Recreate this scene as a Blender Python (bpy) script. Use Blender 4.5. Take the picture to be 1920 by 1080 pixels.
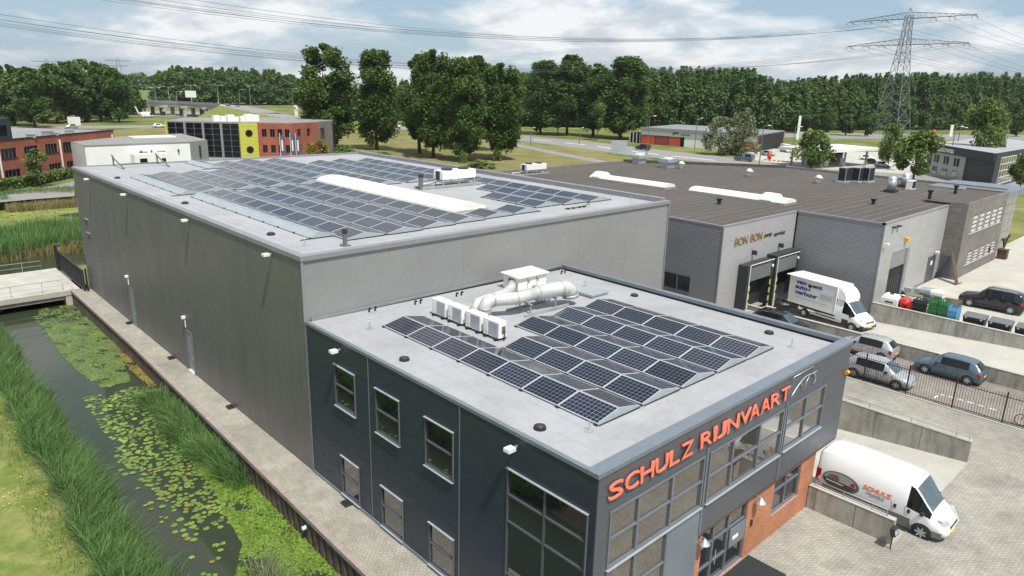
import bpy, bmesh, math, random
import numpy as np
from mathutils import Vector, Matrix
random.seed(7); RNG = np.random.default_rng(7)
SC = bpy.context.scene
for o in list(bpy.data.objects): bpy.data.objects.remove(o)

# ------------------------------------------------------------------ camera
CX, CY, CZ, YAW, PIT, ROL, FPX = -13.79756, -10.93687, 17.79345, 0.75665, 0.27878, 0.02518, 1329.45626
def cam_axes():
    cy, sy, cp, sp = math.cos(YAW), math.sin(YAW), math.cos(PIT), math.sin(PIT)
    f = Vector((sy*cp, cy*cp, -sp)); r = Vector((cy, -sy, 0)); u = r.cross(f)
    cr, sr = math.cos(ROL), math.sin(ROL)
    return r*cr + u*sr, u*cr - r*sr, f
_r, _u, _f = cam_axes()
cd = bpy.data.cameras.new('camera'); cam = bpy.data.objects.new('camera', cd); SC.collection.objects.link(cam)
cam.matrix_world = Matrix(((_r.x, _u.x, -_f.x, CX), (_r.y, _u.y, -_f.y, CY), (_r.z, _u.z, -_f.z, CZ), (0, 0, 0, 1)))
cd.sensor_width = 36; cd.lens = FPX/1920*36; cd.clip_start = 0.1; cd.clip_end = 20000
SC.camera = cam
# ------------------------------------------------------------------ sky, sun, exposure
SUN_D = Vector((0.15, 0.52, -1.0)).normalized()
elev = math.asin(-SUN_D.z); azim = math.atan2(-SUN_D.x, -SUN_D.y)
W = bpy.data.worlds.new('World'); SC.world = W; W.use_nodes = True
nt = W.node_tree; nt.nodes.clear()
def wn(t, **k):
    n = nt.nodes.new(t)
    for a, b in k.items(): setattr(n, a, b)
    return n
sky = wn('ShaderNodeTexSky', sky_type='NISHITA', sun_disc=False, sun_elevation=elev, sun_rotation=azim, altitude=0, air_density=1.0, dust_density=1.2, ozone_density=1.5)
tc = wn('ShaderNodeTexCoord'); sep = wn('ShaderNodeSeparateXYZ'); nt.links.new(tc.outputs['Generated'], sep.inputs[0])
zc = wn('ShaderNodeMath', operation='MAXIMUM'); nt.links.new(sep.outputs['Z'], zc.inputs[0]); zc.inputs[1].default_value = 0.0
za = wn('ShaderNodeMath', operation='ADD'); nt.links.new(zc.outputs[0], za.inputs[0]); za.inputs[1].default_value = 0.55
dv = wn('ShaderNodeVectorMath', operation='SCALE'); sc3 = wn('ShaderNodeMapping'); sc3.inputs['Scale'].default_value = (1, 1, 3.6); nt.links.new(tc.outputs['Generated'], sc3.inputs[0])
inv = wn('ShaderNodeMath', operation='DIVIDE'); inv.inputs[0].default_value = 1.0; nt.links.new(za.outputs[0], inv.inputs[1])
nt.links.new(sc3.outputs[0], dv.inputs[0]); nt.links.new(inv.outputs[0], dv.inputs['Scale'])
mp = wn('ShaderNodeMapping'); nt.links.new(dv.outputs[0], mp.inputs[0]); mp.inputs['Scale'].default_value = (1, 1, 1); mp.inputs['Location'].default_value = (3.1, 1.7, 0)
def wnoise(scale, detail, rough, loc=0):
    n = wn('ShaderNodeTexNoise'); n.inputs['Scale'].default_value = scale; n.inputs['Detail'].default_value = detail; n.inputs['Roughness'].default_value = rough
    n.inputs['Distortion'].default_value = 0.25
    nt.links.new(mp.outputs[0], n.inputs['Vector']); return n
def wramp(src, a, b, c0=(0, 0, 0, 1), c1=(1, 1, 1, 1)):
    r = wn('ShaderNodeValToRGB'); r.color_ramp.elements[0].position = a; r.color_ramp.elements[1].position = b
    r.color_ramp.elements[0].color = c0; r.color_ramp.elements[1].color = c1
    nt.links.new(src, r.inputs[0]); return r
n1 = wnoise(2.6, 10, 0.58); n2 = wnoise(5.5, 9, 0.58)
mask = wramp(n1.outputs['Fac'], 0.435, 0.56)
ccol = wramp(n2.outputs['Fac'], 0.42, 0.56, (7.3, 7.6, 8.1, 1), (11.0, 11.0, 11.0, 1))
thin = wn('ShaderNodeMath', operation='MULTIPLY'); nt.links.new(mask.outputs[0], thin.inputs[0]); thin.inputs[1].default_value = 0.84
base = wn('ShaderNodeMixRGB'); base.inputs[0].default_value = 0.58; base.inputs[2].default_value = (5.0, 7.1, 9.0, 1)
nt.links.new(sky.outputs[0], base.inputs[1])
mix = wn('ShaderNodeMixRGB'); nt.links.new(thin.outputs[0], mix.inputs[0]); nt.links.new(base.outputs[0], mix.inputs[1]); nt.links.new(ccol.outputs[0], mix.inputs[2])
bg = wn('ShaderNodeBackground'); bg.inputs['Strength'].default_value = 0.088; nt.links.new(mix.outputs[0], bg.inputs[0])
wo = wn('ShaderNodeOutputWorld'); nt.links.new(bg.outputs[0], wo.inputs[0])
sl = bpy.data.lights.new('sun', 'SUN'); sl.energy = 5.0; sl.angle = math.radians(0.6); sl.color = (1.0, 0.955, 0.88)
so = bpy.data.objects.new('sun', sl); SC.collection.objects.link(so); so.rotation_euler = SUN_D.to_track_quat('-Z', 'Y').to_euler(); so.location = (0, 0, 120)
vs = SC.view_settings; vs.view_transform = 'Standard'; vs.look = 'None'; vs.gamma = 1; vs.exposure = 0.08

# ------------------------------------------------------------------ photo pixel -> place (distance always from the plane touched)
def _dir(u, v): return _r*((u-960)/FPX) - _u*((v-540)/FPX) + _f
C0 = Vector((CX, CY, CZ))
def on(ax, val, u, v):
    d = _dir(u, v); return C0 + d*((val-C0[ax])/d[ax])
def G(u, v, z=0.0): return on(2, z, u, v)
def proj(P):
    q = Vector(P)-C0; d = q.dot(_f); return 960+FPX*q.dot(_r)/d, 540-FPX*q.dot(_u)/d
_RM = np.array([_r[:], (-_u)[:], _f[:]])
def projn(P):
    q = (np.asarray(P)-np.array(C0[:])) @ _RM.T
    return 960+FPX*q[:, 0]/q[:, 2], 540+FPX*q[:, 1]/q[:, 2]
def zat(X, Y, v):
    lo, hi = -20., 120.
    for _ in range(50):
        m = (lo+hi)/2
        if proj((X, Y, m))[1] > v: lo = m
        else: hi = m
    return m
def inpoly(u, v, poly):
    r = np.zeros(len(u), bool); n = len(poly); j = n-1
    for i in range(n):
        (xi, yi), (xj, yj) = poly[i], poly[j]
        c = ((yi > v) != (yj > v)) & (u < (xj-xi)*(v-yi)/((yj-yi)+1e-9)+xi); r ^= c; j = i
    return r

# ------------------------------------------------------------------ materials
M = {}
def mat(name, col, rough=0.6, metal=0.0, var=0.10, scale=1.5, bump=0.0, bscale=30.0, streak=0.0, spec=0.5, col2=None, fac=(0.40, 0.62), wscale=None, island=0.0, coat=0.0, transl=0.0, dirt=0.0):
    m = bpy.data.materials.new(name); m.use_nodes = True; M[name] = m
    t = m.node_tree; N = t.nodes; Lk = t.links; b = N['Principled BSDF']
    b.inputs['Roughness'].default_value = rough; b.inputs['Metallic'].default_value = metal
    b.inputs['Specular IOR Level'].default_value = spec; b.inputs['Coat Weight'].default_value = coat
    geo = N.new('ShaderNodeNewGeometry'); pos = geo.outputs['Position']
    if wscale:
        mp = N.new('ShaderNodeMapping'); mp.inputs['Scale'].default_value = wscale; Lk.new(pos, mp.inputs[0]); pos = mp.outputs[0]
    def noise(s, d=5, r=0.6):
        n = N.new('ShaderNodeTexNoise'); n.inputs['Scale'].default_value = s; n.inputs['Detail'].default_value = d; n.inputs['Roughness'].default_value = r
        Lk.new(pos, n.inputs['Vector']); return n.outputs['Fac']
    def mixc(f, a, bb, mode='MIX'):
        x = N.new('ShaderNodeMixRGB'); x.blend_type = mode
        for i, q in ((0, f), (1, a), (2, bb)):
            if isinstance(q, (float, int)): x.inputs[i].default_value = q
            elif isinstance(q, tuple): x.inputs[i].default_value = (*q[:3], 1)
            else: Lk.new(q, x.inputs[i])
        return x.outputs[0]
    def rampf(f, a, bb, lo=0.0, hi=1.0):
        r = N.new('ShaderNodeMapRange'); r.inputs[1].default_value = a; r.inputs[2].default_value = bb; r.inputs[3].default_value = lo; r.inputs[4].default_value = hi
        Lk.new(f, r.inputs[0]); return r.outputs[0]
    c = tuple(col)
    if col2: c = mixc(rampf(noise(scale*0.5, 6), *fac), tuple(col), tuple(col2))
    if var:
        k = rampf(noise(scale, 6), 0.3, 0.7, 1-var, 1+var); k2 = rampf(noise(scale*9, 4), 0.3, 0.7, 1-var*.7, 1+var*.7)
        mm = N.new('ShaderNodeMath'); mm.operation = 'MULTIPLY'; Lk.new(k, mm.inputs[0]); Lk.new(k2, mm.inputs[1])
        cc = N.new('ShaderNodeCombineColor')
        for i in range(3): Lk.new(mm.outputs[0], cc.inputs[i])
        c = mixc(1.0, c, cc.outputs[0], 'MULTIPLY')
    if island:
        ri = rampf(geo.outputs['Random Per Island'], 0, 1, 1-island, 1+island); cc = N.new('ShaderNodeCombineColor')
        for i in range(3): Lk.new(ri, cc.inputs[i])
        c = mixc(1.0, c, cc.outputs[0], 'MULTIPLY')
    if streak:
        mp = N.new('ShaderNodeMapping'); mp.inputs['Scale'].default_value = (1.1, 1.1, 0.22); Lk.new(geo.outputs['Position'], mp.inputs[0])
        n = N.new('ShaderNodeTexNoise'); n.inputs['Scale'].default_value = 1.6; n.inputs['Detail'].default_value = 9; n.inputs['Roughness'].default_value = .72; Lk.new(mp.outputs[0], n.inputs['Vector'])
        c = mixc(rampf(n.outputs['Fac'], 0.48, 0.75, 0, streak), c, (0.06, 0.055, 0.045))
    if dirt:
        c = mixc(rampf(noise(0.35, 8, .7), 0.48, 0.7, 0, dirt), c, (0.12, 0.105, 0.08))
    if isinstance(c, tuple): b.inputs['Base Color'].default_value = (*c[:3], 1)
    else: Lk.new(c, b.inputs['Base Color'])
    if var: Lk.new(rampf(noise(scale*2.3, 4), 0.3, 0.7, max(rough-.08, .02), min(rough+.08, 1)), b.inputs['Roughness'])
    if bump:
        bp = N.new('ShaderNodeBump'); bp.inputs['Strength'].default_value = bump; bp.inputs['Distance'].default_value = 0.03
        Lk.new(noise(bscale, 5, .65), bp.inputs['Height']); Lk.new(bp.outputs[0], b.inputs['Normal'])
    if transl:
        tr = N.new('ShaderNodeBsdfTranslucent'); ms = N.new('ShaderNodeMixShader'); ms.inputs[0].default_value = transl
        if isinstance(c, tuple): tr.inputs[0].default_value = (*c[:3], 1)
        else: Lk.new(c, tr.inputs[0])
        out = N['Material Output']; Lk.new(b.outputs[0], ms.inputs[1]); Lk.new(tr.outputs[0], ms.inputs[2]); Lk.new(ms.outputs[0], out.inputs[0])
    return m
def brickmat(name, c1, c2, mortar, bw, bh, rough=0.85, msize=0.012, vertical=False, bump=0.5, var=0.12, rot=0.0, bigvar=0.18, stain=0.0):
    m = bpy.data.materials.new(name); m.use_nodes = True; M[name] = m
    t = m.node_tree; N = t.nodes; Lk = t.links; b = N['Principled BSDF']; b.inputs['Roughness'].default_value = rough
    b.inputs['Specular IOR Level'].default_value = 0.25
    geo = N.new('ShaderNodeNewGeometry'); v = geo.outputs['Position']
    if vertical:   # running bond on upright walls along either axis: (x+y, z)
        s = N.new('ShaderNodeSeparateXYZ'); Lk.new(v, s.inputs[0]); a = N.new('ShaderNodeMath'); Lk.new(s.outputs[0], a.inputs[0]); Lk.new(s.outputs[1], a.inputs[1])
        cb = N.new('ShaderNodeCombineXYZ'); Lk.new(a.outputs[0], cb.inputs[0]); Lk.new(s.outputs[2], cb.inputs[1]); v = cb.outputs[0]
    mp = N.new('ShaderNodeMapping'); mp.inputs['Rotation'].default_value = (0, 0, rot); Lk.new(v, mp.inputs[0])
    bt = N.new('ShaderNodeTexBrick'); Lk.new(mp.outputs[0], bt.inputs['Vector'])
    bt.inputs['Color1'].default_value = (*c1, 1); bt.inputs['Color2'].default_value = (*c2, 1); bt.inputs['Mortar'].default_value = (*mortar, 1)
    bt.inputs['Scale'].default_value = 1; bt.inputs['Brick Width'].default_value = bw; bt.inputs['Row Height'].default_value = bh; bt.inputs['Mortar Size'].default_value = msize
    bt.inputs['Bias'].default_value = 0.0
    c = bt.outputs['Color']
    for s, k in ((0.25, bigvar), (1.3, var), (14, var)):
        n = N.new('ShaderNodeTexNoise'); n.inputs['Scale'].default_value = s; n.inputs['Detail'].default_value = 6; Lk.new(geo.outputs['Position'], n.inputs['Vector'])
        r = N.new('ShaderNodeMapRange'); r.inputs[1].default_value = .3; r.inputs[2].default_value = .7; r.inputs[3].default_value = 1-k; r.inputs[4].default_value = 1+k; Lk.new(n.outputs['Fac'], r.inputs[0])
        cc = N.new('ShaderNodeCombineColor')
        for i in range(3): Lk.new(r.outputs[0], cc.inputs[i])
        x = N.new('ShaderNodeMixRGB'); x.blend_type = 'MULTIPLY'; x.inputs[0].default_value = 1; Lk.new(c, x.inputs[1]); Lk.new(cc.outputs[0], x.inputs[2]); c = x.outputs[0]
    for s, lo_, hi_, k in ((0.45, .55, .74, stain), (2.7, .62, .74, stain*.8)):   # oil, damp and tyre dirt
        n = N.new('ShaderNodeTexNoise'); n.inputs['Scale'].default_value = s; n.inputs['Detail'].default_value = 8; n.inputs['Roughness'].default_value = .65; Lk.new(geo.outputs['Position'], n.inputs['Vector'])
        r = N.new('ShaderNodeMapRange'); r.inputs[1].default_value = lo_; r.inputs[2].default_value = hi_; r.inputs[4].default_value = k; Lk.new(n.outputs['Fac'], r.inputs[0])
        x = N.new('ShaderNodeMixRGB'); x.inputs[2].default_value = (.085, .08, .062, 1); Lk.new(r.outputs[0], x.inputs[0]); Lk.new(c, x.inputs[1]); c = x.outputs[0]
    Lk.new(c, b.inputs['Base Color'])
    bp = N.new('ShaderNodeBump'); bp.inputs['Strength'].default_value = bump; bp.inputs['Distance'].default_value = 0.01; bp.invert = True
    Lk.new(bt.outputs['Fac'], bp.inputs['Height']); Lk.new(bp.outputs[0], b.inputs['Normal'])
    return m
def glassmat(name, col, rough=0.02, metal=0.0, spec=1.0, ripple=0.0, ior=1.6):
    m = bpy.data.materials.new(name); m.use_nodes = True; M[name] = m; N = m.node_tree.nodes; b = N['Principled BSDF']
    b.inputs['Base Color'].default_value = (*col, 1); b.inputs['Roughness'].default_value = rough; b.inputs['Metallic'].default_value = metal
    b.inputs['Specular IOR Level'].default_value = spec; b.inputs['IOR'].default_value = ior
    if ripple:
        geo = N.new('ShaderNodeNewGeometry'); n = N.new('ShaderNodeTexNoise'); n.inputs['Scale'].default_value = 0.8; n.inputs['Detail'].default_value = 3
        m.node_tree.links.new(geo.outputs['Position'], n.inputs['Vector']); bp = N.new('ShaderNodeBump'); bp.inputs['Strength'].default_value = ripple; bp.inputs['Distance'].default_value = .05
        m.node_tree.links.new(n.outputs['Fac'], bp.inputs['Height']); m.node_tree.links.new(bp.outputs[0], b.inputs['Normal'])
    return m
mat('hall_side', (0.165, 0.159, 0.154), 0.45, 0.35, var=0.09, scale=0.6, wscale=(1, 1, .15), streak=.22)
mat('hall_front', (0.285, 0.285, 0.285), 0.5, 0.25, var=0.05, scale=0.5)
mat('hall_trim', (0.27, 0.275, 0.285), 0.5, 0.3, var=0.08)
mat('roof_membrane', (0.325, 0.33, 0.345), 0.8, var=0.08, scale=0.5, bump=0.15, bscale=6, dirt=0.24)
mat('roof_seam', (0.30, 0.31, 0.32), 0.85, var=0.1)
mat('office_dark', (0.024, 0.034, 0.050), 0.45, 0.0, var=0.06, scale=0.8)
mat('office_trim', (0.19, 0.22, 0.25), 0.45, 0.3, var=0.10, scale=1)
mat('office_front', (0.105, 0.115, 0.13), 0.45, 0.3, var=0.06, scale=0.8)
mat('joint', (0.012, 0.013, 0.015), 0.8, var=0)
mat('frame_grey', (0.17, 0.195, 0.225), 0.4, 0.3, var=0.08)
mat('frame_pale', (0.42, 0.45, 0.48), 0.4, 0.3, var=0.08)
glassmat('glass_dark', (0.010, 0.013, 0.014), 0.015, 0.0, 1.0, 0.02, ior=2.1)
glassmat('glass_coated', (0.25, 0.235, 0.21), 0.02, 0.75, 1.0, 0.02)
glassmat('glass_far', (0.008, 0.010, 0.011), 0.08, 0.0, 0.3, ior=1.45)
glassmat('glass_car', (0.010, 0.012, 0.013), 0.05, 0.0, 0.35, ior=1.45)
glassmat('glass_wind', (0.055, 0.085, 0.10), 0.03, 0.0, 1.0)
brickmat('brick_orange', (0.47, 0.18, 0.085), (0.38, 0.135, 0.065), (0.36, 0.24, 0.17), 0.22, 0.065, vertical=True, msize=0.008)
brickmat('brick_red', (0.34, 0.095, 0.05), (0.27, 0.075, 0.042), (0.25, 0.13, 0.10), 0.22, 0.065, vertical=True, msize=0.008)
brickmat('brick_grey', (0.20, 0.185, 0.17), (0.12, 0.11, 0.10), (0.24, 0.23, 0.21), 0.25, 0.075, vertical=True, msize=0.010, bigvar=.1)
brickmat('paver_walk', (0.365, 0.342, 0.29), (0.305, 0.286, 0.242), (0.195, 0.184, 0.147), 0.22, 0.11, rot=math.pi/2, msize=0.012, stain=.35)
brickmat('paver_yard', (0.355, 0.338, 0.295), (0.29, 0.277, 0.242), (0.185, 0.178, 0.15), 0.22, 0.11, rot=math.pi/4, msize=0.012, bigvar=.18, stain=.45)
brickmat('paver_lane', (0.30, 0.265, 0.235), (0.24, 0.21, 0.19), (0.15, 0.14, 0.12), 0.22, 0.11, rot=0.1, msize=0.012, bigvar=.15)
mat('concrete', (0.42, 0.405, 0.36), 0.85, var=0.10, scale=0.8, bump=0.25, bscale=8, dirt=0.25)
mat('concrete_slab', (0.43, 0.418, 0.37), 0.85, var=0.08, scale=0.5, bump=0.2, bscale=8, dirt=0.22)
mat('concrete_wall', (0.37, 0.355, 0.31), 0.9, var=0.16, scale=1.2, bump=0.3, bscale=10, streak=0.75, dirt=0.4)
mat('asphalt', (0.23, 0.225, 0.215), 0.9, var=0.10, scale=0.4)
mat('asphalt_dark', (0.11, 0.11, 0.11), 0.9, var=0.12, scale=0.4)
mat('road_paint', (0.75, 0.75, 0.72), 0.7, var=0.1)
mat('letter_red', (0.84, 0.20, 0.12), 0.5, var=0.05)
mat('letter_side', (0.25, 0.05, 0.035), 0.6, var=0)
mat('white_metal', (0.78, 0.78, 0.76), 0.45, var=0.06, scale=2)
mat('white_paint', (0.80, 0.80, 0.80), 0.25, var=0.02, coat=0.6)
mat('galv', (0.48, 0.51, 0.53), 0.42, 0.6, var=0.10, scale=3)
mat('duct_grey', (0.56, 0.56, 0.54), 0.5, 0.25, var=0.10, scale=3)
mat('galv_dull', (0.40, 0.41, 0.41), 0.55, 0.4, var=0.14, scale=2)
mat('alu_frame', (0.62, 0.63, 0.65), 0.4, 0.4, var=0.05)
mat('deflector', (0.43, 0.48, 0.50), 0.45, 0.45, var=0.08, scale=3)
mat('rubber', (0.018, 0.018, 0.018), 0.8, var=0.1)
mat('black_metal', (0.016, 0.018, 0.02), 0.5, var=0.05)
mat('dark_plastic', (0.03, 0.032, 0.035), 0.55, var=0.1)
mat('grey_plastic', (0.13, 0.135, 0.14), 0.6, var=0.08)
mat('skylight_white', (0.76, 0.74, 0.64), 0.35, var=0.06, scale=1, dirt=0.12)
mat('bitumen', (0.075, 0.064, 0.055), 0.9, var=0.16, scale=0.25, bump=0.2, bscale=4, wscale=(.2, 1, 1))
mat('bitumen_seam', (0.19, 0.172, 0.155), 0.9, var=0.25, scale=1.5)
mat('bb_clad', (0.42, 0.42, 0.415), 0.45, 0.3, var=0.05, scale=.6)
mat('bb_clad_dark', (0.25, 0.255, 0.27), 0.45, 0.3, var=0.05, scale=.6)
mat('sheet_pile', (0.085, 0.07, 0.055), 0.9, var=0.30, scale=2.5, bump=.4, bscale=12, col2=(0.17, 0.085, 0.045), fac=(.52, .72), streak=.3)
mat('coping', (0.30, 0.255, 0.225), 0.9, var=0.15, scale=2, bump=.3, bscale=14)
mat('lawn', (0.145, 0.185, 0.046), 0.95, var=0.20, scale=1.4, bump=0.35, bscale=40, col2=(0.225, 0.215, 0.085), fac=(0.42, 0.70), spec=0.1)
mat('ground_grass', (0.10, 0.145, 0.035), 0.95, var=0.22, scale=0.10, bump=0.4, bscale=3, col2=(0.19, 0.185, 0.07), fac=(0.40, 0.62), spec=0.1)
mat('dry_grass', (0.225, 0.19, 0.088), 0.95, var=0.25, scale=0.3, bump=0.5, bscale=4, col2=(0.135, 0.155, 0.045), fac=(0.42, 0.62), spec=0.1)
mat('soil', (0.07, 0.06, 0.04), 0.95, var=0.2, scale=2)
mat('leaf', (0.092, 0.150, 0.036), 0.6, var=0.16, scale=0.10, island=0.40, transl=0.38, spec=0.25)
mat('leaf_light', (0.145, 0.205, 0.055), 0.6, var=0.14, scale=0.3, island=0.4, transl=0.28, spec=0.25)
mat('leaf_grey', (0.20, 0.235, 0.125), 0.6, var=0.0, island=0.4, transl=0.25, spec=0.25)
mat('leaf_far', (0.095, 0.165, 0.050), 0.7, var=0.20, scale=0.10, col2=(0.128, 0.188, 0.056), fac=(.40, .62), island=0.38, transl=0.40, spec=0.15)
mat('leaf_yellow', (0.24, 0.19, 0.03), 0.6, var=0.0, island=0.5, transl=0.25, spec=0.2)
mat('reed', (0.115, 0.210, 0.062), 0.6, var=0.25, scale=.5, island=0.45, transl=0.25, spec=0.3)
mat('reed_tan', (0.26, 0.225, 0.10), 0.7, var=0.2, scale=.4, island=0.4, transl=0.2, spec=0.2)
mat('bark', (0.075, 0.062, 0.048), 0.9, var=0.25, scale=3)
mat('lily', (0.145, 0.215, 0.040), 0.45, var=0.30, scale=1.2, island=0.45, spec=0.4)
mat('duckweed', (0.118, 0.190, 0.026), 0.55, var=0.22, scale=.9, island=0.30, spec=0.3)
mat('weedmat', (0.110, 0.160, 0.045), 0.6, var=0.25, scale=.8, island=0.35, spec=0.3)
mat('algae', (0.18, 0.145, 0.035), 0.6, var=0.3, scale=1, island=0.35, spec=0.3)
mat('pondweed', (0.20, 0.235, 0.06), 0.6, var=0.22, scale=.3, island=0.25, spec=0.2)
mat('flag_purple', (0.10, 0.085, 0.15), 0.8, var=0.1)
mat('flower', (0.65, 0.52, 0.04), 0.7, var=0)
mat('steel_grey', (0.30, 0.31, 0.32), 0.55, 0.4, var=0.1)
mat('pylon', (0.20, 0.215, 0.22), 0.6, 0.3, var=0.05)
mat('cable', (0.10, 0.11, 0.12), 0.6, 0.2, var=0)
mat('yellow', (0.46, 0.45, 0.06), 0.7, var=0.05, scale=.4)
mat('amber', (0.75, 0.36, 0.02), 0.5, var=0)
mat('red_paint', (0.55, 0.025, 0.02), 0.45, var=0.05)
mat('red_panel', (0.48, 0.075, 0.035), 0.6, var=0.06)
mat('green_plastic', (0.03, 0.17, 0.05), 0.5, var=0.15)
mat('blue_plastic', (0.10, 0.30, 0.50), 0.5, var=0.15)
mat('wood', (0.30, 0.20, 0.10), 0.8, var=0.2, scale=4)
mat('wood_dark', (0.10, 0.06, 0.04), 0.85, var=0.2, scale=4)
mat('ink_blue', (0.03, 0.04, 0.26), 0.5, var=0)
mat('ink_dark', (0.05, 0.045, 0.045), 0.5, var=0)
mat('ink_grey', (0.38, 0.38, 0.39), 0.5, var=0)
mat('gold', (0.30, 0.20, 0.09), 0.5, 0.3, var=0.1)
mat('plaster_white', (0.72, 0.72, 0.70), 0.8, var=0.04, scale=.4)
mat('galv_white', (0.52, 0.51, 0.49), 0.7, var=0.08)
mat('silver_paint', (0.50, 0.51, 0.52), 0.3, 0.55, var=0.02, coat=0.5)
mat('blue_paint', (0.115, 0.17, 0.215), 0.28, 0.5, var=0.02, coat=0.6)
mat('bright_blue_paint', (0.03, 0.075, 0.32), 0.28, 0.3, var=0.02, coat=0.6)
mat('black_paint', (0.012, 0.012, 0.015), 0.2, 0.2, var=0.0, coat=0.8)
mat('orange_paint', (0.70, 0.16, 0.02), 0.4, 0, var=0.0)
mat('yellow_paint', (0.70, 0.60, 0.05), 0.4, 0, var=0.0)
mat('tail_red', (0.42, 0.012, 0.012), 0.2, var=0, coat=.5)
mat('lamp_clear', (0.55, 0.58, 0.60), 0.12, 0.4, var=0, coat=.5)
mat('plate_yellow', (0.72, 0.52, 0.03), 0.5, var=0)
mat('mat_black', (0.020, 0.022, 0.026), 0.85, var=0.1, scale=2)
# canal water: dark murky green-brown, near mirror
m = mat('water', (0.034, 0.044, 0.026), 0.06, 0, var=0.0, spec=0.5); _b = m.node_tree.nodes['Principled BSDF']; _b.inputs['IOR'].default_value = 1.33
_n = m.node_tree.nodes.new('ShaderNodeTexNoise'); _n.inputs['Scale'].default_value = 2.2; _n.inputs['Detail'].default_value = 3
_g = m.node_tree.nodes.new('ShaderNodeNewGeometry'); m.node_tree.links.new(_g.outputs['Position'], _n.inputs['Vector'])
_p = m.node_tree.nodes.new('ShaderNodeBump'); _p.inputs['Strength'].default_value = 0.10; _p.inputs['Distance'].default_value = 0.02
m.node_tree.links.new(_n.outputs['Fac'], _p.inputs['Height']); m.node_tree.links.new(_p.outputs[0], _b.inputs['Normal'])
# solar cells: dark blue cells split by thin pale lines, laid out in each panel's own coordinates
def solarmat(name, cell, line):
    m = bpy.data.materials.new(name); m.use_nodes = True; M[name] = m; t = m.node_tree; N = t.nodes; Lk = t.links; b = N['Principled BSDF']
    b.inputs['Roughness'].default_value = 0.12; b.inputs['Specular IOR Level'].default_value = 0.35
    tcn = N.new('ShaderNodeTexCoord'); bt = N.new('ShaderNodeTexBrick'); Lk.new(tcn.outputs['Object'], bt.inputs['Vector'])
    bt.offset = 0.0; bt.squash = 1.0
    bt.inputs['Scale'].default_value = 1; bt.inputs['Brick Width'].default_value = PL/10; bt.inputs['Row Height'].default_value = PW/6; bt.inputs['Mortar Size'].default_value = 0.0075
    bt.inputs['Mortar Smooth'].default_value = 0.3
    oi = N.new('ShaderNodeObjectInfo'); r = N.new('ShaderNodeMapRange'); r.inputs[3].default_value = 0.75; r.inputs[4].default_value = 1.3; Lk.new(oi.outputs['Random'], r.inputs[0])
    cc = N.new('ShaderNodeCombineColor')
    for i in range(3): Lk.new(r.outputs[0], cc.inputs[i])
    bt.inputs['Color1'].default_value = (*cell, 1); bt.inputs['Color2'].default_value = (*[c*1.15 for c in cell], 1); bt.inputs['Mortar'].default_value = (*line, 1)
    x = N.new('ShaderNodeMixRGB'); x.blend_type = 'MULTIPLY'; x.inputs[0].default_value = 1; Lk.new(bt.outputs['Color'], x.inputs[1]); Lk.new(cc.outputs[0], x.inputs[2])
    Lk.new(x.outputs[0], b.inputs['Base Color'])
PL, PW = 1.74, 1.09
solarmat('solar', (0.009, 0.011, 0.022), (0.20, 0.21, 0.235))
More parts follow.
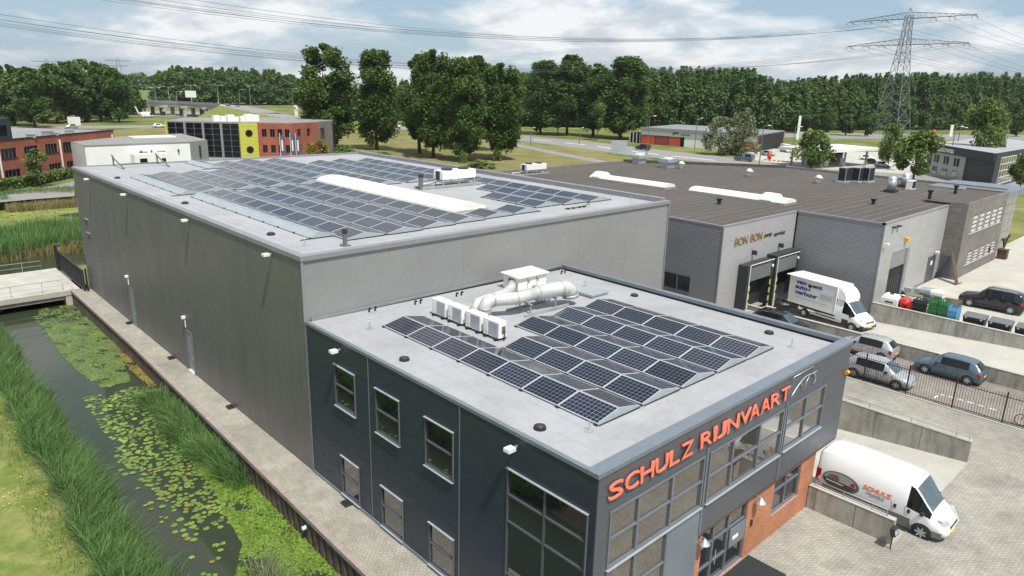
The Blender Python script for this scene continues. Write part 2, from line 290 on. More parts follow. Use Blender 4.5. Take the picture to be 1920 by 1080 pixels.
# ------------------------------------------------------------------ builders
COL = SC.collection
class MB:
    def __init__(s): s.v = []; s.f = []; s.m = []; s.k = 0
    def mi(s, k): s.k = k; return s
    def add(s, vs, fs):
        n = len(s.v); s.v += [tuple(v) for v in vs]; s.f += [tuple(i+n for i in f) for f in fs]; s.m += [s.k]*len(fs); return s
    def box(s, x0, y0, z0, x1, y1, z1):
        x0, x1 = min(x0, x1), max(x0, x1); y0, y1 = min(y0, y1), max(y0, y1); z0, z1 = min(z0, z1), max(z0, z1)
        return s.add([(x0, y0, z0), (x1, y0, z0), (x1, y1, z0), (x0, y1, z0), (x0, y0, z1), (x1, y0, z1), (x1, y1, z1), (x0, y1, z1)],
                     [(3, 2, 1, 0), (4, 5, 6, 7), (0, 1, 5, 4), (1, 2, 6, 5), (2, 3, 7, 6), (3, 0, 4, 7)])
    def hexa(s, b, t):   # four bottom points, four top points, both counter-clockwise from above
        return s.add(list(b)+list(t), [(3, 2, 1, 0), (4, 5, 6, 7), (0, 1, 5, 4), (1, 2, 6, 5), (2, 3, 7, 6), (3, 0, 4, 7)])
    def prism(s, poly, z0, z1):
        n = len(poly); a = sum(poly[i][0]*poly[(i+1) % n][1]-poly[(i+1) % n][0]*poly[i][1] for i in range(n))
        if a < 0: poly = poly[::-1]
        zz0 = z0 if isinstance(z0, (list, tuple)) else [z0]*n; zz1 = z1 if isinstance(z1, (list, tuple)) else [z1]*n
        return s.add([(p[0], p[1], zz0[i]) for i, p in enumerate(poly)]+[(p[0], p[1], zz1[i]) for i, p in enumerate(poly)],
                     [tuple(range(n-1, -1, -1)), tuple(range(n, 2*n))]+[(i, (i+1) % n, n+(i+1) % n, n+i) for i in range(n)])
    def quad(s, a, b, c, d): return s.add([a, b, c, d], [(0, 1, 2, 3)])
    def cyl(s, p0, p1, r0, r1=None, n=12, caps=True):
        r1 = r0 if r1 is None else r1; p0, p1 = Vector(p0), Vector(p1); d = (p1-p0).normalized()
        a = d.orthogonal().normalized(); b = d.cross(a)
        vs = [p0+(a*math.cos(2*math.pi*i/n)+b*math.sin(2*math.pi*i/n))*r0 for i in range(n)]+[p1+(a*math.cos(2*math.pi*i/n)+b*math.sin(2*math.pi*i/n))*r1 for i in range(n)]
        fs = [(i, (i+1) % n, n+(i+1) % n, n+i) for i in range(n)]
        if caps: fs += [tuple(range(n-1, -1, -1)), tuple(range(n, 2*n))]
        return s.add(vs, fs)
    def tube(s, pts, r, n=8):
        pts = [Vector(p) for p in pts]; rs = r if isinstance(r, (list, tuple)) else [r]*len(pts); rings = []; a = None
        for i, p in enumerate(pts):
            d = (pts[min(i+1, len(pts)-1)]-pts[max(i-1, 0)]).normalized()
            a = d.orthogonal().normalized() if a is None else (a-d*a.dot(d)).normalized()
            b = d.cross(a); rings.append([p+(a*math.cos(2*math.pi*k/n)+b*math.sin(2*math.pi*k/n))*rs[i] for k in range(n)])
        fs = []
        for i in range(len(pts)-1):
            for k in range(n): fs.append((i*n+k, i*n+(k+1) % n, (i+1)*n+(k+1) % n, (i+1)*n+k))
        fs += [tuple(range(n-1, -1, -1)), tuple(range((len(pts)-1)*n, len(pts)*n))]
        return s.add([v for q in rings for v in q], fs)
    def mesh(s, name, mats, smooth=False):
        me = bpy.data.meshes.new(name); me.from_pydata(s.v, [], s.f)
        for m_ in (mats if isinstance(mats, (list, tuple)) else [mats]): me.materials.append(M[m_])
        if any(s.m): me.polygons.foreach_set('material_index', s.m)
        if smooth: me.shade_smooth()
        me.update(); return me
    def build(s, name, mats, parent=None, smooth=False, local=False):
        return link(name, s.mesh(name, mats, smooth), parent, local)
def wloc(o):
    p = Vector((0, 0, 0))
    while o: p += o.location; o = o.parent
    return p
def link(name, me, parent=None, local=False):
    o = bpy.data.objects.new(name, me); COL.objects.link(o)
    if parent:
        o.parent = parent
        if not local: o.location = -wloc(parent)
    return o
def tag(o, label=None, cat=None, group=None, kind=None):
    if label: o['label'] = label
    if cat: o['category'] = cat
    if group: o['group'] = group
    if kind: o['kind'] = kind
    return o
def thing(name, label, cat, loc=(0, 0, 0), rz=0.0, group=None):
    o = bpy.data.objects.new(name, None); COL.objects.link(o); o.location = loc; o.rotation_euler = (0, 0, rz); o.empty_display_size = 0.2
    return tag(o, label, cat, group)
def copytree(o, parent=None):
    c = o.copy(); COL.objects.link(c); c.parent = parent
    for ch in o.children: copytree(ch, c)
    return c
def dup(o, loc, rz=0.0, label=None, group=None):
    c = copytree(o); c.location = loc; c.rotation_euler = (0, 0, rz)
    if label: c['label'] = label
    if group: c['group'] = group
    return c
def struct(name, mb, m_, smooth=False): return tag(mb.build(name, m_, None, smooth), kind='structure')
def npmesh(name, V, F, m_, smooth=False):   # V (n,3), F list of index arrays of equal width
    me = bpy.data.meshes.new(name); nv = len(V); me.vertices.add(nv); me.vertices.foreach_set('co', np.asarray(V, np.float32).ravel())
    tot = sum(f.size for f in F); npoly = sum(len(f) for f in F)
    me.loops.add(tot); me.polygons.add(npoly)
    me.loops.foreach_set('vertex_index', np.concatenate([f.ravel() for f in F]).astype(np.int32))
    ls = []; o = 0
    for f in F: ls.append(o+np.arange(len(f))*f.shape[1]); o += f.size
    me.polygons.foreach_set('loop_start', np.concatenate(ls).astype(np.int32))
    for q in (m_ if isinstance(m_, (list, tuple)) else [m_]): me.materials.append(M[q])
    me.update(calc_edges=True); me.validate()
    if smooth: me.shade_smooth()
    return me
DG = None
def textmesh(body, size=1.0, shear=0.0, offset=0.0, extrude=0.01, m_='ink_dark', width=None, height=None, center=False):
    cu = bpy.data.curves.new('text', 'FONT'); cu.body = body; cu.size = size; cu.shear = shear; cu.offset = offset; cu.extrude = extrude; cu.resolution_u = 3
    ob = bpy.data.objects.new('text', cu); COL.objects.link(ob)
    dg = bpy.context.evaluated_depsgraph_get(); me = bpy.data.meshes.new_from_object(ob.evaluated_get(dg)); bpy.data.objects.remove(ob); bpy.data.curves.remove(cu)
    co = np.empty(len(me.vertices)*3, np.float32); me.vertices.foreach_get('co', co); co = co.reshape(-1, 3)
    co[:, 0] -= co[:, 0].min(); co[:, 1] -= co[:, 1].min() if height else 0
    if width: co[:, 0] *= width/co[:, 0].max()
    if height: co[:, 1] *= height/co[:, 1].max()
    if center: co[:, 0] -= co[:, 0].max()/2
    me.vertices.foreach_set('co', co.ravel()); me.materials.clear(); me.materials.append(M[m_]); me.update()
    return me
def place(name, me, parent, X, Y, O):   # lay a flat mesh with its x axis along X and y axis along Y at origin O (parent's local frame)
    X = Vector(X).normalized(); Y = Vector(Y).normalized(); Z = X.cross(Y)
    o = bpy.data.objects.new(name, me); COL.objects.link(o); o.parent = parent
    mw = Matrix(((X.x, Y.x, Z.x, O[0]), (X.y, Y.y, Z.y, O[1]), (X.z, Y.z, Z.z, O[2]), (0, 0, 0, 1)))
    o.matrix_local = mw; return o
def subtract_holes(span, holes):   # rectangle (a0,b0,a1,b1) minus rectangles -> list of rectangles
    R_ = [span]
    for h in holes:
        o = []
        for r in R_:
            a0, b0, a1, b1 = max(r[0], h[0]), max(r[1], h[1]), min(r[2], h[2]), min(r[3], h[3])
            if a0 >= a1 or b0 >= b1: o.append(r); continue
            if r[0] < a0: o.append((r[0], r[1], a0, r[3]))
            if a1 < r[2]: o.append((a1, r[1], r[2], r[3]))
            if r[1] < b0: o.append((a0, r[1], a1, b0))
            if b1 < r[3]: o.append((a0, b1, a1, r[3]))
        R_ = o
    return R_

def joined(rs):   # group rectangles that share an edge
    out = []
    for r in rs:
        hit = [g for g in out if any(min(r[2], q[2])-max(r[0], q[0]) > -1e-6 and min(r[3], q[3])-max(r[1], q[1]) > -1e-6 and (min(r[2], q[2])-max(r[0], q[0]) > 1e-4 or min(r[3], q[3])-max(r[1], q[1]) > 1e-4) for q in g)]
        new = [r]
        for g in hit: new += g; out.remove(g)
        out.append(new)
    return out
# ================================================================== THE SETTING
W1, L1, W2, YB, H1, H2 = 16.9, 17.0, 27.27, 57.07, 7.5, 10.43
def zr(x): return 7.44-.0112*x   # the flat roofs fall gently to their east side
def zw(x): return 10.37-.0045*x
WZ = -1.30   # canal water level
def ztruck(y): return max(-0.57, min(0.75, 0.374-0.056*y))
def zramp(y): return max(-0.80, min(0.0, -(y+3.5)*0.10))
gb = MB()
for r in subtract_holes((-2500, -600, 3500, 4000), [(-9.6, -70, 0, 66), (-80, 66, 16, 122), (15.2, -3.5, 25.2, 17), (38.4, -60, 45.8, 16.9)]):
    gb.add([(r[0], r[1], 0), (r[2], r[1], 0), (r[2], r[3], 0), (r[0], r[3], 0)], [(0, 1, 2, 3)])
struct('ground', gb, 'ground_grass')
struct('canal_bed', MB().box(-82, -72, -2.6, 18, 124, -2.4), 'soil')
struct('canal_water', MB().box(-9.55, -70, -2.2, -0.4, 66.0, WZ), 'water')
struct('pond_water', MB().box(-79.9, 66.02, -2.2, 15.9, 121.9, WZ-.002), 'water')
# left bank: lawn and slope, gently uneven
def terrain(name, xs, ys, fz, m_):
    xs, ys = np.asarray(xs, float), np.asarray(ys, float); X, Y = np.meshgrid(xs, ys, indexing='ij'); Z = fz(X, Y); nx, ny = len(xs), len(ys)
    i = np.arange(nx-1)[:, None]*ny+np.arange(ny-1)[None]; F = np.stack([i, i+ny, i+ny+1, i+1], -1).reshape(-1, 4)
    return tag(link(name, npmesh(name, np.stack([X, Y, Z], -1).reshape(-1, 3), [F], m_, True)), kind='structure')
terrain('lawn', np.linspace(-60, -9.3, 90), np.linspace(-40, 57.4, 140), lambda X, Y: 0.12+0.014*np.sin(X*.9+Y*.4)+0.012*np.sin(Y*.7-X*.3), 'lawn')
terrain('canal_bank', np.linspace(-9.7, -5.2, 14), np.linspace(-40, 57.0, 60), lambda X, Y: 0.10-np.clip((X+9.3)/2.2, 0, 1)**1.2*1.75+.06*np.sin(Y*1.3+X), 'soil')
terrain('pond_bank', np.linspace(-79, 15, 20), np.linspace(117.5, 123, 8), lambda X, Y: np.clip((Y-118)/4.0, 0, 1)*1.65-1.6+.03*np.sin(X), 'soil')
def wedge(y): return np.interp(y, [-40, 10, 20, 40, 57.07], [-1.95, -1.9, -1.66, -1.25, -1.2])
ys = list(np.linspace(-40, 57.05, 30))
mb = MB()
for a, b in zip(ys[:-1], ys[1:]):
    mb.hexa([(wedge(a)+.02, a, -1.2), (0.1, a, -1.2), (0.1, b, -1.2), (wedge(b)+.02, b, -1.2)], [(wedge(a)+.02, a, 0), (0.1, a, 0), (0.1, b, 0), (wedge(b)+.02, b, 0)])
struct('walkway', mb, 'paver_walk')
# paved yard round the office, with its ramps
mb = MB()
for r in subtract_holes((0.05, -60, 31.9, 17), [(15.2, -3.5, 25.2, 17)]): mb.quad((r[0], r[1], .004), (r[2], r[1], .004), (r[2], r[3], .004), (r[0], r[3], .004))
mb.quad((-1.9, -60, .004), (0.05, -60, .004), (0.05, -.05, .004), (-1.9, -.05, .004))
struct('paved_yard', mb, 'paver_yard')
struct('parking_lane', MB().quad((31.9, -60, .004), (38.3, -60, .004), (38.3, 16.8, .004), (31.9, 16.8, .004)), 'paver_lane')
struct('parking_aisle', MB().quad((27.6, 17, .005), (34.3, 17, .005), (34.3, 57, .005), (27.6, 57, .005)), 'paver_lane')
mb = MB()
yy = [-3.5, -2, 0, 2, 4.5, 17]
for a, b in zip(yy[:-1], yy[1:]): mb.quad((15.2, a, zramp(a)+.003), (25.2, a, zramp(a)+.003), (25.2, b, zramp(b)+.003), (15.2, b, zramp(b)+.003))
struct('loading_ramp', mb, 'concrete_slab')
mb = MB(); yy = [-60, -20, -6.7, -3.5, 0, 4, 8, 12, 16.9]
for a, b in zip(yy[:-1], yy[1:]): mb.quad((38.3, a, ztruck(a)), (45.8, a, ztruck(a)), (45.8, b, ztruck(b)), (38.3, b, ztruck(b)))
struct('truck_ramp', mb, 'concrete_slab')
struct('neighbour_yard', MB().box(46.05, -60, -.3, 160, 9.4, 0.75), 'concrete_slab')
# dashed bay line on the paving behind the fence
mb = MB()
for u0, v0, u1, v1 in ((1752, 746, 1758, 742), (1764, 740, 1771, 741), (1778, 743, 1788, 746), (1795, 748, 1806, 751), (1813, 753, 1826, 757), (1833, 759, 1846, 763), (1853, 765, 1868, 769)):
    a, b = G(u0, v0), G(u1, v1); d = (b-a).normalized(); n = Vector((-d.y, d.x, 0))*.05
    mb.quad((a-n)[:2]+(.009,), (b-n)[:2]+(.009,), (b+n)[:2]+(.009,), (a+n)[:2]+(.009,))
struct('painted_line', mb, 'road_paint')

# ------------------------------------------------------------------ canal edge: steel sheet piles with a timber coping
sp = thing('sheet_pile_wall', 'rusty steel sheet pile wall edging the canal below the brick walkway', 'retaining wall', (-1.9, 20, WZ))
def pile_mesh():
    b = MB(); prof = [(0, 0), (.10, -.10), (.34, -.10), (.44, 0), (.60, 0)]; t = .03; z0, z1 = -1.1, 1.16
    for (a0, d0), (a1, d1) in zip(prof[:-1], prof[1:]):
        b.hexa([(d0-t, a0, z0), (d0+t, a0, z0), (d1+t, a1, z0), (d1-t, a1, z0)][::1], [(d0-t, a0, z1), (d0+t, a0, z1), (d1+t, a1, z1), (d1-t, a1, z1)])
    return b.mesh('pile', 'sheet_pile')
pm = pile_mesh(); y = 4.0
while y < 57.0:
    o = link('pile', pm, sp, True); o.location = Vector((wedge(y+.3)-.06, y, WZ))-sp.location; y += .60
for i in range(22):
    a = 4+i*2.43; b = a+2.40
    MB().hexa([(wedge(a)-.24, a, -.17), (wedge(a)+.06, a, -.17), (wedge(b)+.06, b, -.17), (wedge(b)-.24, b, -.17)], [(wedge(a)-.24, a, .035), (wedge(a)+.06, a, .035), (wedge(b)+.06, b, .035), (wedge(b)-.24, b, .035)]).build('coping_plank', 'coping', sp)
MB().cyl((-2.15, 14.05, -.62), (-1.85, 14.05, -.58), .09, n=12).build('drain_pipe', 'white_metal', sp)

# ================================================================== OFFICE
of = thing('office_building', 'dark blue-grey two-storey office with orange brick entrance and red lettering', 'office', (W1/2, L1/2, 0))
MB().box(.12, .34, 0, 15.2, 16.9, 3.2).build('core', 'joint', of)
MB().box(.12, .12, 3.0, W1-.12, 16.95, 7.2).build('upper_core', 'joint', of)
LW = [(12.91, 4.37, 14.54, 6.24), (9.72, 4.34, 11.35, 6.23), (6.43, 4.30, 8.08, 6.22), (12.86, .16, 14.31, 2.02), (9.61, .16, 11.13, 2.0), (6.39, .16, 7.88, 1.96)]
BIGW = (0.28, .30, 3.66, 6.10)
holes = LW+[BIGW]
rows = [(.14, 1.28), (1.29, 2.53), (2.54, 3.78), (3.79, 5.03), (5.04, 6.28), (6.29, 7.36)]
for y0, y1 in ((.02, 6.08), (6.11, 11.84), (11.87, 16.93)):
    for z0, z1 in rows:
        b = MB()
        for grp in joined(subtract_holes((y0, z0, y1, z1-.0), holes)):
            b = MB()
            for r in grp: b.box(0.0, r[0], r[1], .12, r[2], r[3])
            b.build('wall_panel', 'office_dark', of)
for yj in (6.095, 11.855): MB().box(-.022, yj-.022, .14, .01, yj+.022, 7.36).build('cover_strip', 'frame_grey', of)
MB().box(-.04, 16.93, .0, .06, 17.02, 7.40).build('corner_strip', 'office_trim', of)
MB().box(-.05, 0.1, .0, .06, 16.93, .135).build('base_rail', 'office_trim', of)
def window_x(y0, z0, y1, z1, cols, rows_, parent, glass='glass_dark', name='window', fw=.045, fr='office_front', edge='frame_pale'):
    f = MB(); x0, x1 = -.035, .10
    f.box(x0, y0, z0, x1, y1, z0+fw).box(x0, y0, z1-fw, x1, y1, z1).box(x0, y0, z0+fw, x1, y0+fw, z1-fw).box(x0, y1-fw, z0+fw, x1, y1, z1-fw)
    ys_ = [y0+fw]+cols+[y1-fw]; zs_ = [z0+fw]+rows_+[z1-fw]
    for c in cols: f.box(x0+.02, c-.035, z0+fw, x1, c+.035, z1-fw)
    for c in rows_: f.box(x0+.022, y0+fw, c-.03, x1, y1-fw, c+.03)
    o = f.build(name, fr, parent)
    for a, b in zip(ys_[:-1], ys_[1:]):
        for c, d in zip(zs_[:-1], zs_[1:]): MB().box(.035, a+.0, c, .06, b, d).build('pane', glass, o)
    MB().box(-.10, y0-.03, z0-.035, .02, y1+.03, z0-.002).build('sill', edge, o); MB().box(-.08, y0-.03, z1+.002, .02, y1+.03, z1+.03).build('head_trim', edge, o)
    MB().box(-.05, y0-.022, z0, .02, y0-.002, z1).build('side_trim', 'frame_grey', o)
    return o
for i, w in enumerate(LW): window_x(w[0], w[1], w[2], w[3], [], [w[1]+(w[3]-w[1])*.52], of)
window_x(*BIGW, [2.0], [2.2, 4.18, 5.16], of)
# front facade, upper floor cladding (face y=0)
FW = [(.62, 4.10, 5.60, 6.06), (5.90, 4.10, 11.12, 6.06), (11.40, 4.12, 14.76, 6.06)]
LOWWIN = (.62, .30, 3.74, 4.04)
for x0, x1 in ((.03, 5.72), (5.74, 11.26), (11.28, 16.87)):
    for z0, z1 in ((2.93, 4.085), (4.095, 6.30), (6.31, 7.36)):
        if x0 < 1 and z1 < 4.2: continue
        b = MB()
        for grp in joined(subtract_holes((x0, z0, x1, z1), FW)):
            b = MB()
            for r in grp: b.box(r[0], -.0, r[1], r[2], .12, r[3])
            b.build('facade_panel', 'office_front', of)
for xj in (5.73, 11.27): MB().box(xj-.05, -.03, 2.93, xj+.05, .01, 6.30).build('cover_strip', 'frame_grey', of)
b = MB()
for r in subtract_holes((.03, .05, 3.78, 4.085), [LOWWIN]): b.box(r[0], 0, r[1], r[2], .12, r[3])
b.build('facade_panel', 'office_front', of)
MB().box(3.80, .0, .05, 5.70, .12, 4.085).build('entrance_panel', 'office_trim', of)
def window_y(x0, z0, x1, z1, cols, rows_, parent, glass='glass_coated', name='window', fw=.07, fr='frame_grey', y=0.0, mull=.05):
    f = MB(); a0, a1 = y-.035, y+.10
    f.box(x0, a0, z0, x1, a1, z0+fw).box(x0, a0, z1-fw, x1, a1, z1).box(x0, a0, z0+fw, x0+fw, a1, z1-fw).box(x1-fw, a0, z0+fw, x1, a1, z1-fw)
    for c in cols: f.box(c-mull, a0+.01, z0+fw, c+mull, a1, z1-fw)
    for c in rows_: f.box(x0+fw, a0+.012, c-.035, x1-fw, a1, c+.035)
    o = f.build(name, fr, parent); xs_ = [x0+fw]+cols+[x1-fw]; zs_ = [z0+fw]+rows_+[z1-fw]
    for a, b in zip(xs_[:-1], xs_[1:]):
        for c, d in zip(zs_[:-1], zs_[1:]):
            # each pane sits a hair out of true, as real glazing does
            t = random.uniform(-.002, .002); q = random.uniform(-.002, .002)
            MB().hexa([(a, y+.04+t, c), (b, y+.04-t, c), (b, y+.07, c), (a, y+.07, c)], [(a, y+.04+t+q, d), (b, y+.04-t+q, d), (b, y+.07, d), (a, y+.07, d)]).build('pane', glass, o)
    MB().box(x0-.03, y-.10, z0-.04, x1+.03, y+.02, z0-.003).build('sill', 'frame_pale', o)
    return o
window_y(*FW[0], [2.02, 3.78], [5.10], of)
window_y(*FW[1], [7.45, 9.33], [5.10], of)
window_y(*FW[2], [13.05], [5.10], of)
window_y(*LOWWIN, [2.02], [1.55, 2.85], of)
# ground floor brick, set back under the upper floor
BWIN = (11.60, 1.05, 13.95, 2.58); DOOR = (6.30, .05, 9.50, 2.62)
b = MB()
for r in subtract_holes((5.72, 0, 15.3, 2.90), [BWIN, DOOR]): b.box(r[0], .16, r[1], r[2], .40, r[3])
b.box(15.08, .40, -.8, 15.3, 16.9, 2.90).box(5.72, .16, -.02, 15.3, .38, -.9)
b.build('brick_wall', 'brick_orange', of)
MB().box(5.72, .02, 2.80, 16.88, .16, 2.925).build('soffit_trim', 'wood_dark', of)
MB().box(15.3, .16, 2.86, 16.88, 16.9, 2.925).build('soffit', 'office_front', of)
MB().box(W1-.12, .12, 2.93, W1, 16.95, 7.36).build('side_cladding', 'office_front', of)
window_y(*BWIN, [12.75], [2.05], of, glass='glass_dark', y=.24)
dr = window_y(*DOOR, [7.20, 8.25], [.95, 1.9], of, glass='glass_dark', name='entrance_door', y=.24)
MB().box(8.32, .14, 1.05, 9.42, .2, 1.85).build('door_sign', 'office_trim', dr); MB().box(8.5, .12, 1.35, 8.9, .14, 1.48).build('notice', 'white_metal', dr)
MB().cyl((7.3, .12, .9), (7.3, .12, 1.5), .02).build('handle', 'galv', dr)
for x, z in ((6.02, 2.62), (9.98, 2.60)):
    MB().cyl((x, -.10, z-.13), (x, -.10, z+.08), .20, .03, 14).cyl((x, .18, z+.08), (x, -.10, z+.08), .02).build('wall_lamp', 'galv', of)
MB().box(9.86, .10, 1.35, 9.96, .16, 1.62).build('doorbell', 'dark_plastic', of)
# roof
MB().hexa([(.14, .44, 7.0), (W1-.28, .44, 7.0), (W1-.28, 16.96, 7.0), (.14, 16.96, 7.0)], [(.14, .44, zr(.14)), (W1-.28, .44, zr(W1-.28)), (W1-.28, 16.96, zr(W1-.28)), (.14, 16.96, zr(.14))]).build('roof', 'roof_membrane', of)
MB().box(-.03, .44, 7.365, .14, 17.0, 7.49).build('roof_edge', 'office_trim', of)
MB().box(-.03, -.04, 7.365, W1+.03, .44, 7.502).build('roof_edge', 'office_trim', of)
MB().box(W1-.28, .44, 7.365, W1+.03, 16.97, 7.53).build('parapet', 'office_trim', of)
def seam(x0, y0, x1, y1, fz, par):
    e = .004; a, b = fz(x0)+e, fz(x1)+e
    MB().quad((x0, y0, a), (x1, y0, b), (x1, y1, b), (x0, y1, a)).build('membrane_seam', 'roof_seam', par)
for k, (y0, y1) in enumerate(((14.9, 12.4), (11.4, 5.2), (2.6, .95))):    # seams where two membrane sheets overlap
    seam(1.02, min(y0, y1), 1.06, max(y0, y1), zr, of)
for x0, y0, x1, y1 in ((1.6, 1.25, 15.9, 1.27), (1.95, 1.3, 1.97, 15.5), (15.6, 1.3, 15.62, 9.8), (14.6, 1.3, 14.615, 13), (1.2, 15.6, 16, 15.62)):
    seam(x0, y0, x1, y1, zr, of)
# lettering, one mesh per letter
def lettering(word, x0, x1, z0, h, gap):
    wd = {'I': .30, 'J': .80, 'L': .86, 'N': 1.12, 'V': 1.10, 'A': 1.04, 'T': .98, 'R': 1.05}
    ws = [wd.get(c, 1.0) for c in word]; k = (x1-x0-gap*(len(word)-1)+.13*word.count('V'))/sum(ws); x = x0
    for c, w in zip(word, ws):
        me = textmesh(c, 1, .0, .004, .022, 'letter_red', w*k, h); place('letter', me, of, (1, 0, 0), (0, 0, 1), Vector((x, -.07, z0))-of.location)
        me2 = me.copy(); me2.materials.clear(); me2.materials.append(M['letter_side']); o = place('letter_back', me2, of, (1, 0, 0), (0, 0, 1), Vector((x+.008, -.045, z0-.012))-of.location)
        x += w*k+gap-(.13 if c == 'V' else 0)
lettering('SCHULZ', .42, 4.64, 6.50, .54, .075)
lettering('RIJNVAART', 5.08, 11.20, 6.50, .54, .06)
em = MB()   # line-drawn emblem: a bow-shaped arc under a flag line with two strokes
em.tube([(11.42+2.05*t, -.06, 6.42+.02*t+.62*math.sin(min(1, t*1.25+.05)*math.pi*.62)) for t in np.linspace(0, 1, 16)], .025, 6)
em.tube([(11.44, -.06, 7.02), (11.42, -.06, 7.30), (13.12, -.06, 7.32), (13.14, -.06, 7.14)], .02, 6)
em.tube([(12.05, -.06, 6.92), (12.30, -.06, 6.72), (12.42, -.06, 6.48)], .018, 6).tube([(12.85, -.06, 6.99), (12.62, -.06, 6.78), (12.52, -.06, 6.50)], .018, 6).tube([(13.2, -.06, 6.98), (13.42, -.06, 6.82), (13.44, -.06, 6.62), (13.30, -.06, 6.5)], .025, 6)
em.build('emblem', 'galv', of, True)
MB().cyl((16.55, -.10, 6.12), (16.72, -.10, 6.12), .09).cyl((16.6, .02, 6.12), (16.6, -.10, 6.12), .03).build('corner_lamp', 'amber', of)
# floodlights on the long walls
def floodlight(y, z, lab):
    t = thing('floodlight', lab, 'floodlight', (0, y, z), 0, 'white floodlights along the canal wall')
    MB().box(-.46, -.13, -.02, -.16, .13, .10).build('housing', 'white_metal', t, local=True); MB().box(-.16, -.03, .02, .0, .03, .08).build('bracket', 'galv', t, local=True)
    MB().box(-.44, -.11, -.035, -.18, .11, -.021).build('lens', 'lamp_clear', t, local=True)
floodlight(13.99, 7.0, 'white floodlight high on dark office wall next to the grey hall')
floodlight(3.27, 6.98, 'white floodlight high on dark office wall above the big corner window')
for y_, n in ((19.88, 'nearest the front corner'), (30.38, 'second from the front corner'), (41.98, 'third from the front corner'), (51.5, 'farthest from the front corner')):
    floodlight(y_, 9.98, 'white floodlight on tall grey hall wall over the canal, '+n)

# ================================================================== TALL GREY HALL
wh = thing('warehouse_hall', 'tall grey metal-clad hall with solar panels on its flat roof beside the canal', 'warehouse', (W2/2, 37, 0))
MB().box(.1, 17.12, -.5, W2-.1, YB-.1, 10.2).build('core', 'joint', wh)
def corrugate(p0, p1, z0, z1, pitch, depth, nrm, m_, name, parent):   # vertical trapezoid ribs along a wall line
    p0, p1, nrm = Vector(p0), Vector(p1), Vector(nrm); L_ = (p1-p0).length; d = (p1-p0)/L_; n = int(L_/pitch); pts = []
    for i in range(n):
        for a, q in ((0, 0), (.28, 0), (.40, 1), (.88, 1)): pts.append(p0+d*min(L_, (i+a)*pitch)+nrm*depth*q)
    pts.append(p1); b = MB(); vs = [(p.x, p.y, z0) for p in pts]+[(p.x, p.y, z1) for p in pts]; k = len(pts)
    flip = d.cross(Vector((0, 0, 1))).dot(nrm) < 0
    b.add(vs, [((i+1, i, k+i, k+i+1) if flip else (i, i+1, k+i+1, k+i)) for i in range(k-1)]); return b.build(name, m_, parent)
for i in range(8):    # the canal side, in its sheet lengths
    a = 17.02+i*5.005; b_ = a+5.0
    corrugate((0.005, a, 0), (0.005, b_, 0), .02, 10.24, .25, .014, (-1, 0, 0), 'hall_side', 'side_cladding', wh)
for i in range(6):
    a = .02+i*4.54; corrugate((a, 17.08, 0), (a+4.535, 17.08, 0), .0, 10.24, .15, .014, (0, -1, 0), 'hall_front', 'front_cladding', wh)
corrugate((W2-.03, 17.1, 0), (W2-.03, YB, 0), 0, 10.24, .4, .03, (1, 0, 0), 'hall_front', 'east_cladding', wh)
MB().box(.1, YB-.1, 0, W2-.05, YB-.02, 10.24).build('rear_cladding', 'hall_side', wh)
MB().box(-.04, 17.0, -.02, .06, 17.07, 10.2).build('corner_trim', 'hall_trim', wh)
MB().box(W2-.05, 17.0, -.02, W2+.03, 17.07, 10.2).build('corner_trim', 'hall_trim', wh)
MB().hexa([(.32, 17.4, 9.9), (W2-.4, 17.4, 9.9), (W2-.4, YB-.3, 9.9), (.32, YB-.3, 9.9)], [(.32, 17.4, zw(.32)), (W2-.4, 17.4, zw(W2-.4)), (W2-.4, YB-.3, zw(W2-.4)), (.32, YB-.3, zw(.32))]).build('roof', 'roof_membrane', wh)
MB().box(-.06, 17.40, 10.22, .32, YB+.02, 10.43).build('roof_edge', 'hall_trim', wh)
MB().box(-.06, 16.97, 10.22, W2+.05, 17.40, 10.432).build('roof_edge', 'hall_trim', wh)
MB().box(.32, YB-.3, 10.22, W2+.05, YB+.02, 10.434).build('roof_edge', 'hall_trim', wh)
MB().box(W2-.40, 17.4, 10.22, W2+.05, YB-.3, 10.57).build('parapet', 'hall_trim', wh)
for x0, y0, x1, y1 in ((1.42, 17.6, 1.45, 56.5), (.85, 17.6, .87, 56.5), (1.2, 18.2, 26.6, 18.22), (25.6, 18.4, 25.62, 56), (1.9, 49.7, 9, 49.72)): seam(x0, y0, x1, y1, zw, wh)
MB().box(.3, 16.94, 7.44, 16.6, 17.03, 7.56).build('flashing', 'hall_trim', wh)
def steel_door(y0, y1, z1):
    f = MB(); f.box(-.06, y0, .02, .06, y0+.08, z1).box(-.06, y1-.08, .02, .06, y1, z1).box(-.06, y0+.08, z1-.08, .06, y1-.08, z1)
    o = f.build('door', 'frame_grey', wh); MB().box(-.03, y0+.08, .03, .03, y1-.08, z1-.08).build('leaf', 'steel_grey', o); MB().box(-.09, y0+.14, 1.0, -.03, y0+.26, 1.06).build('handle', 'galv', o)
    MB().cyl((-.03, y1+.02, z1+.15), (-.03, y1+.02, z1+.75), .03).box(-.22, y1-.06, z1+.72, .0, y1+.12, z1+.88).build('door_lamp', 'white_metal', o)
steel_door(32.0, 32.95, 2.75); steel_door(43.6, 44.5, 2.9)
w_ = window_x(54.0, 5.3, 54.95, 6.4, [], [], wh)
MB().box(-.14, 32.2, .02, -.02, 32.9, .16).build('door_step', 'white_metal', wh)
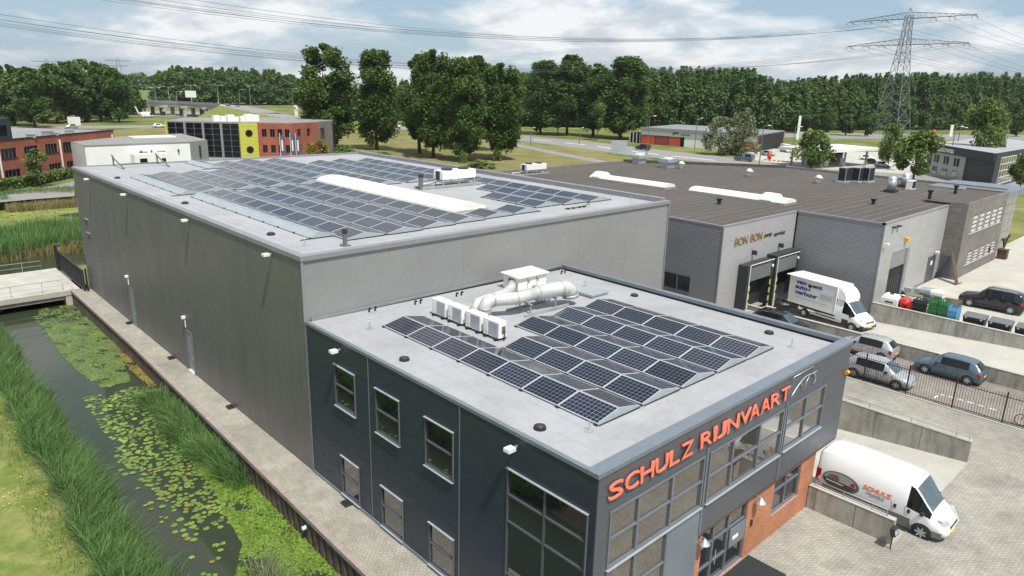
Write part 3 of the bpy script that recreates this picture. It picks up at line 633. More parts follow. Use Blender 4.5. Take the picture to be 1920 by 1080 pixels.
for y_ in (13.6, 26.2, 35.8, 44.9):   # low black wall lights by the walkway
    t = thing('ground_light', {13.6: 'small black ground light on walkway beside the dark office wall', 26.2: 'small black ground light on walkway along the hall, nearest the office', 35.8: 'small black ground light on walkway between the two hall doors', 44.9: 'small black ground light on walkway near the bridge gate'}[y_], 'light', (-.22, y_, .004))
    MB().box(-.20, -.22, 0, .16, .22, .10).build('housing', 'dark_plastic', t, local=True); MB().box(-.15, -.17, .10, .11, .17, .13).build('lens', 'black_metal', t, local=True)
# ================================================================== ROOFTOP THINGS
# solar rows: tents of two panels back to back with the ridge along y
TW, RH = 2.20, 0.30
ang = math.atan2(RH-.07, TW/2-.02)
def panel_mesh():
    b = MB(); l, w, t, fr = PL/2, PW/2, .035, .028
    # glass lies at z=0.. frame rim a hair proud
    b.mi(0).add([(-l+fr, -w+fr, .001), (l-fr, -w+fr, .001), (l-fr, w-fr, .001), (-l+fr, w-fr, .001)], [(0, 1, 2, 3)])
    b.mi(1)
    for x0, y0, x1, y1 in ((-l, -w, l, -w+fr), (-l, w-fr, l, w), (-l, -w+fr, -l+fr, w-fr), (l-fr, -w+fr, l, w-fr)): b.box(x0, y0, -t, x1, y1, .004)
    return b.mesh('solar_panel', ['solar', 'alu_frame'])
def shift_uv(me):  # cell grid measured from the panel's corner
    co = np.empty(len(me.vertices)*3, np.float32); me.vertices.foreach_get('co', co); co = co.reshape(-1, 3); co[:, 0] += PL/2; co[:, 1] += PW/2; me.vertices.foreach_set('co', co.ravel()); me.update(); return me
PM = shift_uv(panel_mesh())
def foot_mesh(): return MB().box(-.10, -.07, 0, .10, .07, .07).mesh('foot', 'rubber')
FM = foot_mesh()
def rail_pm(x, y0, y1): pass
def solar_row(x0, y0, n, fz, label, group, west=True, east=True):
    ly = n*1.76; t = thing('solar_panel_row', label, 'solar panels', (x0, y0, fz(x0+1.1)), 0, group)
    for k in range(n):
        yc = y0+.88+k*1.76
        for s, on_ in ((0, west), (1, east)):
            if not on_: continue
            o = link('solar_panel', PM, t, True)
            # local x runs along the row, local y climbs to the ridge
            a = ang+random.uniform(-.006, .006)
            if s == 0: X = Vector((0, -1, 0)); Y = Vector((math.cos(a), 0, math.sin(a))); O = Vector((.02, yc-y0+PL/2, .085))
            else: X = Vector((0, 1, 0)); Y = Vector((-math.cos(a), 0, math.sin(a))); O = Vector((TW-.02, yc-y0-PL/2, .085))
            Z = X.cross(Y); o.matrix_local = Matrix(((X.x, Y.x, Z.x, O.x), (X.y, Y.y, Z.y, O.y), (X.z, Y.z, Z.z, O.z), (0, 0, 0, 1)))
    for yy_ in (-.03, ly+.03):     # triangular closing plates at both ends
        b = MB(); e = .012; P = [(.0, .05), (TW, .05), (TW-.03, .09), (TW/2+.02, RH+.0), (TW/2-.02, RH+.0), (.03, .09)]; m_ = len(P)
        if not west: P = [(TW/2-.45, .05), (TW, .05), (TW-.03, .09), (TW/2+.02, RH), (TW/2-.02, RH)]; m_ = 5
        b.add([(x, yy_-e, z) for x, z in P]+[(x, yy_+e, z) for x, z in P], [tuple(range(m_)), tuple(range(2*m_-1, m_-1, -1))]+[((i+1) % m_, i, m_+i, m_+(i+1) % m_) for i in range(m_)])
        b.build('end_plate', 'deflector', t, local=True)
    if not west:
        b = MB(); b.hexa([(TW/2-.48, 0, .04), (TW/2-.46, 0, .04), (TW/2-.46, ly, .04), (TW/2-.48, ly, .04)], [(TW/2-.04, 0, RH), (TW/2-.02, 0, RH), (TW/2-.02, ly, RH), (TW/2-.04, ly, RH)]); b.build('wind_deflector', 'deflector', t, local=True)
        MB().box(TW/2-.06, 0, RH+.002, TW/2+.01, ly, RH+.014).build('ridge_cap', 'alu_frame', t, local=True)
    for k in range(n+1):
        for xx in ((.06, TW/2, TW-.06) if west else (TW/2-.4, TW-.06)):
            o = link('foot', FM, t, True); o.location = (xx, min(max(k*1.76, .05), ly-.05), .0)
    if n > 1 and west: MB().box(.035, .0, .035, .075, ly, .075).build('base_rail', 'black_metal', t, local=True)
    MB().box(.05, -.06, .004, TW-.05, -.045, .05).build('cross_rail', 'black_metal', t, local=True)
    return t
og = 'solar rows on the office roof'
for x0, n, lab in ((2.34, 7, 'long seven-panel solar row on office roof, nearest the dark canal wall'), (4.68, 4, 'short four-panel solar row on office roof, in front of the air conditioners'),
                   (7.02, 5, 'middle solar row on office roof, third from the canal side'), (9.38, 5, 'solar row on office roof, fourth from the canal side, ending by the duct'), (11.62, 5, 'solar row on office roof nearest the right-hand parapet')):
    solar_row(x0, 2.05, n, zr, lab, og)
hg = 'solar rows on the tall hall roof'
HR = [(3.35, [(19.0, 10), (37.7, 6)]), (5.70, [(19.0, 10), (37.7, 6)]), (8.05, [(19.2, 10), (37.8, 6)]), (10.4, [(19.4, 10), (37.9, 9)]), (12.78, [(19.6, 1), (40.6, 8)]), (15.15, [(19.7, 1), (34.8, 11)]),
      (17.95, [(20.7, 3), (34.8, 9)]), (20.35, [(20.5, 5), (33.4, 10)]), (22.75, [(20.3, 17)])]
orn = ['first', 'second', 'third', 'fourth', 'fifth', 'sixth', 'seventh', 'eighth', 'ninth']
for i, (x0, segs) in enumerate(HR):
    for j, (y0, n) in enumerate(segs):
        part = '' if len(segs) == 1 else (', front stretch' if j == 0 else ', rear stretch')
        if n == 1: lab = 'single pair of solar panels at the %s end of the hall skylight' % ('left' if i == 4 else 'right')
        else: lab = '%s full solar row from the canal side on hall roof%s' % (orn[i], part)
        solar_row(x0, y0, n, zw, lab, hg)
solar_row(1.55, 20.3, 9, zw, 'one-sided solar row behind a pale wind deflector along hall roof edge, front stretch', hg, west=False)
solar_row(1.25, 37.3, 6, zw, 'one-sided solar row behind a pale wind deflector along hall roof edge, rear stretch', hg, west=False)
solar_row(8.05, 50.6, 3, zw, 'short one-sided solar row with wind deflector at the back of hall roof', hg, west=False)
# air conditioners
ac = thing('air_conditioner', 'white outdoor air conditioner on office roof, farthest of four from the camera', 'air conditioner', (5.35, 14.0, zr(5.3)), 0, 'air conditioners on the office roof')
MB().box(-.22, -.50, .12, .22, .50, .82).build('casing', 'white_metal', ac, local=True)
MB().box(-.235, -.44, .18, -.221, .14, .76).build('fan_grille', 'frame_pale', ac, local=True)
MB().box(-.232, .22, .30, -.221, .44, .70).build('side_vent', 'white_metal', ac, local=True)
MB().box(-.05, -.515, .30, .16, -.501, .62).build('valve_cover', 'grey_plastic', ac, local=True)
MB().tube([(.05, -.52, .42), (.02, -.62, .34), (0, -.60, .06), (.1, -.5, .03)], .025).build('hose', 'rubber', ac, local=True)
for s in (-.34, .34): MB().box(-.32, s-.06, 0, .32, s+.06, .12).build('foot', 'rubber', ac, local=True)
for y_, lab in ((12.82, 'second of four from the camera-far end'), (11.55, 'third of four from the camera-far end'), (10.35, 'nearest of four to the camera')):
    dup(ac, (5.35, y_, zr(5.3)), 0, 'white outdoor air conditioner on office roof, '+lab)
# air handling unit with a fat silver duct
ah = thing('air_handling_unit', 'white box air handling unit on office roof against the hall wall', 'ventilation unit', (12.0, 15.4, zr(12)))
B_ = ah.location.z
MB().box(10.95, 14.82, B_+.10, 13.05, 15.95, B_+.78).build('casing', 'white_metal', ah)
for k in range(3): MB().hexa([(10.85+.77*k, 14.68, B_+.782), (10.85+.77*k+.76, 14.68, B_+.782), (10.85+.77*k+.76, 16.1, B_+.84), (10.85+.77*k, 16.1, B_+.84)], [(10.85+.77*k, 14.68, B_+.83), (10.85+.77*k+.76, 14.68, B_+.83), (10.85+.77*k+.76, 16.1, B_+.89), (10.85+.77*k, 16.1, B_+.89)]).build('roof_panel', 'skylight_white', ah)
MB().box(10.925, 15.15, B_+.38, 10.949, 15.55, B_+.68).build('louvre', 'grey_plastic', ah)
for x in (11.62, 12.3): MB().box(x, 14.805, B_+.14, x+.015, 14.819, B_+.75).build('door_seam', 'grey_plastic', ah); MB().box(x+.08, 14.79, B_+.42, x+.13, 14.819, B_+.56).build('door_handle', 'dark_plastic', ah)
MB().box(10.9, 14.95, B_, 13.1, 15.1, B_+.10).build('base_beam', 'steel_grey', ah); MB().box(10.9, 15.65, B_, 13.1, 15.8, B_+.10).build('base_beam', 'steel_grey', ah)
du = thing('ventilation_duct', 'fat silver ventilation duct lying across the office roof behind the solar rows', 'duct', (8.5, 12.8, zr(8.5)))
b0 = du.location.z
def duct(pts, r): return MB().tube(pts, r, 18)
duct([(6.75, 12.62, b0), (6.75, 12.62, b0+.58), (6.85, 12.62, b0+.76), (7.15, 12.56, b0+.84), (8.0, 12.14, b0+.84), (8.35, 12.05, b0+.84), (9.6, 12.1, b0+.84)], .30).build('main_pipe', 'duct_grey', du, True)
duct([(9.55, 12.1, b0+.84), (11.05, 11.86, b0+.86), (11.35, 11.8, b0+.84), (11.55, 11.76, b0+.70), (11.62, 11.74, b0+.48)], .37).build('fan_pipe', 'duct_grey', du, True)
duct([(11.0, 15.3, b0+.36), (10.2, 14.6, b0+.36), (9.2, 14.0, b0+.40), (7.5, 13.5, b0+.55), (6.95, 13.4, b0+.52), (6.8, 13.35, b0+.3), (6.8, 13.35, b0)], .24).build('return_pipe', 'duct_grey', du, True)
for q, d, r_ in (((9.58, 12.1, b0+.84), (-1, .1, 0), .40), ((8.2, 12.1, b0+.84), (-1, .2, 0), .325), ((7.2, 12.53, b0+.84), (-1, .4, 0), .325), ((6.75, 12.62, b0+.50), (0, 0, 1), .325), ((11.0, 11.87, b0+.86), (-1, .15, 0), .395), ((6.8, 13.35, b0+.25), (0, 0, 1), .295)):
    d = Vector(d).normalized()*.03; MB().cyl(Vector(q)-d, Vector(q)+d, r_, n=18).build('flange', 'galv_dull', du, True)
MB().cyl((11.62, 11.74, b0+.50), (11.64, 11.73, b0+.36), .42, n=18).build('cowl', 'galv_dull', du, True)
for x in (8.9, 10.6): MB().box(x-.03, 11.75, b0, x+.03, 11.81, b0+.44).build('support_leg', 'galv_dull', du); MB().box(x-.03, 12.5, b0, x+.03, 12.56, b0+.44).build('support_leg', 'galv_dull', du); MB().box(x-.05, 11.7, b0+.44, x+.05, 12.6, b0+.49).build('support_frame', 'galv_dull', du)
MB().box(8.3, 11.5, b0+.0, 11.3, 11.6, b0+.12).build('support_beam', 'galv_dull', du); MB().box(8.3, 12.75, b0+.0, 11.3, 12.85, b0+.12).build('support_beam', 'galv_dull', du)
ht = thing('roof_hatch', 'grey low hatch cover on office roof behind the solar rows', 'hatch', (13.9, 12.2, zr(14)))
MB().box(-.62, -.48, 0, .62, .48, .13).build('frame', 'galv_dull', ht, local=True); MB().box(-.68, -.54, .131, .68, .54, .20).build('lid', 'deflector', ht, local=True)
rv = 'round black roof outlets'
def outlet(x, y, z, lab):
    t = thing('roof_outlet', lab, 'roof drain', (x, y, z), 0, rv); MB().cyl((0, 0, .0), (0, 0, .10), .21, .19, 16).build('collar', 'rubber', t, local=True); MB().cyl((0, 0, .10), (0, 0, .14), .15, .10, 14).build('cap', 'dark_plastic', t, local=True)
for x, y, lab in ((.83, 10.54, 'round black outlet on office roof edge near the air conditioners'), (.80, 3.09, 'round black outlet on office roof edge near the front corner'), (15.5, 10.69, 'round black outlet on office roof by the right parapet, farther one'), (15.55, 3.13, 'round black outlet on office roof by the right parapet, nearer one')): outlet(x, y, zr(x), lab)
for x, y, lab in ((1.0, 33.9, 'middle'), (1.1, 22.33, 'nearest'), (1.0, 47.97, 'farthest')): outlet(x, y, zw(x), 'round black outlet on hall roof along the canal edge, %s one' % lab)
def anchor(x, y, z, lab):
    t = thing('anchor_post', lab, 'anchor post', (x, y, z), 0, 'small roof anchor posts'); MB().cyl((0, 0, 0), (0, 0, .025), .16, n=14).build('plate', 'galv', t, local=True); MB().cyl((0, 0, .025), (0, 0, .30), .022, n=8).build('post', 'galv', t, local=True); MB().tube([(.05*math.cos(a), 0, .34+.05*math.sin(a)) for a in np.linspace(0, 6.28, 9)], .012, 5).build('eye', 'galv', t, local=True)
for x, y, f, lab in ((1.75, 14.5, zr, 'small steel anchor post on office roof near the hall corner'), (1.9, 2.0, zr, 'small steel anchor post on office roof by the front-left solar corner'), (14.6, 1.6, zr, 'small steel anchor post on office roof by the front-right solar corner'), (14.9, 13.6, zr, 'small steel anchor post on office roof behind the hatch'), (1.3, 19.2, zw, 'small steel anchor post on hall roof front corner'), (25.6, 19.0, zw, 'small steel anchor post on hall roof far front corner')): anchor(x, y, f(x), lab)
t = thing('vent_pipe', 'dark grey pipe standing on hall roof at the front left solar corner', 'pipe', (2.75, 18.05, zw(2.7))); MB().cyl((0, 0, 0), (0, 0, .75), .10, n=14).build('pipe', 'grey_plastic', t, local=True); MB().cyl((0, 0, .62), (0, 0, .80), .13, n=14).build('cap', 'dark_plastic', t, local=True); MB().box(-.2, -.2, 0, .2, .2, .05).build('base', 'grey_plastic', t, local=True)
t = thing('vent_pipe', 'tall dark pipe standing on hall roof beside the skylight and chiller', 'pipe', (16.7, 31.3, zw(16))); MB().cyl((0, 0, 0), (0, 0, 1.05), .17, n=14).build('pipe', 'grey_plastic', t, local=True); MB().cyl((0, 0, .9), (0, 0, 1.12), .20, n=14).build('cap', 'dark_plastic', t, local=True)
for k, (x, y) in enumerate(((3.2, 16.6), (5.6, 16.3), (8.1, 16.2), (15.9, 16.2))):
    t = thing('cable_entry', ['pair of black cable cowls on office roof at the hall wall, leftmost', 'pair of black cable cowls on office roof behind the air conditioners', 'pair of black cable cowls on office roof left of the white ventilation box', 'pair of black cable cowls on office roof by the far right corner'][k], 'roof vent', (x, y, zr(x)))
    for s in (-.16, .16): MB().tube([(s, 0, 0), (s, 0, .16), (s, -.07, .22), (s, -.15, .18)], .04, 8).build('cowl', 'rubber', t, True, local=True)
# rooflight on the hall
rl = thing('rooflight', 'long white barrel-vaulted skylight on the tall hall roof', 'skylight', (13.75, 30.5, zw(14)))
def vault(n_, y0, y1, hw, h, bz, parent, m_='skylight_white', ribs_=True):
    for k in range(n_):
        a, b_ = y0+(y1-y0)*k/n_, y0+(y1-y0)*(k+1)/n_; q = MB(); N_ = 12; ring = [(hw*math.cos(math.pi*i/N_), h*math.sin(math.pi*i/N_)) for i in range(N_+1)]
        q.add([(x, a, bz+z) for x, z in ring]+[(x, b_, bz+z) for x, z in ring], [(i+1, i, N_+1+i, N_+2+i) for i in range(N_)])
        if k == 0: q.add([(x, a, bz+z) for x, z in ring], [tuple(range(N_+1))])
        if k == n_-1: q.add([(x, b_, bz+z) for x, z in ring], [tuple(range(N_, -1, -1))])
        q.build('vault_panel', m_, parent, True, local=True)
        if k and ribs_:
            q = MB(); yb = a; q.tube([((hw+.012)*math.cos(math.pi*i/N_), yb, bz+(h+.004)*math.sin(math.pi*i/N_)) for i in range(N_+1)], .013, 5); q.build('rib', 'alu_frame', parent, True, local=True)
vault(17, -8.4, 8.5, 1.26, .34, .12, rl)
MB().box(-1.33, -8.5, 0, 1.33, 8.6, .12).build('curb', 'galv', rl, local=True)
# chiller on the hall roof
ch = thing('chiller', 'white twin-fan chiller on legs on the tall hall roof by the skylight', 'chiller', (20.1, 31.6, zw(20)))
MB().box(-1.6, -.55, .62, 1.6, .55, 1.25).build('casing', 'white_metal', ch, local=True)
for s in (-.8, .8): MB().cyl((s, 0, 1.25), (s, 0, 1.38), .42, n=18).build('fan_ring', 'dark_plastic', ch, local=True)
for sx in (-1.5, 0, 1.5):
    for sy in (-.48, .48): MB().box(sx-.04, sy-.04, 0, sx+.04, sy+.04, .62).build('leg', 'galv', ch, local=True)
MB().box(-1.68, -.2, .55, -1.602, .2, 1.2).build('control_box', 'dark_plastic', ch, local=True)
MB().tube([(-1.6, .1, .5), (-2.4, .1, .3), (-3.2, .2, .3), (-3.3, .2, .02)], .09, 8).build('pipe', 'galv_dull', ch, True, local=True)
MB().box(-3.4, -.5, .03, 2.2, -.3, .18).build('base_rail', 'galv_dull', ch, local=True); MB().box(-3.4, .4, .03, 2.2, .55, .18).build('base_rail', 'galv_dull', ch, local=True)
# two davit arms and a white rail frame at the back of the hall roof
dv_ = thing('roof_ladder_frame', 'dark steel ladder handrails at the back left corner of hall roof', 'handrail', (4.9, 55.6, zw(5)))
for x in (-1.9, 1.6): MB().tube([(x, 1.3, .9), (x, .3, .55), (x, -.8, .35), (x, -2.0, .06)], .06, 6).build('rail', 'grey_plastic', dv_, local=True); MB().box(x-.05, .9, 0, x+.05, 1.0, .85).build('post', 'grey_plastic', dv_, local=True)
MB().box(-1.9, -.9, .28, 1.6, -.82, .36).build('cross_bar', 'grey_plastic', dv_, local=True)
t = thing('cable_bundle', 'short run of black cable feet on hall roof near the far front corner', 'cable', (20.4, 19.2, zw(20)))
MB().tube([(-1.2, .1, .06), (-.6, -.1, .08), (0, .05, .06), (.6, -.05, .1), (1.0, .1, .3), (1.15, .1, .05)], .03, 6).build('cable', 'rubber', t, True, local=True)
for x in (-1, -.5, .1, .5): MB().box(x-.06, -.06, 0, x+.06, .1, .09).build('foot', 'rubber', t, local=True)
# ================================================================== VEHICLES (x forward, y left, ground at z=0)
def wheel_meshes(r, w):
    b = MB(); prof = [(r*.66, -w/2), (r*.93, -w/2), (r, -w/2+.03), (r, w/2-.03), (r*.93, w/2), (r*.66, w/2)]; n = 20
    vs = [(q*math.cos(2*math.pi*i/n), y, q*math.sin(2*math.pi*i/n)) for i in range(n) for q, y in prof]; k = len(prof)
    b.add(vs, [(i*k+j, ((i+1) % n)*k+j, ((i+1) % n)*k+j+1, i*k+j+1) for i in range(n) for j in range(k-1)])
    tyre = b.mesh('tyre', 'rubber', True)
    b = MB(); b.cyl((0, w/2-.03, 0), (0, w/2-.015, 0), r*.67, n=20); back = b
    rim = MB(); rim.mi(1).cyl((0, w/2-.05, 0), (0, w/2-.045, 0), r*.66, n=18); rim.mi(0).cyl((0, w/2-.045, 0), (0, w/2+.0, 0), r*.16, n=10)
    for k in range(7):
        a = 2*math.pi*k/7; d = Vector((math.cos(a), 0, math.sin(a))); s = Vector((-math.sin(a), 0, math.cos(a)))*r*.10
        p, q = d*r*.12, d*r*.66; Y0, Y1 = Vector((0, w/2-.044, 0)), Vector((0, w/2-.004, 0))
        rim.add([p-s+Y0, q-s+Y0, q+s+Y0, p+s+Y0, p-s+Y1, q-s+Y1, q+s+Y1, p+s+Y1], [(0, 1, 2, 3), (7, 6, 5, 4), (0, 4, 5, 1), (1, 5, 6, 2), (2, 6, 7, 3), (3, 7, 4, 0)])
    return tyre, rim.mesh('rim', ['galv', 'dark_plastic'])
_WC = {}
def add_wheel(par, x, y, r, w=.2):
    key = (r, w)
    if key not in _WC: _WC[key] = wheel_meshes(r, w)
    ty, ri = _WC[key]; o = link('wheel', ty, par, True); o.location = (x, y, r)
    if y < 0: o.rotation_euler = (0, 0, math.pi)
    link('rim', ri, o, True); return o
def loft(st):   # station rows (x, zbottom, zbelt, zroof, halfwidth, roof halfwidth) -> rings of points (left side, bottom to top)
    R_ = []
    for x, zb, zl, zr_, w, wr in st:
        zm = zb+(zl-zb)*.55
        R_.append([(x, 0, zb), (x, w*.84, zb), (x, w*.965, zb+.10), (x, w, zm), (x, w*.985, zl), (x, wr+.0, max(zr_-.07, zl+.002)), (x, wr*.93, max(zr_-.02, zl+.004)), (x, wr*.45, max(zr_+.012, zl+.006)), (x, 0, max(zr_+.02, zl+.008))])
    return R_
def refine(st, n=3):   # smooth Catmull-Rom resample, keeping a mark of the source interval
    out = []; A = np.array(st, float)
    for i in range(len(A)-1):
        p0, p1, p2, p3 = A[max(i-1, 0)], A[i], A[i+1], A[min(i+2, len(A)-1)]
        for k in range(n):
            t = k/n; lin = p1+(p2-p1)*t; cr = .5*((2*p1)+(-p0+p2)*t+(2*p0-5*p1+4*p2-p3)*t*t+(-p0+3*p1-3*p2+p3)*t**3)
            q = .5*lin+.5*cr; q[0] = lin[0]; out.append((i, q))
    out.append((len(A)-2, A[-1])); return out
def car(name, label, cat, st, glass, paint, wheels, rw, loc, rz, group=None, lights=True, sills='dark_plastic', ww=.21, bumper=True):
    """glass: dict part -> list of (station interval, rings, pillar inset)"""
    t = thing(name, label, cat, loc, rz, group); F_ = refine(st, 3); rings = loft([q for _, q in F_]); iv = [i for i, _ in F_]
    NR = len(rings[0]); gl = {}
    for pname, ivs, rs, sides in glass:
        for i in ivs:
            for r in rs: gl[(i, r)] = (pname, sides)
    body = MB(); panes = {}
    def vid(b, p): b.v.append(p); return len(b.v)-1
    grid = {}
    for side in (1, -1):
        for a, ring in enumerate(rings):
            for j, p in enumerate(ring): grid[(side, a, j)] = vid(body, (p[0], p[1]*side, p[2]))
        for a in range(len(rings)-1):
            for j in range(NR-1):
                k = gl.get((iv[a], j)); q = [(a, j), (a+1, j), (a+1, j+1), (a, j+1)]
                if side < 0: q = q[::-1]
                if k:
                    key = k[0]+('' if not k[1] else ('L' if side > 0 else 'R')); panes.setdefault(key, []).append([body.v[grid[(side, *c)]] for c in q])
                else: body.f.append(tuple(grid[(side, *c)] for c in q)); body.m.append(0)
        for a, fl in ((0, side < 0), (len(rings)-1, side > 0)):
            f = [grid[(side, a, j)] for j in range(NR)]; body.f.append(tuple(f if not fl else f[::-1])); body.m.append(0)
    bo = body.mesh('body', paint, True); bm = bmesh.new(); bm.from_mesh(bo); bmesh.ops.remove_doubles(bm, verts=bm.verts, dist=.0005); bmesh.ops.recalc_face_normals(bm, faces=bm.faces)
    bm.to_mesh(bo); bm.free(); bo.shade_smooth()
    bo_o = link('body', bo, t, True)
    for key, qs in panes.items():
        b = MB(); nm = key.rstrip('LR') if key.endswith(('L', 'R')) else key
        for q in qs: b.add(q, [(0, 1, 2, 3)])
        me = b.mesh(nm, 'glass_wind' if nm == 'windshield' else 'glass_car', True); bm = bmesh.new(); bm.from_mesh(me); bmesh.ops.remove_doubles(bm, verts=bm.verts, dist=.0005); bm.to_mesh(me); bm.free(); me.shade_smooth()
        link(nm, me, t, True)
    hw = max(s[4] for s in st); zb = min(s[1] for s in st)
    for x in wheels:
        for s in (1, -1):
            MB().cyl((x, s*(hw-.10), rw), (x, s*(hw+.004), rw), rw*1.17, n=20).build('wheel_arch', 'black_metal', t, local=True)
            add_wheel(t, x, s*(hw-ww/2+.022), rw, ww)
    if sills:
        for s in (1, -1): MB().box(min(wheels)+rw*1.1, s*(hw-.06), zb-.02, max(wheels)-rw*1.1, s*(hw+.006), zb+.10).build('sill', sills, t, local=True)
    xf, xb = max(s[0] for s in st), min(s[0] for s in st)
    return t, xf, xb, hw
def details(t, xf, xb, hw, zl, zp, mirror=None, tail=(.55, .3), tailx=0, head=(.6, .16), inset=.10):
    for s in (1, -1):
        MB().hexa([(xf-.16, s*(hw*.46), zl), (xf-.05, s*(hw*.46), zl), (xf-.22, s*(hw*.86), zl), (xf-.34, s*(hw*.86), zl)][::s], [(xf-.24, s*(hw*.46), zl+head[1]*.7), (xf-.12, s*(hw*.46), zl+head[1]*.6), (xf-.32, s*(hw*.86), zl+head[1]), (xf-.46, s*(hw*.86), zl+head[1])][::s]).build('headlight', 'lamp_clear', t, local=True)
        MB().box(xb+tailx-.015, s*(hw*.74), tail[0], xb+tailx+.20, s*(hw*.985), tail[0]+tail[1]).build('tail_light', 'tail_red', t, local=True)
        if mirror: x, z = mirror; MB().hexa([(x-.05, s*(hw-.05), z), (x+.08, s*(hw-.05), z), (x+.06, s*(hw+.20), z-.02), (x-.06, s*(hw+.20), z-.02)][::s], [(x-.05, s*(hw-.05), z+.08), (x+.08, s*(hw-.05), z+.08), (x+.05, s*(hw+.20), z+.15), (x-.06, s*(hw+.20), z+.15)][::s]).build('mirror', 'dark_plastic', t, local=True)
    MB().box(xf-.03, -.26, zp, xf+.015, .26, zp+.11).build('number_plate', 'plate_yellow', t, local=True)
    MB().box(xb-.015, -.26, zp+.2, xb+.03, .26, zp+.31).build('number_plate', 'plate_yellow', t, local=True)
# station intervals index: i between station i and i+1
def hatchback(label, paint, loc, rz, L_=4.0, W_=1.68, H_=1.48, five=True, group=None, cat='car', name='parked_car', estate=False):
    w = W_/2; h = H_; k = L_/4.0
    st = [(-2.0*k, .40, .62, .66, w*.80, w*.70), (-1.97*k, .26, .80*h/1.48, .83*h/1.48, w*.92, w*.78), (-1.88*k, .22, .97*h/1.48, 1.04*h/1.48, w*.97, w*.76), (-1.50*k, .20, .96*h/1.48, h-.11, w, w*.69), (-1.20*k, .19, .95*h/1.48, h-.03, w, w*.71), (-.70*k, .19, .94*h/1.48, h, w, w*.715), (-.62*k, .19, .94*h/1.48, h, w, w*.715),
          (.05*k, .19, .93*h/1.48, h-.01, w, w*.715), (.13*k, .19, .93*h/1.48, h-.015, w, w*.715), (.42*k, .19, .92*h/1.48, h-.06, w, w*.70), (1.10*k, .20, .88*h/1.48, .95*h/1.48, w, w*.82), (1.72*k, .22, .74*h/1.48, .80*h/1.48, w*.96, w*.80), (1.94*k, .26, .56, .64, w*.84, w*.70), (2.0*k, .34, .48, .52, w*.70, w*.6)]
    if estate: st[2] = (-1.90*k, .22, .93*h/1.48, 1.12*h/1.48, w*.97, w*.74); st[3] = (-1.72*k, .20, .95*h/1.48, h-.07, w, w*.70)
    gl = [('rear_window', [2], [6, 7], False), ('side_window', [6], [4], True), ('front_side_window', [7, 8], [4], True), ('windshield', [9], [6, 7], False)]
    gl.append(('rear_side_window', [4, 5] if five else [4], [4], True))
    t, xf, xb, hw = car(name, label, cat, st, gl, paint, (-1.24*k, 1.24*k), .31, loc, rz, group)
    details(t, xf, xb, hw, .60, .34, (.62*k, .92), (.66, .24), .10)
    for s in (1, -1):
        for x in (-.62*k, .10*k, .98*k): MB().box(x, s*(w*.95), .26, x+.014, s*(w+.003), .90*h/1.48).build('door_seam', 'joint', t, local=True)
        for x in (-.50*k, .22*k): MB().box(x, s*(w*.95), .80*h/1.48, x+.15, s*(w+.02), .83*h/1.48).build('door_handle', paint, t, local=True)
    MB().box(-1.97*k, -w*.7, .30, -1.90*k-.12, w*.7, .42).build('rear_bumper', 'dark_plastic', t, local=True); MB().box(xf-.06, -w*.5, .32, xf-.012, w*.5, .46).build('grille', 'dark_plastic', t, local=True)
    return t
def suv(label, paint, loc, rz, L_=4.75, W_=1.9, H_=1.78, name='parked_car', cat='car'):
    w = W_/2; h = H_; k = L_/4.75
    st = [(-2.37*k, .55, .80, .84, w*.85, w*.74), (-2.33*k, .36, 1.0, 1.05, w*.94, w*.8), (-2.2*k, .32, 1.10, 1.30, w*.98, w*.77), (-1.95*k, .30, 1.12, h-.12, w, w*.74), (-1.55*k, .30, 1.12, h-.03, w, w*.75), (-.85*k, .30, 1.11, h, w, w*.75), (-.76*k, .30, 1.11, h, w, w*.75), (.10*k, .30, 1.09, h-.01, w, w*.75), (.19*k, .30, 1.09, h-.015, w, w*.75), (.50*k, .30, 1.08, h-.07, w, w*.74), (1.15*k, .30, 1.05, 1.13, w, w*.84), (2.05*k, .32, .92, 1.0, w*.97, w*.82), (2.32*k, .38, .72, .82, w*.86, w*.74), (2.375*k, .46, .6, .66, w*.75, w*.65)]
    gl = [('rear_window', [2], [6, 7], False), ('rear_side_window', [4], [4], True), ('side_window', [6], [4], True), ('front_side_window', [8], [4], True), ('windshield', [9], [6, 7], False)]
    t, xf, xb, hw = car(name, label, cat, st, gl, paint, (-1.46*k, 1.46*k), .37, loc, rz, ww=.25)
    details(t, xf, xb, hw, .78, .45, (.75*k, 1.10), (.85, .28), .1)
    for s in (1, -1): MB().tube([(-1.7*k, s*w*.70, h-.02), (-1.4*k, s*w*.70, h+.045), (.0, s*w*.70, h+.045), (.35*k, s*w*.70, h-.03)], .018, 6).build('roof_rail', 'alu_frame', t, True, local=True)
    return t
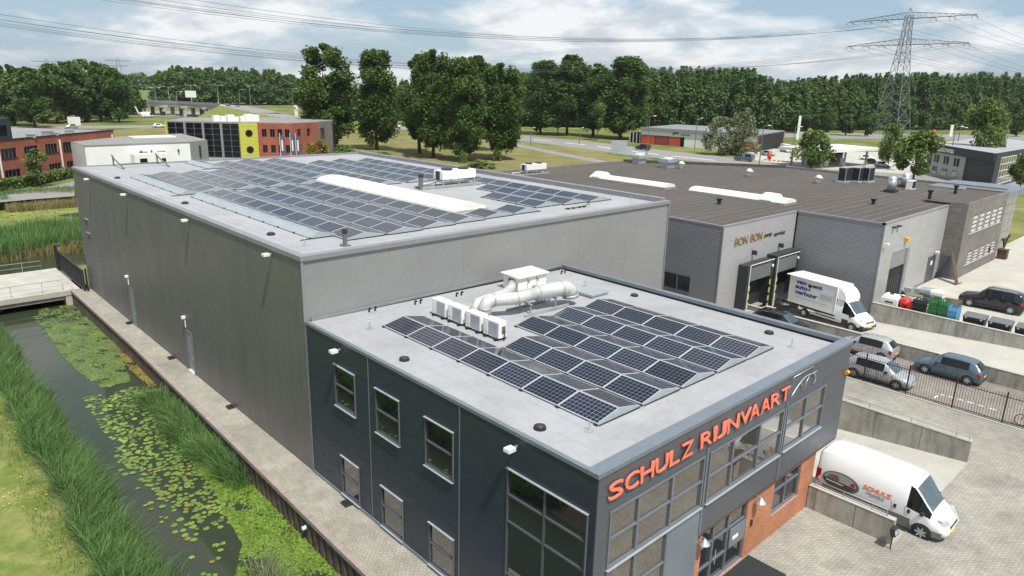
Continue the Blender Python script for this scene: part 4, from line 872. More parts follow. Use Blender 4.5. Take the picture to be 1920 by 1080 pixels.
def panel_van(label, loc, rz, L_=5.45, W_=2.02, H_=2.30, name='delivery_van', paint='white_paint', detail=True, windows=False, cat='van', group=None, tint=None):
    w = W_/2; h = H_; a = L_/2
    st = [(-a, .42, 1.20, h-.16, w*.955, w*.86), (-a+.04, .36, 1.22, h-.10, w*.985, w*.88), (-a+.35, .34, 1.24, h-.01, w, w*.885), (-a+1.2, .32, 1.25, h+.02, w, w*.89), (-a+1.9, .32, 1.25, h+.02, w, w*.89), (.35, .32, 1.24, h+.01, w, w*.89), (.95, .32, 1.22, h-.03, w, w*.885), (1.08, .32, 1.20, h-.05, w, w*.88), (1.30, .32, 1.18, h-.16, w, w*.86), (2.02, .32, 1.08, 1.32, w, w*.80), (2.10, .32, 1.06, 1.24, w, w*.80), (2.46, .34, .92, 1.04, w*.95, w*.72), (a-.08, .38, .74, .86, w*.84, w*.62), (a, .44, .62, .68, w*.72, w*.55)]
    gl = [('windshield', [8], [6, 7], False), ('door_window', [7, 8], [4], True)]
    if windows: gl += [('side_window', [2, 3], [4], True), ('mid_side_window', [5], [4], True)]
    t, xf, xb, hw = car(name, label, cat, st, gl, paint, (-a+1.12, 1.80), .345, loc, rz, ww=.22, sills='grey_plastic', group=group)
    details(t, xf, xb, hw, .86, .42, (1.72, 1.18), (.75, .62), 0, head=(.6, .26))
    MB().box(xf-.10, -w*.45, .62, xf-.01, w*.45, .80).build('grille', 'dark_plastic', t, local=True)
    for s in (1, -1): MB().hexa([(xf-.42, s*.2, .33), (xf-.03, s*.2, .33), (xf-.22, s*(w*.93), .33), (xf-.55, s*(w*1.005), .33)][::s], [(xf-.42, s*.2, .60), (xf+.012, s*.2, .60), (xf-.20, s*(w*.93), .60), (xf-.55, s*(w*1.008), .60)][::s]).build('front_bumper', 'grey_plastic', t, local=True)
    return t, w, h, a
# Schulz van: nose towards -y on the ramp beside the office
vx, vy = 17.45, -2.25
van, w_, h_, a_ = panel_van('white delivery van with red SCHULZ lettering parked on the ramp beside the office', (vx, vy, -.06), -math.pi/2+.02)
van.rotation_euler = (0, math.radians(1.2), -math.pi/2+.02)
van.location = (vx, vy, -.055)
for s in (-1,):   # right-hand flank is the one towards the camera
    y = s*(w_+.004)
    # grey lower band, lining, oval ship picture and lettering
    MB().box(-a_+.35, s*(w_-.03), .42, 1.32, s*(w_+.007), .74).build('side_band', 'grey_plastic', van, local=True)
    def fl(x0, z0, x1, z1, m_, name, e=.012): MB().box(x0, s*(w_*.97), z0, x1, s*(w_+e), z1).build(name, m_, van, local=True)
    n = 28
    def flat(pts, e, m_, nm): q = MB(); q.add([(x, s*(w_+e), z) for x, z in pts], [tuple(range(len(pts)))]); q.build(nm, m_, van, local=True)
    ell = lambda cx, cz, rx, rz_, a0=0, a1=2*math.pi, m=n: [(cx+rx*math.cos(a), cz+rz_*math.sin(a)) for a in np.linspace(a0, a1, m, endpoint=a1 < 6)]
    flat(ell(-1.62, 1.10, .80, .44), .010, 'grey_plastic', 'picture_border'); flat(ell(-1.66, 1.11, .70, .375), .014, 'ink_grey', 'picture')
    flat(ell(-1.66, 1.09, .69, .34, math.pi, 2*math.pi), .018, 'wood_dark', 'ship_hull'); flat([(-2.25, 1.10), (-2.1, 1.32), (-1.75, 1.36), (-1.68, 1.10)], .018, 'leaf_grey', 'ship_cargo')
    flat([(-2.0, 1.18), (-1.86, 1.30), (-1.76, 1.16)], .022, 'red_paint', 'ship_cargo'); flat([(-1.22, 1.10), (-1.18, 1.25), (-1.02, 1.27), (-1.02, 1.08)], .018, 'red_paint', 'ship_cargo'); flat([(-2.25, 1.02), (-1.5, 1.00), (-1.5, .95), (-2.25, .97)], .022, 'skylight_white', 'ship_stripe')
    me = textmesh('SCHULZ', 1, .1, .03, .004, 'letter_red', 1.18, .19); place('lettering', me, van, (1, 0, 0), (0, .1, .995), (-.68, -(w_*.985+.016), 1.26))
    for q, (x0, x1) in enumerate(((-.5, -.28), (-.24, .10), (.14, .24), (-.36, -.14), (-.10, .22))): fl(x0, 1.14-.075*(q > 2), x1, 1.175-.075*(q > 2), 'ink_grey', 'text_line')
    for x in (.62, 1.16): fl(x, .98, x+.10, 1.14, 'dark_plastic', 'door_handle', .03)
    for x in (.52, 1.05): fl(x, .50, x+.012, 1.24, 'ink_grey', 'door_seam', .003)
    fl(-a_+.3, .70, .45, .712, 'ink_grey', 'door_seam', .006)
MB().box(1.95, -.75, 1.12, 2.02, .75, 1.16).build('cowl_panel', 'dark_plastic', van, local=True)
# box truck at the dock
tr = thing('box_truck', 'white box truck with blue van ent auto-verhuur lettering backed up to the dock', 'truck', (43.35, 11.0, ztruck(11.0)-.0), -math.pi/2-.19)
st = [(.45, .50, 1.30, 2.30, .98, .86), (.60, .42, 1.30, 2.34, 1.0, .86), (.95, .40, 1.30, 2.28, 1.0, .85), (1.05, .40, 1.28, 2.25, 1.0, .85), (1.35, .40, 1.26, 2.16, 1.0, .83), (2.10, .40, 1.18, 1.40, 1.0, .80), (2.45, .42, 1.05, 1.22, .97, .76), (2.85, .46, .82, .96, .86, .66), (2.93, .52, .70, .76, .74, .58)]
t2, xf, xb, hw = car('cab', None, None, st, [('windshield', [4], [6, 7], False), ('door_window', [3, 4], [4], True)], 'white_paint', (2.02,), .35, (0, 0, 0), 0, sills=None, ww=.22)
for ch_ in list(t2.children):
    ch_.parent = tr
bpy.data.objects.remove(t2)
details(tr, xf, .45, .985, .86, .44, (1.85, 1.15), (.6, .01), .1, head=(.6, .26))
MB().box(-3.95, -1.07, .95, .42, 1.07, 3.22).build('cargo_box', 'white_metal', tr, local=True)
MB().hexa([(-4.35, -1.09, 3.222), (.44, -1.09, 3.222), (.44, 1.09, 3.222), (-4.35, 1.09, 3.222)], [(-4.35, -1.09, 3.25), (.44, -1.09, 3.25), (.44, 1.09, 3.25), (-4.35, 1.09, 3.25)]).build('cargo_roof', 'white_metal', tr, local=True)
b = MB(); prof = [(.46, 2.3), (1.22, 2.26), (1.18, 2.55), (1.0, 2.85), (.75, 3.08), (.46, 3.2)]; k = len(prof)
b.add([(x, -.95+.12*(z-2.3), z) for x, z in prof]+[(x, .95-.12*(z-2.3), z) for x, z in prof], [tuple(range(k-1, -1, -1)), tuple(range(k, 2*k))]+[(i, (i+1) % k, k+(i+1) % k, k+i) for i in range(k)]); b.build('wind_deflector', 'white_paint', tr, local=True)
MB().box(-3.9, -.45, .60, 1.6, .45, .93).build('chassis', 'black_metal', tr, local=True)
for s in (1, -1):
    add_wheel(tr, -2.30, s*.93, .35, .24); MB().box(-1.7, s*.99, .45, 1.0, s*1.03, .56).build('side_guard', 'alu_frame', tr, local=True); MB().box(-1.7, s*.99, .68, 1.0, s*1.03, .76).build('side_guard', 'alu_frame', tr, local=True)
    MB().box(1.12, s*.98, .46, 1.66, s*1.012, .82).build('cab_panel', 'dark_plastic', tr, local=True)
    for x in (-3.95, .40): MB().box(x, s*1.065, .93, x+.05, s*1.085, 3.22).build('edge_trim', 'alu_frame', tr, local=True)
    MB().box(-3.96, s*.80, .70, -3.90, s*1.02, .88).build('tail_light', 'tail_red', tr, local=True)
MB().box(xf-.12, -.5, .70, xf-.004, .5, .92).build('grille', 'grey_plastic', tr, local=True); MB().box(xf-.3, -.9, .36, xf-.02, .9, .62).build('front_bumper', 'dark_plastic', tr, local=True)
MB().hexa([(-5.5, -1.0, 1.0), (-3.96, -1.0, .88), (-3.96, 1.0, .88), (-5.5, 1.0, 1.0)], [(-5.5, -1.0, 1.06), (-3.96, -1.0, .94), (-3.96, 1.0, .94), (-5.5, 1.0, 1.06)]).build('tail_lift', 'galv_dull', tr, local=True)
def tside(body, x, z, wd, hh, m_='ink_blue', bold=.02):
    me = textmesh(body, 1, 0, bold, .002, m_, wd, hh); return place('lettering', me, tr, (1, 0, 0), (0, 0, 1), (x, -1.076, z))
tside('van', -3.35, 2.66, 1.02, .27, bold=.045); tside('ent', -1.78, 2.64, .92, .30, bold=.045); tside('auto-', -3.35, 2.24, 1.34, .34, bold=.045); tside('verhuur', -3.35, 1.78, 2.15, .38, bold=.045)
b = MB(); n = 18; b.add([(-2.0+.22*math.cos(2*math.pi*i/n), -1.079, 2.72+.14*math.sin(2*math.pi*i/n)) for i in range(n)], [tuple(range(n))]); b.add([(-2.0, -1.079, 2.62), (-1.92, -1.079, 2.62), (-1.93, -1.079, 2.26), (-2.0, -1.079, 2.26)], [(0, 1, 2, 3)]); b.build('round_emblem', 'ink_dark', tr, local=True)
for k in range(3): MB().box(-.90, -1.078, 2.24-.12*k, .12-.08*(k % 2), -1.072, 2.29-.12*k).build('text_line', 'ink_grey', tr, local=True)
b = MB()
for x0, z0, x1, z1 in ((-1.0, 1.92, .24, 1.935), (-1.0, 2.37, .24, 2.385), (-1.0, 1.935, -.985, 2.37), (.225, 1.935, .24, 2.37)): b.box(x0, -1.078, z0, x1, -1.072, z1)
b.build('text_frame', 'ink_grey', tr, local=True)
for x in np.linspace(-3.2, -.1, 26):
    pass
MB().box(-3.25, -1.077, 1.52, -.30, -1.072, 1.56).build('text_line', 'ink_grey', tr, local=True)
# parked cars
hatchback('blue-grey hatchback parked by the low concrete wall behind the fence', 'blue_paint', (37.28, .92, 0), math.radians(90.5), 4.0, 1.64, 1.50)
hatchback('silver hatchback with its tail out, half hidden by the office corner behind the fence', 'silver_paint', (37.2, 6.15, 0), math.radians(91), 3.85, 1.65, 1.46)
hatchback('silver car right behind the black fence, nose towards the street', 'silver_paint', (32.88, 3.72, 0), math.radians(-90), 4.2, 1.72, 1.46)
hatchback('dark car half hidden behind the office parapet below the box truck', 'black_paint', (37.1, 12.7, 0), math.radians(-90), 4.3, 1.75, 1.5)
suv('black suv parked in the concrete yard of the neighbour', 'black_paint', (54.6, 2.9, .75), math.radians(92))
# ================================================================== WALLS, FENCE, NEIGHBOUR'S BUILDING AND YARD
def conc_wall(name, label, x0, x1, segs, z0f, z1, cap='concrete', capw=.05, seg=True):
    t = thing(name, label, 'wall', ((x0+x1)/2, segs[0], 0))
    for a, b in zip(segs[:-1], segs[1:]):
        MB().hexa([(x0, a+.012, z0f(a)-.3), (x1, a+.012, z0f(a)-.3), (x1, b-.012, z0f(b)-.3), (x0, b-.012, z0f(b)-.3)], [(x0, a+.012, z1), (x1, a+.012, z1), (x1, b-.012, z1), (x0, b-.012, z1)]).build('wall_slab', 'concrete_wall', t)
    MB().box(x0-.015, segs[0]+.012, z1+.002, x1+.015, segs[-1]-.012, z1+.03).build('cap', cap, t); return t
wl = conc_wall('retaining_wall', 'stained concrete wall with rail between the office ramp and the paved yard', 25.2, 25.5, [-3.47, -1.2, 1.1, 3.4, 7.0, 12, 17], zramp, 1.12)
def rail(t, x, y0, y1, z, n):
    MB().tube([(x, y0, z+.02), (x, y0+.03, z+.28), (x, y1, z+.28)], .022, 6).build('handrail', 'galv_dull', t, True)
    MB().tube([(x, y0+.03, z+.14), (x, y1, z+.14)], .014, 6).build('handrail', 'galv_dull', t, True)
    for k in range(n): y = y0+.6+(y1-y0-.8)*k/max(1, n-1); MB().cyl((x, y, z+.02), (x, y, z+.28), .018, n=6).build('rail_post', 'galv_dull', t)
rail(wl, 25.28, -3.35, 6, 1.15, 5)
wl = conc_wall('retaining_wall', 'short stained concrete wall with rail between the delivery van and the office entrance', 15.02, 15.28, [-3.45, -1.9, -.2, .14], lambda y: min(zramp(y), 0), 1.10)
rail(wl, 15.15, -3.1, .1, 1.13, 3)
conc_wall('retaining_wall', 'low stained concrete wall behind the blue-grey car', 38.15, 38.4, [-60, -30, -12, -7.2, -3.6, 0, 3.6, 7.2, 10.8, 14.4, 16.7], lambda y: min(0, ztruck(y)), 1.02)
conc_wall('retaining_wall', 'long stained concrete wall below the coloured crates of the neighbour yard', 45.8, 46.05, [-60, -30, -12, -8.4, -5.4, -2.4, .6, 3.6, 6.6, 9.3], lambda y: min(.5, ztruck(y)), 1.42)
t = thing('floodlight', 'small black square floodlight on a stake at the end of the short ramp wall', 'floodlight', (14.7, -3.55, .004))
MB().cyl((0, 0, 0), (0, 0, .75), .025, n=8).build('stake', 'black_metal', t, local=True); MB().hexa([(-.2, -.16, .72), (.2, -.16, .72), (.2, .02, .66), (-.2, .02, .66)], [(-.2, -.06, 1.05), (.2, -.06, 1.05), (.2, .10, .98), (-.2, .10, .98)]).build('housing', 'dark_plastic', t, local=True)
MB().quad((-.16, -.150, .76), (.16, -.150, .76), (.16, -.068, 1.02), (-.16, -.068, 1.02)).build('lens', 'lamp_clear', t, local=True)
tag(MB().box(7.2, -1.5, .006, 9.95, .10, .02).build('door_mat', 'mat_black'), 'black door mat on the paving before the office entrance', 'door mat')
# steel bar fence: posts and rails singly, the thin bars as one part
fn = thing('bar_fence', 'black steel bar fence with pointed pickets between paved yard and parked cars', 'fence', (31.75, 0, 0))
for k in range(17): y = 11.9-2.55*k; MB().box(31.71, y-.035, 0, 31.79, y+.035, 1.95).box(31.68, y-.06, 0, 31.82, y+.06, .02).build('post', 'black_metal', fn)
for z in (.16, 1.62): MB().box(31.74, -29, z, 31.76, 11.9, z+.04).build('rail', 'black_metal', fn)
b = MB(); y = 11.8
while y > -28.9:
    b.cyl((31.75, y, .08), (31.75, y, 1.80), .011, .011, 5, False).cyl((31.75, y, 1.80), (31.75, y, 1.88), .013, .001, 5, False); y -= .142
tag(b.build('pickets', 'black_metal', fn), kind='stuff')
struct('fence_kerb', MB().box(31.55, -60, -.1, 31.69, 17, .06), 'concrete')
# bicycle leaning at the fence near the right edge
bk = thing('bicycle', 'dark bicycle leaning at the black fence near the right picture edge', 'bicycle', (32.35, -4.7, 0), math.radians(96))
for x in (-.52, .52): MB().tube([(x+.33*math.cos(a), 0, .35+.33*math.sin(a)) for a in np.linspace(0, 2*math.pi, 19)], .022, 6).build('wheel', 'rubber', bk, True, local=True)
MB().tube([(-.52, 0, .35), (-.1, 0, .32), (.38, 0, .78), (-.2, 0, .82), (-.52, 0, .35)], .02, 6).tube([(-.1, 0, .32), (-.24, 0, .95)], .02, 6).tube([(.52, 0, .35), (.36, 0, 1.0)], .02, 6).build('frame', 'black_metal', bk, True, local=True)
MB().tube([(.36, -.28, 1.02), (.38, 0, 1.05), (.36, .28, 1.02)], .018, 6).build('handlebar', 'galv', bk, True, local=True); MB().box(-.38, -.07, .95, -.12, .07, 1.0).build('saddle', 'rubber', bk, local=True)

bbn = thing('dock_building', 'low grey ribbed building with flat dark roof, loading docks and BON BON lettering', 'warehouse', (55, 30, 0))
BH = 7.85
def ribs(p0, p1, z0, z1, nrm, m_, holes_=(), pitch=.30, depth=.03, name='cladding'):   # horizontal corrugation, as strips
    p0, p1, nrm = Vector((*p0, 0)), Vector((*p1, 0)), Vector((*nrm, 0)); Ln = (p1-p0).length; d = (p1-p0)/Ln
    for r in subtract_holes((0, z0, Ln, z1), holes_):
        a, b = p0+d*r[0], p0+d*r[2]; n = max(1, int(round((r[3]-r[1])/pitch))); zs = []; hh = (r[3]-r[1])/n
        for i in range(n):
            for q, e in ((0, 0), (.3, 0), (.45, 1), (.85, 1)): zs.append((r[1]+(i+q)*hh, e*depth))
        zs.append((r[3], 0)); bq = MB(); k = len(zs)
        bq.add([(*(a+nrm*e)[:2], z) for z, e in zs]+[(*(b+nrm*e)[:2], z) for z, e in zs], [((k+i, i, i+1, k+i+1) if d.cross(Vector((0, 0, 1))).dot(nrm) < 0 else (i, k+i, k+i+1, i+1)) for i in range(k-1)])
        bq.build(name, m_, bbn)
outline = [(34.5, 16.95), (46.7, 16.95), (46.95, 9.7), (62.6, 9.7), (62.7, 8.15), (77, 8.15), (80.5, 9.0), (80.5, 35), (66.5, 52.0), (34.5, 52.0)]
BASEZ = -.7
MB().prism([(34.6, 17.4), (46.9, 17.4), (47.0, 9.75), (80.3, 9.75), (80.3, 34.9), (66.4, 51.8), (34.6, 51.8)], BASEZ, BH-.25).build('core', 'joint', bbn)
MB().prism([(34.55, 17.0), (46.75, 17.0), (47.0, 9.75), (62.6, 9.75), (62.75, 9.0), (80.3, 9.0), (80.3, 34.9), (66.4, 51.85), (34.55, 51.85)], BH-.249, BH-.06).build('roof', 'bitumen', bbn)
y = 9.9
while y < 51.5:    # roofing felt seams, run along x
    x0 = 34.8 if y > 17.2 else 47.2; x1 = 80.1 if y < 34.5 else 80.1-(y-34.5)/1.22; e = random.uniform(.05, .09)
    MB().quad((x0, y, BH-.057), (x1, y, BH-.057), (x1, y+e, BH-.057), (x0, y+e, BH-.057)).build('felt_seam', 'bitumen_seam', bbn); y += 1.0+random.uniform(-.06, .06)
def edge(a, b, w=.22, z1=BH, name='roof_edge', m_='hall_trim', z0=BH-.16):
    a, b = Vector((*a, 0)), Vector((*b, 0)); d = (b-a).normalized(); n = Vector((-d.y, d.x, 0))*w
    MB().prism([a[:2], b[:2], (b+n)[:2], (a+n)[:2]], z0, z1).build(name, m_, bbn)
edge((34.42, 16.83), (46.45, 16.83)); edge((46.55, 9.55), (46.55, 16.8), w=-.22); edge((46.55, 9.55), (62.5, 9.55)); edge((34.42, 51.9), (34.42, 17.06), m_='hall_trim')
edge((66.5, 52.0), (34.6, 52.0), z1=BH+.12, m_='bitumen_seam'); edge((80.5, 35), (66.5, 52), z1=BH+.3, m_='bitumen', z0=BH-.3); edge((80.5, 9.0), (80.5, 35), z1=BH+.2, m_='bitumen_seam')
DK = [(3.75, 2.0-2.6, 7.6, 3.9), (8.15, -.6, 12.0, 4.0)]
D1, D2 = (38.1, 41.55), (42.65, 46.1)
ribs((34.45, 16.85), (46.42, 16.85), BASEZ, BH-.16, (0, -1), 'bb_clad', [(D1[0]-34.45+.3, 0.0, D1[1]-34.45-.3, 3.9), (D2[0]-34.45+.3, .0, D2[1]-34.45-.3, 3.95)], pitch=.15, depth=.009)
ribs((34.45, 52), (34.45, 16.9), BASEZ, BH-.16, (-1, 0), 'bb_clad_dark', [(52-21.75, 1.95, 52-19.33, 3.34)], pitch=.15, depth=.009)
ribs((46.6, 16.8), (46.6, 9.6), BASEZ, BH-.16, (-1, 0), 'bb_clad_dark', pitch=.15, depth=.009)
DOORH = [(49.35-46.62, .75, 53.6-46.62, 4.97), (59.2-46.62, .75, 61.4-46.62, 3.2)]
ribs((46.62, 9.58), (62.55, 9.58), .5, BH-.16, (0, -1), 'bb_clad', DOORH, pitch=.9, depth=.005)
ribs((80.45, 9.1), (80.45, 35), .0, BH-.16, (1, 0), 'bb_clad', pitch=.6)
corn = [('corner_post', (46.56, 9.52, 46.68, 9.62)), ('corner_post', (34.40, 16.79, 34.5, 16.89))]
for nme, (a, b, c, d) in corn: MB().box(a, b, BASEZ, c, d, BH-.165).build(nme, 'hall_trim', bbn)
w_ = thing  # alias kept short below
wn_ = MB(); wn_.box(34.40, 19.33, 1.95, 34.44, 21.75, 2.0).box(34.40, 19.33, 3.29, 34.44, 21.75, 3.34).box(34.40, 20.5, 2.0, 34.44, 20.56, 3.29)
wo_ = wn_.build('window', 'frame_grey', bbn); MB().box(34.47, 19.36, 2.0, 34.50, 20.5, 3.29).build('pane', 'glass_dark', wo_); MB().box(34.47, 20.56, 2.0, 34.50, 21.72, 3.29).build('pane', 'glass_dark', wo_)
# two loading docks with black seals
for i, (a, b) in enumerate((D1, D2)):
    dk = MB().box(a-.75, 15.95, 4.252, b, 16.80, 4.40).build('loading_dock', 'dark_plastic', bbn)
    MB().box(a-.75, 15.95, -.55, a-.45, 16.80, 4.25).build('side_seal', 'dark_plastic', dk); MB().box(b-.3, 15.95, -.55, b+.0, 16.80, 4.25).build('side_seal', 'dark_plastic', dk)
    dk.location.z += .0 if i == 0 else .22
    MB().box(a-.44, 16.0, 3.05, b-.31, 16.06, 4.24).build('dock_curtain', 'grey_plastic', dk)
    MB().box(a-.46, 15.91, -.5, a-.40, 15.948, 4.40).build('dock_trim', 'white_metal', dk); MB().box(a-.46, 15.91, 4.402, b, 15.948, 4.45).build('dock_trim', 'white_metal', dk)
    MB().box(a-.1, 16.78, .55, b-.5, 16.83, 3.85).build('dock_door', 'joint', dk)
    MB().box(a-.2, 16.3, .42, b-.4, 16.78, .55).build('dock_plate', 'galv_dull', dk)
    for sx in (a-.34, b-.40):
        for zz in (.2, .9, 1.6, 2.3): MB().box(sx-.08, 15.90, zz, sx+.08, 15.947, zz+.42).build('marker', 'yellow', dk)
    MB().box(b-.75, 15.1, -.6, b-.35, 15.9, .45).build('bumper_block', 'concrete', dk)
    MB().cyl((b-.25, 15.86, 3.9), (b-.25, 15.95, 3.9), .12, n=10).build('dock_lamp', 'skylight_white', dk)
    MB().box((39.35, 43.85)[i]-.10, 16.45, 4.95, (39.35, 43.85)[i]+.10, 16.82, 5.30).build('wall_lamp', 'dark_plastic', bbn)
MB().box(36.9, 13.2, -.35, 37.9, 16.7, .75).box(37.9, 15.6, -.6, 41.2, 16.1, .35).build('dock_wall', 'concrete_wall', bbn)
def wtext(body, x, z, wd, hh, m_, y=16.80, bold=.01, shear=0): place('lettering', textmesh(body, 1, shear, bold, .02, m_, wd, hh), bbn, (1, 0, 0), (0, 0, 1), Vector((x, y, z))-bbn.location)
wtext('BON', 36.35, 6.02, 1.95, .66, 'gold'); wtext('BON', 38.75, 6.05, 1.9, .66, 'gold')
wtext('party', 40.98, 6.08, 1.35, .36, 'ink_dark', shear=.2); wtext('service', 42.65, 6.06, 1.95, .32, 'ink_dark', shear=.2)
# front door openings of the neighbour
ro = MB().box(49.35, 9.62, 3.55, 52.9, 9.68, 4.97).build('roller_door', 'bb_clad_dark', bbn); MB().box(52.9, 9.56, .75, 53.6, 9.70, 4.97).build('door_jamb', 'hall_trim', ro)
MB().box(49.4, 9.72, .76, 52.85, 9.74, 3.55).build('opening', 'joint', ro)
for k in range(6): MB().box(49.9+.5*k, 9.68, .8, 49.97+.5*k, 9.71, 2.6).build('strip_curtain', 'grey_plastic', ro)
dd = MB().box(59.2, 9.55, .77, 61.4, 9.64, 3.2).build('steel_door', 'office_front', bbn); MB().box(60.0, 9.53, 2.3, 60.5, 9.548, 2.7).build('notice', 'white_metal', dd)
MB().box(51.75, 9.25, 5.7, 52.25, 9.56, 6.0).build('beacon', 'amber', bbn)
for x in (48.3, 49.3): MB().box(x, 9.3, 7.25, x+.5, 9.56, 7.36).build('wall_lamp', 'dark_plastic', bbn)
MB().box(46.9, 9.2, 6.05, 47.3, 9.35, 6.2).cyl((47.0, 9.56, 6.12), (47.0, 9.3, 6.12), .03).build('camera_bracket', 'white_metal', bbn)
MB().box(60.6, 9.2, 3.45, 60.9, 9.5, 3.6).build('wall_lamp', 'white_metal', bbn)
# grey brick office wing
bo_ = thing('brick_office', 'grey brick two-storey office wing with banded windows at the end of the dock building', 'office', (70, 8.5, .75))
WB = [(64.3, 5.05, 75.3, 6.75), (64.9, 1.85, 75.2, 3.05)]
b = MB()
for r in subtract_holes((62.6, .5, 76.6, 8.14), WB): b.box(r[0], 8.0, r[1], r[2], 8.25, r[3])
b.box(62.6, 8.25, .5, 62.85, 9.56, 8.14).box(76.3, 8.25, .5, 76.6, 12, 8.14); b.build('brick_wall', 'brick_grey', bo_)
MB().box(62.85, 8.25, 7.9, 76.3, 12, 8.0).build('roof', 'bitumen', bo_)
MB().box(62.66, 8.45, .76, 62.599, 9.45, 3.0).build('side_door', 'office_front', bo_)
for x0, z0, x1, z1 in WB:
    n = 5; gw = (x1-x0)/n
    for k in range(n):
        w = MB(); xa = x0+gw*k; w.box(xa+.02, 8.04, z0, xa+.85, 8.10, z1).build('window', 'glass_dark', bo_)
        for q in range(4): h = (z1-z0)/4; MB().box(xa+.87, 8.02-.0, z0+h*q+.03, xa+gw, 8.06, z0+h*(q+1)-.11).build('facing_board', 'galv_white', bo_)
        MB().box(xa+.86, 8.07, z0, xa+gw, 8.11, z1).build('backing', 'wood_dark', bo_)
    MB().box(x0-.05, 7.93, z0-.09, x1+.05, 8.05, z0-.01).build('sill', 'concrete', bo_)
eg = thing('glass_entrance', 'tall dark glass entrance with pale roof slab right of the grey brick wing', 'entrance', (80, 9, .75))
for k in range(5):
    for q in range(6): MB().box(77.0+1.7*k+.05, 9.0, .8+1.05*q+.04, 77.0+1.7*(k+1)-.02, 9.05, .8+1.05*(q+1)-.02).build('pane', 'glass_coated' if k > 1 else 'glass_dark', eg)
MB().box(77.0, 9.02, .76, 85.5, 9.12, 7.2).build('mullions', 'frame_grey', eg); MB().box(76.7, 8.2, 7.2, 86, 16, 7.9).build('roof_slab', 'office_trim', eg)
for x, y in ((77.6, 7.6),):
    t = thing('planter', 'dark square planter with a small tree at the glass entrance' if x < 80 else 'dark square planter at the far side of the glass entrance', 'planter', (x, y, .754)); MB().prism([(-.45, -.45), (.45, -.45), (.45, .45), (-.45, .45)], 0, 1.0).box(-.5, -.5, 1.0, .5, .5, 1.06).build('tub', 'wood_dark', t, local=True)
    for q in range(9): a = q*.7; MB().tube([(0, 0, 1.0), (.2*math.cos(a), .2*math.sin(a), 1.7+.1*q), (.35*math.cos(a), .35*math.sin(a), 1.9+.1*q)], [.02, .05, .10], 5).build('leaf_spray', 'leaf', t, local=True)
# roof things of the dock building
RZ = BH-.055
def roof_vault(x0, x1, y0, y1, raised, lab):
    t = thing('rooflight', lab, 'skylight', ((x0+x1)/2, (y0+y1)/2, RZ), 0, 'rooflights on the dark roof'); MB().box(x0, y0, RZ, x1, y1, RZ+.22).build('curb', 'galv', t); hy = (y1-y0)/2
    vault(6, -hy+.05, hy-.05, (x1-x0)/2-.06, .34, .221, t, ribs_=False)
    q = MB(); yc = raised; N_ = 10; hw = (x1-x0)/2-.0; ring = [(hw*math.cos(math.pi*i/N_), .60*math.sin(math.pi*i/N_)) for i in range(N_+1)]
    q.add([(x, yc-.55, .28+z) for x, z in ring]+[(x, yc+.55, .28+z) for x, z in ring], [(i+1, i, N_+1+i, N_+2+i) for i in range(N_)]); q.add([(x, yc-.55, .28+z) for x, z in ring], [tuple(range(N_+1))]); q.add([(x, yc+.55, .28+z) for x, z in ring], [tuple(range(N_, -1, -1))]); q.build('smoke_vent', 'skylight_white', t, True, local=True)
roof_vault(47.6, 49.6, 31.6, 41.9, 4.2, 'long white skylight on the dark roof, farther of the two')
roof_vault(48.2, 50.6, 18.9, 29.2, -3.2, 'long white skylight on the dark roof, nearer of the two')
def box_unit(name, lab, cat, x, y, parts):
    t = thing(name, lab, cat, (x, y, RZ))
    for nm, m_, bx in parts: MB().box(*bx).build(nm, m_, t, local=True)
    return t
for k, (u, lab) in enumerate(((1583, 'leftmost'), (1607, 'middle'), (1625, 'rightmost'))):
    p = G(u, 341.5, RZ); w = (.95, .75, .75)[k]
    t = box_unit('condenser_unit', 'dark-grilled condenser unit on the dark roof, %s of three' % lab, 'air conditioner', p.x, p.y, [('casing', 'galv', (-w, -.45, .15, w, .45, 1.75)), ('grille', 'joint', (-w+.08, -.47, .25, w-.08, -.451, 1.68)), ('side_grille', 'joint', (-w-.02, -.38, .25, -w-.001, .38, 1.68)), ('base', 'galv_dull', (-w-.3, -.6, 0, w+.2, .6, .15))])
for u, v, h, r, lab in ((1670, 360.5, 1.45, .42, 'nearer'), (1696, 351, 1.35, .45, 'farther')):
    p = G(u, v, RZ); t = thing('exhaust_fan', 'round galvanised exhaust stack on the dark roof, %s of two' % lab, 'roof vent', (p.x, p.y, RZ)); MB().box(-.55, -.55, 0, .55, .55, .3).build('base', 'dark_plastic', t, local=True); MB().cyl((0, 0, .3), (0, 0, h), r, n=14).build('stack', 'galv', t, True, local=True); MB().cyl((0, 0, h), (0, 0, h+.22), r*1.1, r*.7, 14).build('cap', 'galv', t, local=True)
for u, v, lab in ((1533.6, 343.9, 'right of the tree'), (1404, 331, 'in the middle of the roof'), (1277, 316, 'near the far roof corner')):
    p = G(u, v, RZ); t = thing('mushroom_vent', 'white mushroom vent on the dark roof %s' % lab, 'roof vent', (p.x, p.y, RZ)); MB().cyl((0, 0, 0), (0, 0, .6), .30, .22, 12).build('pipe', 'white_metal', t, True, local=True); MB().cyl((0, 0, .6), (0, 0, .95), .55, .15, 14).build('hood', 'white_metal', t, True, local=True)
for u, v, lab in ((1198, 306, 'grey-blue box fan on the dark roof at its far corner'), (1251, 314, 'silver box vent on the dark roof beside the box fan')):
    p = G(u, v, RZ); t = thing('box_fan', lab, 'roof vent', (p.x, p.y, RZ)); MB().box(-.8, -.6, 0, .8, .6, .7).build('base', 'galv', t, local=True); MB().prism([(-1.1, -.8), (1.1, -.8), (1.1, .8), (-1.1, .8)], .7, 1.15).build('hood', 'galv' if u > 1200 else 'deflector', t, local=True); MB().box(-.5, -.4, 1.15, .5, .4, 1.3).build('cap', 'white_metal', t, local=True)
